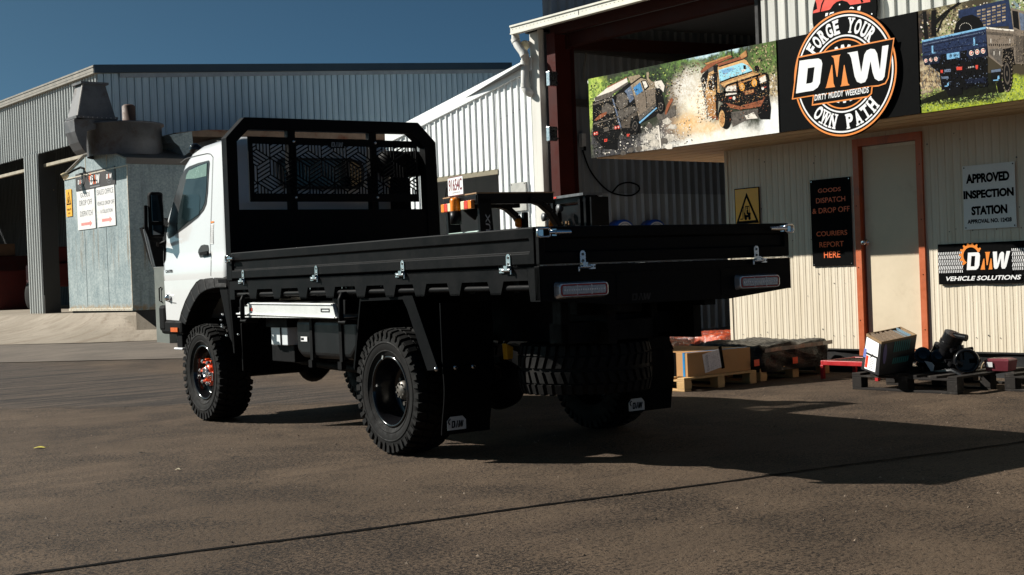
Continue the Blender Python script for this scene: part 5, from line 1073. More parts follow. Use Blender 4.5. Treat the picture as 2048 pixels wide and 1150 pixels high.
# front wheel arch flare + inner guard
out_ = [(452,552),(424,551.5),(405,553.5),(391,562),(379,578),(368,602),(360,625),(356.5,643)]; in_ = [(452,575),(430,576),(413,580),(400,588),(390,602),(380,622),(373,642),(371,650)]
o3 = [tX(u, v_, -1.0) for u, v_ in out_]; i3 = [tX(u, v_, -1.05) for u, v_ in in_]
for x0 in (-1, 1):
    k = MB()
    for j in range(len(o3)-1):
        a, b, c, d = o3[j], o3[j+1], i3[j+1], i3[j]
        k.hexa([(x0*.99,a.y,a.z),(x0*.99,b.y,b.z),(x0*1.055,c.y,c.z),(x0*1.055,d.y,d.z)], [(x0*.80,a.y,a.z-.02),(x0*.80,b.y-.02,b.z-.02),(x0*.80,c.y,c.z),(x0*.80,d.y,d.z)])
    part(k, 'wheel_arch', BLACKM, None, .012)

for s in (-1, 1):
    k = MB(); x0, x1 = sorted((s*1.03, s*.55))
    k.hexa([(x0,2.86,1.34),(x1,2.86,1.34),(x1,2.93,1.34),(x0,2.93,1.34)], [(x0,2.80,.66),(x1,2.80,.66),(x1,2.83,.66),(x0,2.83,.66)])
    k.hexa([(x0,2.86,1.34),(x0+.03,2.86,1.34),(x0+.03,3.12,1.34),(x0,3.12,1.34)], [(x0,2.80,.72),(x0+.03,2.80,.72),(x0+.03,2.90,.80),(x0,2.90,.80)])
    x0, x1 = sorted((s*.98, s*.57)); k.box(x0, x1, 2.74, 2.765, .50, .93)
    x0, x1 = sorted((s*.98, s*.60)); k.box(x0, x1, 2.72, 2.82, .98, 1.08)
    gd_ = part(k, 'front_mudguard', FLAPR, None, .006)
    if s < 0: guard = gd_
for (u, v_) in ((453,671),(477,669),(445,629),(442,640),(444,650),(444,654)): p = tY(u, v_, 2.735); k = MB(); k.tube([(p.x,2.74,p.z),(p.x,2.73,p.z)], .010, 8); part(k, 'bolt', ZINC, guard)
# --- mirror
mx = -1.10; pm = [tX(u, v_, mx) for u, v_ in ((315,383),(315,476))]; my = (pm[0].y+pm[1].y)/2
for s in (-1, 1):
    k = MB(); X0 = s*1.10; k.box(X0-.075, X0+.075, my, my+.09, pm[1].z, pm[0].z)
    mir = part(k, 'mirror', BLACKM, None, .035, 3)
    k = MB(); k.box(X0-.058, X0+.058, my-.006, my+.002, pm[1].z+.16, pm[0].z-.03); k.box(X0-.058, X0+.058, my-.006, my+.002, pm[1].z+.03, pm[1].z+.13); part(k, 'mirror_glass', M('mirror glass', (.05,.055,.06), .06, 1, .03, 2), mir, .004)  # glass tinted dark to stand for a dark reflection
    k = MB(); k.tube([(s*.97,4.50,1.74),(s*1.02,4.60,1.71),(s*1.08,my+.06,pm[1].z-.03),(s*1.16,my+.06,pm[1].z+.0),(s*1.20,my+.06,pm[1].z+.1),(s*1.195,my+.06,2.1)], .018, 10); k.tube([(s*.97,4.54,1.90),(s*1.03,4.62,1.93),(s*1.07,my+.05,1.95)], .022, 10); k.prism([(s*.975,4.58,1.74),(s*.975,4.36,1.74),(s*.972,4.40,1.92),(s*.972,4.54,1.98)], (-s*.05,0,0)); part(k, 'mirror_arm', BLACKM, mir)
# --- chassis and running gear
k = MB()
for s in (-1, 1): k.box(s*.38-.035, s*.38+.035, -1.72, 4.5, .80, 1.02)
for y in (-1.5,-.6,.7,1.7,2.7,3.9): k.box(-.38,.38,y-.04,y+.04,.84,.98)
for y in (-1.6,-1.1,-.55,.0,.55,1.1,1.6,2.1,2.5): k.box(-1.05,1.05,y-.03,y+.03,1.16,1.27)
for s in (-1,1): k.box(s*.38-.05, s*.38+.05, -1.85, 2.66, 1.02, 1.16)
part(k, 'chassis', UNDER)
k = MB(); k.tube([(-.75,0,RT_),(-.3,0,RT_),(.3,0,RT_),(.75,0,RT_)], [.07,.085,.085,.07], 14); k.lathe([(0,.2),(.10,.19),(.17,.10),(.2,.0),(.17,-.10),(.10,-.19),(0,-.2)], (-.1,-.02,RT_-.02), (0,1,0), 24)
for s in (-1,1):
    k.prism([(s*.5-.035,-.65,.66),(s*.5-.035,0,.54),(s*.5-.035,.65,.66),(s*.5-.035,.65,.70),(s*.5-.035,0,.60),(s*.5-.035,-.65,.70)], (.07,0,0))
part(k, 'rear_axle', UNDER)
k = MB(); k.tube([(-.75,WB,RT_),(.75,WB,RT_)], .075, 14); k.lathe([(0,.18),(.12,.15),(.18,0),(.12,-.15),(0,-.18)], (.15,WB,RT_), (0,1,0), 20)
for s in (-1,1): k.prism([(s*.45-.035,WB-.6,.70),(s*.45-.035,WB,.56),(s*.45-.035,WB+.6,.70),(s*.45-.035,WB+.6,.74),(s*.45-.035,WB,.62),(s*.45-.035,WB-.6,.74)], (.07,0,0))
part(k, 'front_axle', UNDER)
k = MB(); k.tube([(-.1,.15,.52),(-.05,1.2,.56)], .05, 12); k.box(-.25,.25,1.2,1.75,.42,.78); k.lathe([(0,.22),(.14,.18),(.18,0),(.14,-.18),(0,-.22)], (-.2,1.35,.50), (0,1,0), 18); k.box(-.3,.25,1.9,3.0,.50,.95); k.tube([(.05,1.75,.58),(.1,WB,.5)], .045, 12); k.tube([(-.62,2.5,.60),(-.62,1.8,.56),(-.55,1.0,.53),(-.48,.4,.55)], .035, 10); part(k, 'gearbox', UNDER, None, .02)
# fuel tank with straps and label
k = MB(); ya, yb = .60, 1.67; za, zb2 = .655, .98
k.prism([(-.98,ya,za+.1),(-.98,ya+.0,zb2),(-.98,yb,zb2),(-.98,yb,za+.05),(-.98,yb-.10,za),(-.98,ya+.12,za)], (.46,0,0)); tank = part(k, 'fuel_tank', M('black tank plastic', (.004,.004,.0045), .4, 0, .2, 6, 0, 60, .2), None, .05, 4)
for y in (.86, 1.36):
    k = MB(); k.box(-.992,-.5,y-.022,y+.022,za-.012,za+.005); k.box(-.995,-.978,y-.022,y+.022,za-.01,zb2+.02); k.box(-1.01,-.97,y-.03,y+.03,za-.07,za-.01); part(k, 'strap', BLACKM, tank)
a, b = tX(602,673,-.985), tX(615,683,-.985); k = MB(); k.box(-.988,-.984,b.y,a.y,b.z,a.z)
for i in range(5): k.box(-.9895,-.988,a.y-.012-.011*i*1.0,a.y-.006-.011*i,b.z+.01,a.z-.008-.004*(i%2),1)
part(k, 'label', [SWHITE, INK], tank)
k = MB(); k.box(-.95,-.60,1.88,2.20,.748,.905); k.box(-.96,-.955+.01,1.99,2.01,.75,.90,1); k.box(-.97,-.58,1.84,2.26,.90,.99,1); k.box(-.9,-.5,1.86,2.3,.60,.745,1); part(k, 'battery_box', [M('white battery case', lin(206,212,214), .45, 0, .06, 5), BLACKM], None, .012)
# silver under-tray drawer with hangers
k = MB(); q = [tX(u, v_, -1.09) for u, v_ in ((497,605),(664,607),(671.5,636.5),(474.5,628.5))]; tl = tX(484,618,-1.09)
k.prism([q[0], q[1], q[2], q[3], tl], (.50,0,0)); k.box(-1.096,-.6,.72,2.56,.99,1.0); k.bar(q[2]+Vector((-.006,0,.005)), q[3]+Vector((-.006,0,.005)), .014,.014); k.bar(q[0]+Vector((-.004,0,-.008)), q[1]+Vector((-.004,0,-.008)), .012,.012)
tbx = part(k, 'under_tray_drawer', M('bright aluminium drawer', lin(218,220,218), .38, .15, .06, 7, .05, 60), None, .008)
k = MB(); a, b = tX(641,617,-1.095), tX(658,624,-1.095)
for (y0_, y1_, z0_, z1_) in ((b.y,a.y,a.z-.006,a.z),(b.y,a.y,b.z,b.z+.006),(a.y-.006,a.y,b.z,a.z),(b.y,b.y+.006,b.z,a.z)): k.box(-1.0945,-1.0905,y0_,y1_,z0_,z1_)
for (u, v_) in ((489,611),(482,619)): p = tX(u, v_, -1.093); k.box(-1.0945,-1.0905,p.y-.05,p.y+.04,p.z-.006,p.z+.006)
part(k, 'slot', BLACKM, tbx)
a, b = tX(498.5,616,-1.093), tX(504.5,622,-1.093); k = MB(); k.box(-1.0945,-1.0905,b.y,a.y,b.z,a.z); part(k, 'red_sticker', SRED, tbx)
k = MB(); p = [tX(u, v_, -1.06) for u, v_ in ((664,596),(690,600),(690,628),(676,628))]; k.prism(p, (.35,0,0)); k.box(-1.03,-.62,.78,2.36,1.105,1.125); part(k, 'drawer_cover', BLACKM, tbx)
for u0 in (486, 683):
    k = MB(); y_ = tX(u0, 600, -1.13).y; k.tube([(-.9,y_,1.16),(-1.06,y_,1.18),(-1.125,y_,1.175),(-1.14,y_,1.14),(-1.14,y_,.985),(-1.12,y_,.965),(-1.0,y_,.96)], .021, 10); k.tube([(-1.14,y_+.03,.963),(-1.14,y_-.08,.963)], .014, 8); part(k, 'drawer_hanger', BLACK)
# --- rear guards, flaps
DKL = M('black guard sheet', (.0045,.005,.0055), .6, 0, .2, 6, 0, 60, .03)
for s in (-1, 1):
    k = MB(); pr = [(.50,.62),(.36,1.14),(-.27,1.15),(-.665,.66)]; pi_ = [(y*.97, z-.02) for y, z in pr]
    x0, x1 = sorted((s*1.085, s*.62))
    for i in range(3): (a, b), (c, d) = pr[i], pr[i+1]; (a2, b2), (c2, d2) = pi_[i], pi_[i+1]; k.hexa([(x0,a,b),(x1,a,b),(x1,c,d),(x0,c,d)], [(x0,a2,b2),(x1,a2,b2),(x1,c2,d2),(x0,c2,d2)])
    xx = s*1.088; k.hexa([(xx,-.27,1.155),(xx,-.40,1.155),(xx,-.70,.645),(xx,-.56,.635)], [(xx-s*.012,-.27,1.155),(xx-s*.012,-.40,1.155),(xx-s*.012,-.70,.645),(xx-s*.012,-.56,.635)])
    k.box(min(s*1.05, s*.62), max(s*1.05, s*.62), -.70,-.69,.62,1.10)
    rgd = part(k, 'rear_mudguard', DKL)
    k = MB(); N = 8; x0, x1 = sorted((s*1.06, s*.66)); v = []; f = []
    for i in range(N+1):
        z = .66-.47*i/N; y = -.705-.015*sin(i*.6)+.03*(i/N)**2
        v += [(x0,y,z),(x1,y,z),(x1,y-.010,z),(x0,y-.010,z)]
    for i in range(N): b = 4*i; f += [(b,b+4,b+5,b+1),(b+3,b+2,b+6,b+7),(b,b+3,b+7,b+4),(b+1,b+5,b+6,b+2)]
    k.add(v, f, 0, False); flap = part(k, 'mud_flap', FLAPR)
    k = MB(); F0 = PL((0,-.704,0), (1,0,0)); cx = -.80 if s < 0 else .845
    zc = tY(912 if s < 0 else 1272, 846 if s < 0 else 809, -.70).z; cx = tY(912 if s < 0 else 1272, 846 if s < 0 else 809, -.70).x
    k.prism([F0.P(cx+x, zc+z) for x, z in ((-.076,-.045),(.076,-.045),(.076,.02),(.05,.047),(-.05,.047),(-.076,.02))], (0,-.006,0))
    F0 = PL((0,-.711,0), (1,0,0)); logo_dmw(F0, k, cx-.045, zc-.03, .095, .048, .001, 1, 1, .1); F0.shape(k, [(cx-.05+.022*cos(t), zc+.012+.022*sin(t)) for t in [radians(90+20*i) for i in range(9)]]+[(cx-.05+.013*cos(t), zc+.012+.013*sin(t)) for t in [radians(250-20*i) for i in range(9)]], .001, 1)
    part(k, 'logo_plate', [M('dull silver plate', lin(172,172,170), .4, .3, .1, 20), INK], flap)
    for (u, v_) in (((873,738),(911,735),(947,733)) if s < 0 else ((1300,706),)):
        p = tY(u, v_, -.715); k = MB(); k.lathe([(.005,.006),(.008,.006),(.017,.004),(.017,0)], (p.x,-.714,p.z), (0,-1,0), 16); part(k, 'bolt', ZINC, flap)
# --- tray: floor, headboard, dropsides, tailgate
k = MB(); k.box(-1.06,1.06,YR_+.05,YF_-.02,1.268,1.318); part(k, 'tray_floor', BLACK)
def coaming(x, sgn):
    """lower side rail: hinge face, cut-outs with tapered tabs, rope rail"""
    k = MB(); xi = x-sgn*.012; zt, zc, zb_ = ZH-.006, 1.235, 1.150
    k.box(min(x,xi), max(x,xi), YR_+.12, YF_, zc, zt); k.box(min(x,xi-sgn*.06), max(x,xi), YR_, YF_, zt-.008, zt)
    k.hexa([(x,YF_,zc),(x,YF_-.10,zc),(x,YF_-.10,1.15),(x,YF_,1.15)], [(xi,YF_,zc),(xi,YF_-.10,zc),(xi,YF_-.10,1.15),(xi,YF_,1.15)])
    k.hexa([(x,YR_,zt),(x,YR_+.42,zt),(x,YR_+.20,1.10),(x,YR_,1.10)] if False else [(x,YR_,zt),(x,YR_+.13,zt),(x,YR_+.10,1.105),(x,YR_,1.105)], [(xi,YR_,zt),(xi,YR_+.13,zt),(xi,YR_+.10,1.105),(xi,YR_,1.105)])
    for px in (436, 711, 1000, 1300):
        pass
    ys = [tX(u, 575, x if x < 0 else -x).y for u in (505,553,605,659,721,779,839,909,991)]
    for y in ys:
        k.hexa([(x,y+.09,zc),(x,y-.09,zc),(x,y-.055,zb_),(x,y+.055,zb_)], [(xi,y+.09,zc),(xi,y-.09,zc),(xi,y-.055,zb_),(xi,y+.055,zb_)])
        k.hexa([(x,y+.055,zb_),(x,y-.055,zb_),(xi-sgn*.09,y-.055,zb_),(xi-sgn*.09,y+.055,zb_)], [(x,y+.055,zb_+.012),(x,y-.055,zb_+.012),(xi-sgn*.09,y-.055,zb_+.012),(xi-sgn*.09,y+.055,zb_+.012)])
    o = part(k, 'side_rail', BLACK)
    k = MB(); k.tube([(x-sgn*.035, YF_-.05, 1.190), (x-sgn*.035, YR_+.08, 1.190)], .021, 12); part(k, 'rope_rail', BLACK, o)
    for y in (.1, .7, 1.3, -.5):
        for d in (0, .06): k = MB(); k.tube([(x-sgn*.10,y+d,1.225),(x-sgn*.09,y+d,1.225)], .008, 6); part(k, 'bolt', ZINC, o)
    return o
coaming(-1.105, -1); coaming(1.105, 1)
def pressed(k, P, L, z0, z1):
    """pressed dropside: profile (height, depth) swept along L; P(a, depth, z)"""
    H = z1-z0; pr = [(0,0),(.0,.030),(.03,.034),(.30,.034),(.34,.016),(.66,.016),(.70,.034),(.97,.036),(1,.030),(1,0)]
    v = []; 
    for a in (0, .045, .055, L-.055, L-.045, L):
        edge = a in (0, .045, L-.045, L)
        for h, d in pr: v.append(P(a, (.034 if (edge and .3 < h < .7 and d) else d), z0+H*h))
    n = len(pr); f = [(i*n+j, (i+1)*n+j, (i+1)*n+(j+1) % n, i*n+(j+1) % n) for i in range(5) for j in range(n)]
    f += [tuple(range(n)), tuple(range(5*n+n-1, 5*n-1, -1))]
    k.add(v, f)
Ls = YF_-.02-YR_-.045
for s in (-1, 1):
    k = MB(); pressed(k, lambda a, d, z: (s*(1.072+d), YR_+.045+a, z), Ls, ZH+.012, ZT); part(k, 'dropside', BLACK, None, .004)
k = MB(); pressed(k, lambda a, d, z: (-1.10+a, YR_+.034-d, z), 2.20, ZH+.012, ZT); part(k, 'tailgate', BLACK, None, .004)
k = MB(); k.prism([(-1.105,YR_,ZH),(-1.105,YR_,1.110),(-.50,YR_,1.062),(.507,YR_,1.056),(1.085,YR_,1.106),(1.105,YR_,1.25),(1.105,YR_,ZH)], (0,.05,0))
k.box(-1.10,1.10,YR_-.006,YR_,1.268,ZH-.004)
for x0, x1 in ((-.50,-.42),(.42,.50)): k.box(x0,x1,YR_-.003,YR_,1.08,1.26)
rp = part(k, 'rear_panel', BLACK, None, .004)
k = MB(); Rp = PL((0,YR_-.004,0), (1,0,0)); p = tY(1265,598,YR_); logo_dmw(Rp, k, p.x-.01, p.z-.01, .16, .045, .001, 0, 0, .1); part(k, 'logo', M('etched logo', (.003,.003,.003), .7), rp)
k = MB()
for i in range(40):
    x = -1.08+i*.054+random.uniform(-.01,.01)
    if random.random() < .5: k.box(x, x+random.uniform(.01,.035), YR_-.006, YR_+.02, ZH+.003, ZH+.006)
part(k, 'hinge_gap_edge', M('worn bare edge', lin(120,122,124), .4, .5, .2, 40), rp)
def hinge(name, P, s=1.):
    k = MB(); w = .022
    st = [(x, z) for x, z in ((-w,.0),(w,.0))]+[(w*cos(t), .052+w*sin(t)) for t in [pi*i/8 for i in range(9)]]
    k.prism([P(x, 0, z) for x, z in st], P(0,.006,0)-P(0,0,0)); k.prism([P(x*.9, 0, z) for x, z in ((-w,.0),(w,.0),(w,-.03),(-w,-.03))], P(0,.03,0)-P(0,0,0))
    k.tube([P(-.04*s,.018,-.028), P(.045*s,.018,-.028)], .012, 12); k.prism([P(x*s, 0, z) for x, z in ((.045,-.044),(.095,-.044),(.095,-.014),(.045,-.014))], P(0,.010,0)-P(0,0,0)); k.tube([P(-.045*s,.018,-.028),P(-.045*s,.018,-.055)], .006, 8)
    for z in (.010,.050): k.tube([P(0,.006,z),P(0,.009,z)], .009, 10, 1)
    for x in (.066,.09): k.tube([P(x*s,.010,-.029),P(x*s,.012,-.029)], .006, 8, 1)
    return part(k, name, [ZINC, M('hinge bolt', (.08,.08,.08), .4, .5)])
for y in (2.372, .996, -.321, -1.607): hinge('hinge', lambda x, d, z, y=y: Vector((-1.107-d, y-x, 1.332+z)), -1)
for y in (2.372, .996, -.321, -1.607): hinge('hinge', lambda x, d, z, y=y: Vector((1.107+d, y+x, 1.332+z)), 1)
for x in (-.772, .759): hinge('hinge', lambda a, d, z, x=x: Vector((x+a, YR_-.008-d, 1.336+z)), 1)
def latch(P):
    k = MB()
    q = [P(.0,.028,-.026),P(.055,.028,-.026),P(.07,.028,-.02),P(.07,.028,.02),P(.055,.028,.026),P(.0,.028,.026),P(-.018,.022,.02),P(-.018,.022,-.02),P(.0,.028,-.026)]
    k.tube(q, .0068, 8); k.tube([P(.06,.025,.0),P(.11,.025,0)], [.014,.014], 10); k.prism([P(.085,.0,-.021),P(.12,.0,-.021),P(.12,.0,.021),P(.085,.0,.021)], P(0,.03,0)-P(0,0,0))
    k.tube([P(.11,.03,0),P(.225,.034,.0)], [.016,.013], 12); k.prism([P(-.01,.0,-.02),P(.03,.0,-.02),P(.03,.0,.02),P(-.01,.0,.02)], P(0,.014,0)-P(0,0,0)); part(k, 'latch', CHROME)
zl_ = 1.524
latch(lambda a, d, z: Vector((-1.105+a, YR_-.002-d, zl_+z))); latch(lambda a, d, z: Vector((1.105-a, YR_-.002-d, zl_+z)))
latch(lambda a, d, z: Vector((-1.105-d, YF_-a*.8, 1.51+z))); latch(lambda a, d, z: Vector((1.105+d, YF_-a*.8, 1.51+z)))
# tail lamps
def lamp(cx, cz, flip):
    w, h = .205, .052; P = PL((0,YR_,0), (1,0,0))
    def rr(w, h, r): return [(cx+sx*(w-r)+r*cos(t), cz+sy*(h-r)+r*sin(t)) for sx, sy, a0 in ((1,1,0),(-1,1,90),(-1,-1,180),(1,-1,270)) for t in [radians(a0+22.5*i) for i in range(5)]]
    k = MB(); a, b = rr(w, h, .022), rr(w-.012, h-.010, .022); n = len(a)
    k.add([P.P(*p, 0) for p in a]+[P.P(*p, .042) for p in b], [(i, (i+1) % n, n+(i+1) % n, n+i) for i in range(n)]+[tuple(range(n, 2*n))], 0)
    o = part(k, 'tail_lamp', M('smoky chrome bezel', (.62,.62,.64), .2, .7, .2, 20), None, .004)
    k = MB(); c_, d_ = rr(w-.020, h-.016, .02), rr(w-.031, h-.026, .018); k.add([P.P(*p, .044) for p in c_]+[P.P(*p, .044) for p in d_], [(i, (i+1) % n, n+(i+1) % n, n+i) for i in range(n)]); part(k, 'red_ring', M('dark red lens ring', lin(150,30,28), .2, 0, .2, 20), o)
    k = MB()
    for i in range(3):
        x0 = cx-w+.036+i*.114; k.prism([P.P(x, z, .043) for x, z in ((x0,cz-.026),(x0+.106,cz-.026),(x0+.106,cz+.026),(x0,cz+.026))], (0,-.004,0))
    part(k, 'lens', M('clear grey lens', lin(176,180,184), .15, 0, .4, 60, .2, 220, .7), o, .004)
    k = MB()
    for i in range(18): x = cx-w+.042+i*.0182; k.prism([P.P(*p, .0475) for p in ((x,cz-.004),(x+.010,cz-.004),(x+.012,cz+.006),(x+.002,cz+.006))], (0,-.002,0))
    for i in (1, 2): x = cx-w+.036+i*.114-.006; k.prism([P.P(*p, .044) for p in ((x,cz-.03),(x+.004,cz-.03),(x+.004,cz+.03),(x,cz+.03))], (0,-.005,0))
    part(k, 'led_strip', M('led diffuser', (.9,.9,.9), .3), o)
lamp(-.792, 1.167, 1); lamp(.756, 1.162, -1)
# headboard
HY0, HY1 = 2.62, 2.73
OUT = [(-1.107,1.318),(-1.107,2.585),(-.925,2.772),(.893,2.786),(1.085,2.60),(1.107,1.318)]
INN = [(-1.010,1.945),(-1.004,2.552),(-.889,2.664),(.800,2.678),(.960,2.545),(.965,1.948)]
k = MB()
for i in range(1, 4):
    a, b, c, d = OUT[i], OUT[i+1], INN[i+1], INN[i]; k.hexa([(a[0],HY0,a[1]),(b[0],HY0,b[1]),(c[0],HY0,c[1]),(d[0],HY0,d[1])], [(a[0],HY1,a[1]),(b[0],HY1,b[1]),(c[0],HY1,c[1]),(d[0],HY1,d[1])])
k.hexa([(-1.107,HY0,1.318),(-1.107,HY0,2.585),(-1.004,HY0,2.552),(-1.010,HY0,1.318)], [(-1.107,HY1,1.318),(-1.107,HY1,2.585),(-1.004,HY1,2.552),(-1.010,HY1,1.318)])
k.hexa([(1.107,HY0,1.318),(1.085,HY0,2.60),(.960,HY0,2.545),(.965,HY0,1.318)], [(1.107,HY1,1.318),(1.085,HY1,2.60),(.960,HY1,2.545),(.965,HY1,1.318)])
k.box(-1.010,.965,HY0+.012,HY1-.01,1.318,1.947)
for x0, x1 in ((-.498,-.422),(.352,.430)): k.box(x0,x1,HY0+.018,HY1-.02,1.947,2.672)
hb_ = part(k, 'headboard', BLACK, None, .004)
k = MB(); x0, x1, z0, z1 = -.902, .868, 2.016, 2.602; fy0, fy1 = HY0-.004, HY0+.010; bw = .05; ch = .02
# mesh panel: frame and interlocking three-way bar pattern, clipped to the opening
ix0, ix1, iz0, iz1 = x0+.045, x1-.02, z0+.075, z1-.065
k.box(x0,x1,fy0,fy1,z0,iz0); k.box(x0,x1,fy0,fy1,iz1,z1); k.box(x0,ix0,fy0,fy1,iz0,iz1); k.box(ix1,x1,fy0,fy1,iz0,iz1)
def clip(poly):
    for axis, lim, keep in ((0,ix0,1),(0,ix1,-1),(1,iz0,1),(1,iz1,-1)):
        out = []
        for i in range(len(poly)):
            a, b = poly[i], poly[(i+1) % len(poly)]; da, db = (a[axis]-lim)*keep, (b[axis]-lim)*keep
            if da >= 0: out.append(a)
            if da*db < 0: t = da/(da-db); out.append((a[0]+(b[0]-a[0])*t, a[1]+(b[1]-a[1])*t))
        poly = out
        if len(poly) < 3: return None
    return poly
S_ = .150; nb = 4; bwid = .0115
def rh(c, e1, e2):      # rhombus: bars parallel to e1, stacked along e2
    L1 = hypot(*e1); h = abs(e1[0]*e2[1]-e1[1]*e2[0])/L1; nx = (e2[0]/hypot(*e2), e2[1]/hypot(*e2)); wv = bwid/h*hypot(*e2)/2
    for i in range(nb+1):
        t = i/nb; b = (c[0]+e2[0]*t, c[1]+e2[1]*t); o = (nx[0]*wv, nx[1]*wv)
        p = clip([(b[0]-o[0],b[1]-o[1]),(b[0]+e1[0]-o[0],b[1]+e1[1]-o[1]),(b[0]+e1[0]+o[0],b[1]+e1[1]+o[1]),(b[0]+o[0],b[1]+o[1])])
        if p: k.prism([(x, fy0+.002, z) for x, z in p], (0,.006,0))
d30 = (S_*cos(radians(30)), S_*.5)
for r in range(-1, 5):
    for c in range(-1, 9):
        cx = x0+.08+c*2*d30[0]+(d30[0] if r % 2 else 0); cz = z0+.02+r*1.5*S_
        rh((cx,cz), (0,S_), (d30[0],-d30[1])) ; rh((cx,cz), (-d30[0],-d30[1]), (0,S_)); rh((cx,cz), (d30[0],-d30[1]), (-d30[0],-d30[1]))
        for ang in (0,):
            dpts = [(cx+.024*cos(t), cz+.024*sin(t)) for t in [2*pi*i/10 for i in range(10)]]
mp = part(k, 'mesh_panel', BLACK, hb_)
for (u, v_) in ((588,283),(593,395),(751,286),(756,395)): p = tY(u, v_, HY0-.008); k = MB(); k.lathe([(.0,.006),(.006,.006),(.013,.003),(.013,0)], (p.x,HY0-.005,p.z), (0,-1,0), 12); part(k, 'bolt', ZINC, hb_)
k = MB(); H0 = PL((0,fy0,0), (1,0,0)); p = tY(670,293,fy0); k.box(p.x-.06,p.x+.10,fy0-.001,fy0+.004,p.z-.015,p.z+.05); logo_dmw(H0, k, p.x-.04, p.z-.005, .12, .045, .003, 1, 1, .1); part(k, 'logo', [BLACK, M('pale slot', lin(116,124,130), .5)], mp)
# hitch / underrun beam, yellow bracket
k = MB(); ya_ = -1.62
q0, q1 = tY(1125,690,ya_), tY(1318,690,ya_); zA, zB = tY(1220,682,ya_).z, tY(1220,610,ya_).z
k.box(q0.x, q1.x, ya_, ya_+.14, zA, zA+.14); k.box(q0.x+.0, q0.x+.06, ya_, ya_+.1, zA, 1.12); k.box(q1.x-.06, q1.x, ya_, ya_+.1, zA, 1.12); k.box(q0.x+.15, q1.x-.12, ya_+.02, ya_+.10, zA+.18, zA+.30)
part(k, 'tow_beam', UNDER, None, .008)
k = MB(); p = [tY(u, v_, -.80) for u, v_ in ((1012,687),(1027,694),(1026,717),(1015,719))]; k.prism(p, (0,.05,0)); part(k, 'yellow_bracket', M('yellow bracket paint', lin(214,158,36), .45), None, .004)
k = MB(); rr_ = random.Random(4)
for i in range(16):
    u, v_ = rr_.uniform(965,1010), rr_.uniform(670,760); p = tY(u, v_, -.45); q = p+Vector((rr_.uniform(-.1,.1), rr_.uniform(-.1,.1), rr_.uniform(-.12,.12))); k.tube([p, p.lerp(q,.5)+Vector((.03,0,.02)), q], rr_.uniform(.008,.022), 8)
part(k, 'brake_lines', UNDER)
# ------------------------------------------------------------------ forklift behind the tray
FB = M('forklift black paint', (.003,.003,.0035), .4, 0, .2, 6, 0, 60, .12); FG = M('pale green counterweight', lin(176,198,190), .4, 0, .06, 3); AMB = M('amber lamp lens', lin(240,130,24), .25, 0, .25, 40); LRED = M('red lamp lens', lin(206,60,34), .25, 0, .25, 40); LWH = M('clear lamp lens', lin(222,214,176), .25, 0, .15, 40)
ZG = 2.19; fo = onZ(927, 392, ZG)
fk = empty('forklift', (fo.x, fo.y, 0), 'forklift with black overhead guard and number plate parked behind the tray', 'forklift', atan2(-.975, -.209))
k = MB(); k.prism([(-.44,-.02,ZG-.07),(.44,-.02,ZG-.07),(.44,.90,ZG-.07),(-.44,.90,ZG-.07)], (0,0,.02))
for s in (-1, 1):
    k.box(min(s*.38,s*.46), max(s*.38,s*.46), -.04, .92, ZG-.12, ZG)
    k.hexa([(s*.46,0,.95),(s*.40,0,.95),(s*.40,.20,.95),(s*.46,.20,.95)], [(s*.46,-.03,ZG-.05),(s*.40,-.03,ZG-.05),(s*.40,.12,ZG-.05),(s*.46,.12,ZG-.05)])
    pts = [(s*.43,.60,ZG-.07),(s*.43,.76,ZG-.12),(s*.43,.88,ZG-.22),(s*.43,.97,ZG-.36),(s*.43,1.04,ZG-.52),(s*.43,1.12,ZG-.75),(s*.43,1.2,ZG-1.1)]
    for a, b in zip(pts, pts[1:]): k.bar(a, b, .06, .12, 0, (1,0,0))
    if s < 0: k.prism([(s*.43-.02,.14,ZG-.1),(s*.43-.02,.42,ZG-.1),(s*.43-.02,.34,ZG-.26),(s*.43-.02,.28,ZG-.22)], (.04,0,0))
for i in range(5): k.box(-.4,.4,.14+.16*i,.17+.16*i,ZG-.05,ZG-.01)
k.box(-.44,.44,-.05,.02,ZG-.11,ZG-.01); g_ = part(k, 'overhead_guard', FB, fk, .008)
k = MB(); k.box(-.46,.46,-.055,.93,ZG-.004,ZG+.010); part(k, 'guard_edge', M('worn tan guard edge', lin(150,118,84), .5, 0, .2, 9), fk)
def klamp(x, order):
    k = MB()
    for i, m_ in enumerate(order): k.box(x-.14+.095*i, x-.14+.095*(i+1)-.004, -.10, -.05, ZG-.165, ZG-.07, m_)
    return part(k, 'tail_lamp', [AMB, LRED, LWH], fk, .008)
klamp(-.29, (0,1,2)); klamp(.26, (2,1,0))
k = MB(); k.lathe([(.06,-.15),(.06,-.03),(.05,0),(0,.01)], (-.04,-.09,ZG-.02), (0,0,1), 20, 0); k.lathe([(0,-.30),(.065,-.30),(.065,-.15),(.06,-.15)], (-.04,-.09,ZG-.02), (0,0,1), 20, 1); part(k, 'beacon', [AMB, FB], fk)
k = MB(); NP = PL((0,-.062,0), (1,0,0)); NP.board(k, -.27, ZG+.01, .14, ZG+.225, .006, 0); 
for r_ in ((-.27,ZG+.219,.14,ZG+.225),(-.27,ZG+.01,.14,ZG+.016)): NP.shape(k, [(r_[0],r_[1]),(r_[2],r_[1]),(r_[2],r_[3]),(r_[0],r_[3])], .008, 1)
NP.text(k, '91654C', -.245, ZG+.065, .115, ZG+.20, .008, 1, .012); NP.text(k, 'QLD LIMITED USE ONLY', -.15, ZG+.035, .06, ZG+.052, .008, 2, 0)
part(k, 'number_plate', [SWHITE, M('dark red plate print', lin(110,26,40), .5), INK], fk)
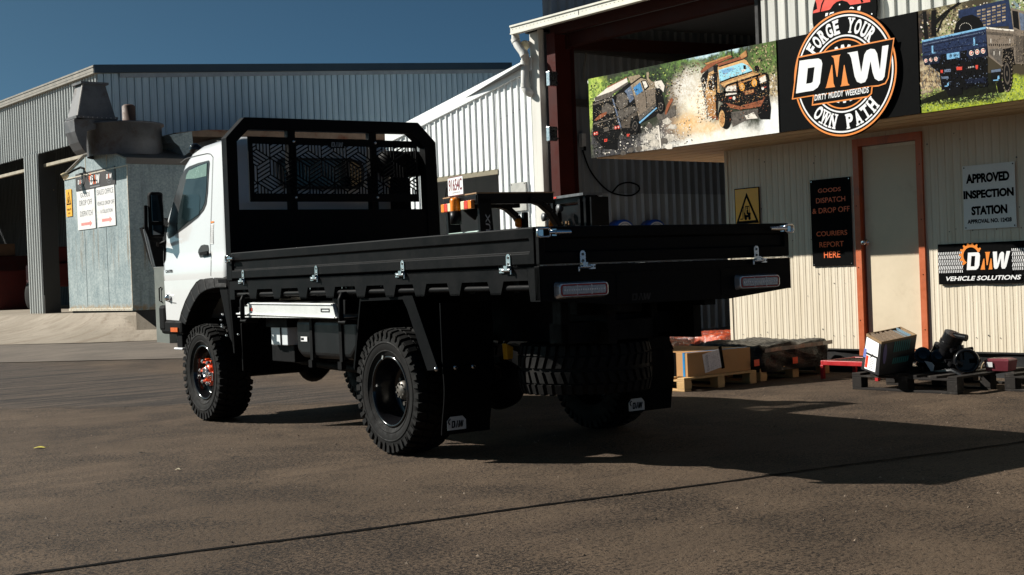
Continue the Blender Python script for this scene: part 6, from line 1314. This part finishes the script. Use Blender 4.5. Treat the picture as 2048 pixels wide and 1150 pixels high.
k = MB(); k.tube([(-.44,-.03,ZG),(-.36,-.05,ZG+.10),(-.22,-.06,ZG+.20)], .007, 6); part(k, 'aerial', FB, fk)
k = MB(); k.prism([(-.52,-.75,.25),(-.52,-.62,.2),(-.52,.5,.2),(-.52,.5,.95),(-.52,.0,1.02),(-.52,-.70,1.0)], (1.04,0,0)); part(k, 'counterweight', M('forklift body paint', lin(70,78,76), .45), fk, .06, 4)
k = MB(); k.prism([(-.42,-.05,1.0),(-.42,.55,1.0),(-.42,.55,1.70),(-.42,.30,1.78),(-.42,-.05,1.78)], (.84,0,0)); part(k, 'engine_cover', FG, fk, .03)
k = MB(); k.box(-.40,.40,.5,1.25,.35,.95); k.box(-.45,.45,1.05,1.25,.6,1.28); part(k, 'body', FB, fk, .03)
k = MB(); k.box(-.24,.24,.55,.98,1.0,1.14); k.box(-.24,.24,.42,.56,1.1,1.72); part(k, 'seat', FB, fk, .05, 3)
k = MB(); k.tube([(0,1.15,1.25),(0,.98,1.45)], .025, 8); k.lathe([(.15,-.015),(.165,0),(.15,.015),(.135,0)], (0,.96,1.47), (0,-.5,.8), 24, 0, True, True); part(k, 'steering_wheel', FB, fk)
PT = PL((.465,0,0), (0,1,0)); k = MB(); GL = M('pale decal', lin(170,172,174), .4)
v, f, asp = text_geo('25UX', .01, .1)
k.add([(.463,.10-.055*p[1],1.62+.34*p[0]) for p in v], f); part(k, 'model_lettering', GL, fk)
for y, x in ((.70,.02),(1.22,-.12)):
    k = MB(); k.bar((x-.1,y,1.50),(x,y,1.74),.03,.03); k.box(x-.0,x+.07,y+.02,y+.08,1.78,1.99); o = part(k, 'work_lamp', FB, fk, .008)
    k = MB(); k.lathe([(0,.03),(.04,.028),(.055,0),(.055,-.04)], (x+.0,y-.03,1.87), (-.6,-.8,0), 16); part(k, 'indicator', AMB, o)
k = MB(); k.tube([(-.30,.65,1.45),(-.30,.65,1.66)], .05, 14); part(k, 'filter_can', M('cream filter can', lin(206,196,178), .5), fk)
k = MB(); k.tube([(-.34,.63,1.66),(-.34,.65,1.78),(-.28,.66,1.79),(-.26,.65,1.66)], .016, 8); k.tube([(-.30,.61,1.67),(-.30,.69,1.72)], .04, 10); part(k, 'hose', FB, fk)
k = MB()
for s in (-1, 1):
    for x in (.30, .43): k.box(min(s*x, s*(x+.055)), max(s*x, s*(x+.055)), 1.70, 1.88, .08, ZG-.04)
    k.tube([(s*.16,1.82,.3),(s*.16,1.82,ZG-.25)], .035, 10)
k.box(-.49,.49,1.72,1.86,ZG-.10,ZG-.02); k.box(-.49,.49,1.74,1.84,1.2,1.3); k.box(-.25,.25,1.76,1.80,.9,ZG-.12); k.box(-.52,.52,1.9,1.96,.1,.95)
part(k, 'mast', FB, fk, .006).location.y = -.38
k = MB(); k.box(-.50,.50,1.66,1.92,ZG-.035,ZG-.005); k.box(-.19,-.13,1.655,1.66,ZG-.03,ZG-.01,1); part(k, 'mast_top', [M('worn grey steel', lin(96,98,100), .45, .4, .3, 12), SRED], fk).location.y = -.38
k = MB()
for x in (-.10, .06):
    for i in range(34): z = 1.0+i*.026; k.box(x-.012+.004*(i%2), x+.012-.004*(i%2), 1.705, 1.725, z, z+.022)
k.box(.0,.035,1.69,1.71,1.1,1.88); part(k, 'lift_chain', M('greasy tan chain', lin(128,104,76), .45, .5, .3, 20), fk).location.y = -.38
for x, z in ((-.36,1.95),(-.30,1.74),(.02,2.03)):
    k = MB(); k.lathe([(0,.0),(.03,.01),(.05,.05),(.052,.07),(0,.075)], (x,1.66,z), (0,-1,0), 14); part(k, 'spot_lamp', M('worn grey steel', lin(96,98,100), .45), fk).location.y = -.38
k = MB(); k.box(.55,.58,1.72,1.95,.9,ZG-.06); v, f, asp = text_geo('e', .03); k.add([(.585,1.76+.13*p[0],1.66+.14*p[1]) for p in v], f, 1); k.box(.581,.585,1.75,1.89,1.55,1.62,1)
v = k.v; part(k, 'side_plate', [FB, M('beige lettering', lin(176,164,136), .5)], fk).location.y = -.38
for s in (-1, 1):
    for y, r in ((.0,.27),(1.2,.32)):
        k = MB(); k.lathe([(.0,.0),(r*.55,.0),(r*.6,.03),(r*.9,.0),(r,.04),(r,.18),(r*.9,.22),(0,.22)], (s*.36,y,r), (s,0,0), 28); part(k, 'wheel', RUBBER, fk)
    k = MB(); k.box(s*.25-.06, s*.25+.06, 1.96, 3.0, .06, .10); part(k, 'fork', FB, fk).location.y = -.38

# ------------------------------------------------------------------ pallets and goods
PINE = M('pale pine board', lin(196,158,104), .65, 0, .18, 8, .15, 60); CARD = M('brown carton board', lin(178,134,84), .7, 0, .06, 3, .05, 90, dirt=lin(120,84,50), dirtamt=.3, dscale=5)
DKPL = M('weathered dark pallet timber', lin(38,35,33), .75, 0, .35, 7, .3, 60, .15, dirt=lin(92,86,80), dirtamt=.5, dscale=9)
def pallet(name, x0, x1, y0, y1, mat, label, cat='pallet', h=.14, group=None):
    group = group or {'wooden_pallet': 'pine pallets by the office', 'dark_pallet': 'dark pallets at the right'}[name]
    o = empty(name, ((x0+x1)/2, (y0+y1)/2, 0), label, cat, 0, group); c = Vector(((x0+x1)/2, (y0+y1)/2, 0)); hx, hy = (x1-x0)/2, (y1-y0)/2
    n = 6
    for i in range(n):
        yy = -hy+(2*hy-.10)*i/(n-1); k = MB(); k.box(-hx, hx, yy, yy+.10, h-.022, h); part(k, 'deck_board', mat, o, .003)
    for i in range(3):
        for j in range(3):
            k = MB(); a = -hx+(2*hx-.11)*i/2; b = -hy+(2*hy-.11)*j/2; k.box(a, a+.11, b, b+.11, .022, h-.04); part(k, 'block', mat, o, .004)
    for i in range(3):
        a = -hx+(2*hx-.10)*i/2; k = MB(); k.box(a, a+.10, -hy, hy, h-.040, h-.0225); part(k, 'stringer_board', mat, o, .003)
        k = MB(); k.box(a, a+.10, -hy, hy, 0, .0215); part(k, 'base_board', mat, o, .003)
    return o
pallet('wooden_pallet', 3.50, 4.62, 1.50, 2.60, PINE, 'pale pine pallet under the brown carton')
c = onZ(1398, 752, .14); cx0, cy0 = 3.62, 1.56; ct = .14+.245
o = empty('carton', (4.1, 2.0, .142), 'low brown carton with white labels and blue strap on a pine pallet', 'carton')
k = MB(); k.box(cx0-4.1, .50, cy0-2.0, .62, 0, .245); k.box(cx0-4.1+.002, .498, .08, .085, .2445, .247, 1); part(k, 'box', [CARD, M('carton tape', lin(160,120,74), .4)], o, .006)
k = MB(); k.box(cx0-4.1-.003, cx0-4.1+.02, -.405,-.375, .0,.248); k.box(cx0-4.1-.003,.50,-.405,-.375,.245,.249); part(k, 'strap', M('blue strap', lin(40,130,190), .4), o)
DOCM = M('printed document', lin(216,216,218), .3, 0, .08, 30)
def doc(P, w, h, name='label'):
    k = MB(); P.board(k, 0, 0, w, h, .003, 0); P.board(k, w*.86, -.02, w*1.02, h+.02, .0035, 1)
    for i in range(14): P.shape(k, [(w*.10,h*(.08+.06*i)),(w*.24,h*(.08+.06*i)),(w*.24,h*(.08+.06*i)+h*random.uniform(.012,.04)),(w*.10,h*(.08+.06*i)+h*.012)], .004, 2)
    for i in range(5):
        for j in range(9):
            if random.random() < .7: P.shape(k, [(w*(.32+.10*i),h*(.1+.09*j)),(w*(.32+.10*i+random.uniform(.03,.08)),h*(.1+.09*j)),(w*(.32+.10*i+.05),h*(.12+.09*j)),(w*(.32+.10*i),h*(.115+.09*j))], .004, 3)
    return part(k, name, [DOCM, INK, M('barcode grey', lin(96,96,104), .5), M('document print', lin(150,152,160), .5)], o)
doc(PL((cx0-4.1-.001, .02, .02), (0,-1,0)), .29, .21); doc(PL((-.22, cy0-2.0-.001, .02), (.98,0,.17), (-.17,0,.98)), .30, .20)
# irregular plastic-wrapped loads
def wrapped(name, x0, x1, y0, y1, z0, z1, mat, label, cat, amp=.03, seed=1, lab=None, nx=26, ny=18, nz=9):
    r = random.Random(seed); o = empty(name, ((x0+x1)/2, (y0+y1)/2, z0), label, cat, 0, 'wrapped loads on pallets'); k = MB(); hx, hy, hz = (x1-x0)/2, (y1-y0)/2, z1-z0
    def wob(x, y, z): return amp*(sin(x*9+seed)*cos(y*7+z*11)+.6*sin(x*21+y*17+seed*2)+.5*sin(z*33+x*13)+.35*sin(x*47+z*41+y*31))
    grid = {}; v = []; f = []
    def vert(i, j, l):
        if (i, j, l) not in grid:
            a, b, c = i/nx*2-1, j/ny*2-1, l/nz; s = 1-.05*max(0, c-.6); x, y, z = a*hx*s, b*hy*s, c*hz
            rr = 1-.07*(abs(a)**8*abs(b)**8)-.02*(c > .99)*max(abs(a), abs(b))**6; w = wob(x, y, z)*(.3 if c < .05 else 1)
            d = Vector((a if abs(a) == 1 else 0, b if abs(b) == 1 else 0, 1.2 if c == 1 else 0))
            if d.length: d.normalize()
            grid[(i, j, l)] = len(v); v.append((x*rr+d.x*w, y*rr+d.y*w, max(.0, z+d.z*w)))
        return grid[(i, j, l)]
    for i in range(nx):
        for j in range(ny): f.append((vert(i,j,nz), vert(i+1,j,nz), vert(i+1,j+1,nz), vert(i,j+1,nz)))
    for l in range(nz):
        for i in range(nx): f.append((vert(i,0,l), vert(i+1,0,l), vert(i+1,0,l+1), vert(i,0,l+1))); f.append((vert(i,ny,l), vert(i+1,ny,l), vert(i+1,ny,l+1), vert(i,ny,l+1)))
        for j in range(ny): f.append((vert(0,j,l), vert(0,j+1,l), vert(0,j+1,l+1), vert(0,j,l+1))); f.append((vert(nx,j,l), vert(nx,j+1,l), vert(nx,j+1,l+1), vert(nx,j,l+1)))
    k.add(v, f, 0, True); part(k, 'wrap', mat, o); return o
def wrap_mat(name, a, b, c, sc, sp=.6, r0=.08):
    k = NT(name); v = k.mapped(); n1 = k.noise(k.mapped((1, 1, 2.5)), sc, 6, .75, 1.2); n2 = k.noise(v, sc*3, 5, .7, .8)
    col = k.mix(k.ramp(n1, .40, .60), a, b); col = k.mix(k.ramp(n2, .56, .66), col, c); k.color(col); k.set(k.ramp(n2, .3, .7, r0, r0+.2), 0, sp, sp*.6); k.bump(k.noise(k.mapped((1, 1, 4)), sc*1.6, 5, .7, 1.5), .8, .03); return k.mat
pallet('wooden_pallet', 4.78, 5.98, 1.58, 2.68, PINE, 'pine pallet under the black wrapped load')
bw_ = wrapped('wrapped_load', 4.74, 6.02, 1.55, 2.70, .10, .39, wrap_mat('black stretch wrap', (.0025,.0025,.0025), (.005,.0048,.0045), lin(44,41,37), 5, .25, .3), 'load in glossy black stretch wrap against the cream office wall', 'wrapped load', .016, 3)
k = MB()
for (u, v_) in ((1515, 726), (1592, 721)): p = onY(u, v_, 1.50); P = PL((p.x-5.38-.04, 1.515-2.125, p.z-.10-.035), (1,0,.05)); P.board(k, 0, 0, .085, .07, .004)
part(k, 'orange_label', M('orange sticker', lin(226,78,40), .4, 0, .2, 40), bw_)
k = MB(); v = []; P = lambda x, z: (x-5.38, 1.50-2.125-.004+.012*sin(x*14), z-.10)
for i in range(13): x = 4.76+i*.1; v += [P(x, .318+.004*i/2), P(x, .362+.004*i/2)]
k.add(v, [(2*i, 2*i+2, 2*i+3, 2*i+1) for i in range(12)]); part(k, 'clear_tape', M('dusty clear tape', lin(110,108,100), .2, 0, .5, 14), bw_)
ow = wrap_mat('orange parts under clear wrap', lin(196,84,44), lin(136,60,52), lin(232,224,218), 5)  # pale third colour paints white highlights onto the plastic
wrapped('wrapped_load', 7.0, 8.25, 4.1, 5.3, .12, .33, ow, 'orange parts in clear plastic wrap on a pallet near the office corner', 'wrapped load', .02, 5)
pallet('wooden_pallet', 7.05, 8.2, 4.15, 5.25, PINE, 'pallet under the orange wrapped parts')
wrapped('wrapped_load', 5.85, 6.95, 4.5, 5.5, .12, .31, wrap_mat('mixed parts under clear wrap', lin(150,84,62), lin(92,88,92), lin(214,204,206), 5), 'lower wrapped load of pinkish parts behind the brown carton', 'wrapped load', .035, 8)  # here too the pale third colour is painted highlight
pallet('wooden_pallet', 5.9, 6.9, 4.55, 5.45, PINE, 'pallet under the pinkish wrapped parts')
# red step stool
REDP = M('red step paint', lin(176,34,38), .45, 0, .15, 6); o = empty('step_stool', (5.64, .83, 0), 'low red steel step with dark mesh top by the door', 'step')
k = MB(); k.box(-.30,.30,.34,.37,.15,.20); k.box(-.30,.30,-.37,-.34,.15,.20); k.box(-.30,-.27,-.34,.34,.15,.20); k.box(.27,.30,-.34,.34,.15,.20); part(k, 'frame', REDP, o, .004)
k = MB()
for i in range(11): k.box(-.27,.27,-.33+.06*i,-.305+.06*i,.185,.196)
for i in range(9): k.box(-.26+.06*i,-.25+.06*i,-.34,.34,.180,.186)
part(k, 'mesh_top', M('dark mesh top', lin(66,56,48), .7, 0, .3, 20), o)
for sx in (-1, 1):
    for sy in (-1, 1): k = MB(); k.box(sx*.285-.02, sx*.285+.02, sy*.355-.02, sy*.355+.02, 0, .15); part(k, 'leg', REDP, o, .003)
# dark pallets on the right
pallet('dark_pallet', 4.50, 5.72, -1.02, .16, DKPL, 'weathered dark pallet carrying the black castings', 'pallet', .165)
pallet('dark_pallet', 5.0, 6.05, -2.4, -1.2, DKPL, 'second dark pallet at the right edge of the photo', 'pallet', .165)
# open carton leaning on the pallet
ZB = .168; n0 = onZ(1757, 751, ZB); l0 = onZ(1722, 738, ZB+.02); r0 = onZ(1824, 740, ZB+.01)
nt = onX(1763, 684, n0.x+.02); lt = onX(1733, 667, l0.x+.03); rt_ = onX(1834, 669, r0.x+.03); f0 = l0+r0-n0; ft = lt+rt_-nt; f0.z = ZB+.03
BOXB = M('black printed carton', (.012,.012,.014), .45, 0, .3, 8); o = empty('open_carton', n0, 'open black printed carton of thin parts tilted on the dark pallet', 'carton')
R0 = lambda p: Vector(p)-n0
k = MB(); Q = [R0(p) for p in (n0, r0, f0, l0)]; T = [R0(p) for p in (nt, rt_, ft, lt)]
k.hexa(Q, [q+(t-q)*.93 for q, t in zip(Q, T)])
for i in range(4):
    a, b = T[i], T[(i+1) % 4]; cc = (T[0]+T[2])/2; ai, bi = a+(cc-a)*.06, b+(cc-b)*.06; a2, b2 = Q[i]+(T[i]-Q[i])*.92, Q[(i+1) % 4]+(T[(i+1) % 4]-Q[(i+1) % 4])*.92
    k.hexa([a, b, bi, ai], [a2, b2, b2+(bi-b), a2+(ai-a)], 1)
part(k, 'box', [BOXB, M('carton edge', lin(120,96,66), .7)], o)
k = MB(); cc = (T[0]+T[2])/2
for i in range(16):
    t0, t1 = .05+.055*i, .05+.055*i+.034; L = lambda a, b, t: a+(b-a)*t
    q = [L(T[3],T[2],t0), L(T[3],T[2],t1), L(T[0],T[1],t1), L(T[0],T[1],t0)]; q = [p+(cc-p)*.10 for p in q]; hgt = random.uniform(-.02,.004); k.hexa([p+Vector((0,0,hgt-.03)) for p in q], [p+Vector((0,0,hgt)) for p in q], 0 if i < 9 else random.choice((0,1)))
part(k, 'packed_parts', [M('brown packed sleeve', lin(108,92,76), .5, 0, .2, 20), M('blue grey sleeve', lin(96,120,134), .4, 0, .15, 20)], o)
k = MB(); lp = lambda s, t, off=.004: (Q[3]+(Q[0]-Q[3])*s)*(1-t)+(T[3]+(T[0]-T[3])*s)*t+(Q[0]-Q[3]).cross(T[3]-Q[3]).normalized()*off
def quad(s0, t0, s1, t1, mi, off=.004): k.poly([lp(s0,t0,off), lp(s1,t0,off), lp(s1,t1,off), lp(s0,t1,off)], mi)
quad(.08,.52,.88,.92,0); quad(.20,.06,.82,.46,0); quad(.22,.10,.36,.44,1,.006); quad(.04,.36,.20,.60,2,.006)
for i in range(6): quad(.44,.12+.05*i,.44+random.uniform(.15,.32),.14+.05*i,3,.006)
part(k, 'label', [SWHITE, SRED, M('blue oval print', lin(96,110,170), .4), SFADE], o)
rp_ = lambda s, t, off=.004: (Q[0]+(Q[1]-Q[0])*s)*(1-t)+(T[0]+(T[1]-T[0])*s)*t+(Q[1]-Q[0]).cross(T[0]-Q[0]).normalized()*off
for t0, t1 in ((.62,.92),(.28,.45)):
    k = MB(); v = []; f = []
    for i in range(8):
        s = .36+.06*i; v += [rp_(s,t0),rp_(s+.03,t0),rp_(s+.045,t1),rp_(s+.015,t1)]; f.append((4*i,4*i+1,4*i+2,4*i+3))
    k.add(v, f); part(k, 'spring_print', M('dark teal print', lin(40,122,120), .4), o)
k = MB(); k.poly([rp_(.06+.05*cos(t)+.06, .62+.30*sin(t)) for t in [2*pi*i/16 for i in range(16)]], 0)
part(k, 'oval_print', M('dim violet print', lin(104,96,140), .4), o)
# black castings
CAST = M('black enamel casting', (.009,.009,.010), .22, .1, .3, 9, .1, 60); XC = 5.05
def at(u, v, X=XC): return onX(u, v, X)
def casting(name, label, build, cat='casting'):
    k = MB(); build(k); return tag(k.build(name, CAST, None, .004), label, cat)
def b1(k):
    a, b = at(1880,735), at(1909,668); d = (b-a).normalized(); k.tube([a, a.lerp(b,.55), a.lerp(b,.56), b], [.075,.08,.10,.10], 24); k.tube([a+Vector((.0,.12,-.02)), a.lerp(b,.75)+Vector((.0,.12,-.02))], .055, 16); k.tube([b-d*.02, at(1933,676)], .035, 12); k.tube([at(1919,690), at(1921,720)], .04, 10); k.tube([b-d*.12, b-d*.09], .108, 24)
    k.box(a.x-.1, a.x+.16, a.y-.16, a.y+.1, .168, .26)
casting('pump_body', 'tall black glossy cylinder casting leaning up against the office wall', b1)
def b2(k):
    c = at(1932, 722); k.lathe([(.10,-.06),(.118,-.05),(.122,.05),(.112,.07),(.095,.07),(.09,-.04)], c, (-.75,-.62,.05), 32, 0, True, True); k.lathe([(.0,-.02),(.094,-.02)], c, (-.75,-.62,.05), 32)
    for i in range(6): a = 2*pi*i/6; k.tube([c+Vector((-.05,.06,0))+Vector((.62,-.75,0))*(.122*cos(a))*-1+Vector((0,0,.122*sin(a))), c+Vector((.03,.02,0))+Vector((.62,-.75,0))*(.132*cos(a))*-1+Vector((0,0,.132*sin(a)))], .022, 8)
casting('ring_housing', 'black ring shaped housing at the right end of the castings', b2)
def b3(k):
    for u, v_, r in ((1845,711,.085),(1876,713,.072)):
        c = at(u, v_, XC-.05); k.lathe([(0,-.03),(r*.9,-.03),(r,0),(r*.95,.03),(r*.6,.02),(r*.55,.06),(0,.06)], c, (-.7,-.6,.25), 28)
    rr = random.Random(6)
    for i in range(12):
        p = at(rr.uniform(1832,1925), rr.uniform(716,746), XC+rr.uniform(-.15,.2)); q = p+Vector((rr.uniform(-.1,.1), rr.uniform(-.12,.12), rr.uniform(.0,.09))); k.tube([p, p.lerp(q,.5)+Vector((0,.02,.02)), q], [rr.uniform(.015,.035), .02, rr.uniform(.012,.03)], 8); k.bar(q, q+Vector((rr.uniform(-.05,.05), rr.uniform(-.06,.06), .03)), .05, .025)
    k.tube([at(1836,742,XC), at(1846,720,XC), at(1850,700,XC)], .05, 12); k.tube([at(1870,744,XC), at(1890,728,XC)], .045, 12)
casting('hub_castings', 'pair of round black flanged castings in the middle of the pallet', b3)
def b4(k):
    a = at(1800, 738, XC-.15); k.prism([a+Vector(p) for p in ((0,.2,-.07),(0,-.1,-.07),(0,-.22,.02),(0,.12,.05))], (.22,0,0)); k.box(a.x-.05,a.x+.25,a.y-.3,a.y-.1,.17,.22); k.tube([at(1850,748,XC-.2), at(1905,742,XC-.2), at(1925,752,XC-.2)], .03, 8); k.tube([at(1895,748,XC-.1), at(1905,725,XC-.1)], .04, 10)
casting('bracket_castings', 'flat black bracket castings lying in front of the open carton', b4)
k = MB(); P = [at(u, v_, XC-.22) for u, v_ in ((1849,722),(1863,725),(1868,731),(1866,742),(1863,744))]; k.prism(P, (.006,0,0)); tag(k.build('paper_tag', M('pale tag', lin(200,200,202), .5)), 'pale grey paper tag hanging on the black castings', 'tag')
o = empty('maroon_case', onZ(2002, 741, .17), 'small maroon box with a white label on the right hand pallet', 'box'); o.rotation_euler = (0,0,.15); o.scale = (.72,.72,.8)
k = MB(); k.hexa([(-.13,-.15,0),(.13,-.15,0),(.13,.15,0),(-.13,.15,0)], [(-.15,-.17,.13),(.15,-.17,.13),(.15,.17,.13),(-.15,.17,.13)]); k.hexa([(-.15,-.17,.13),(.15,-.17,.13),(.15,.17,.13),(-.15,.17,.13)], [(-.10,-.13,.15),(.10,-.13,.15),(.10,.13,.15),(-.10,.13,.15)]); part(k, 'box', M('maroon plastic', lin(104,40,50), .45, 0, .12, 6), o, .006)
k = MB(); k.prism([(-.148,.13,.05),(-.148,.05,.05),(-.154,.05,.11),(-.154,.13,.11)], (-.003,0,0)); part(k, 'label', SWHITE, o)
cable('cable', [at(1962,742,5.5), at(1966,728,5.5), at(1974,722,5.5), at(1980,720,5.5)], .008, M('tan cord', lin(150,130,100), .6), 'short tan cord beside the small maroon box')

# ------------------------------------------------------------------ big gear sign on the upper wall behind the round logo
XG = 9.26; G0 = PL((XG,0,0), (0,-1,0)); gp = lambda u, v: G0.loc(onX(u, v, XG))
c = gp(1690, 25); rad = (gp(1753,25)[0]-gp(1624,25)[0])/2; k = MB(); k.lathe([(0,0),(rad,0),(rad,.03),(0,.03)], G0.P(c[0], c[1], 0), G0.n, 64, 0, False)
z2 = lambda x, y: gp(1580+x/7.667, y/7.667)
G0.shape(k, [z2(*p) for p in ((372,208),(382,170),(440,140),(430,60),(412,10),(420,-60),(520,-160),(800,-260),(1080,-200),(1250,-60),(1252,32),(945,80),(900,30),(820,8),(740,30),(690,70),(640,140),(620,155))], .034, 1)
G0.shape(k, [z2(*p) for p in ((478,192),(492,186),(520,80),(560,-20),(545,-20),(505,60))], .036, 0); G0.shape(k, [z2(*p) for p in ((1100,0),(1110,-30),(1150,30),(1120,50))], .036, 0)
for p in (((562,255),(570,205),(610,200),(598,245)), ((620,235),(640,198),(700,182),(690,205),(650,215)), ((1060,110),(1110,90),(1098,170),(1056,172)), ((930,140),(950,112),(985,108),(1010,130),(990,140),(960,130))): G0.shape(k, [z2(*q) for q in p], .036, 2)
for (x, y) in ((785,72),(1278,218),(352,372)): q = z2(x, y); G0.disc(k, q[0], q[1], .012, .037, 2, 8)
tag(k.build('gear_sign', [INK, SRED, SWHITE]), 'round black sign with a red gear on the ribbed wall above the round logo', 'sign')
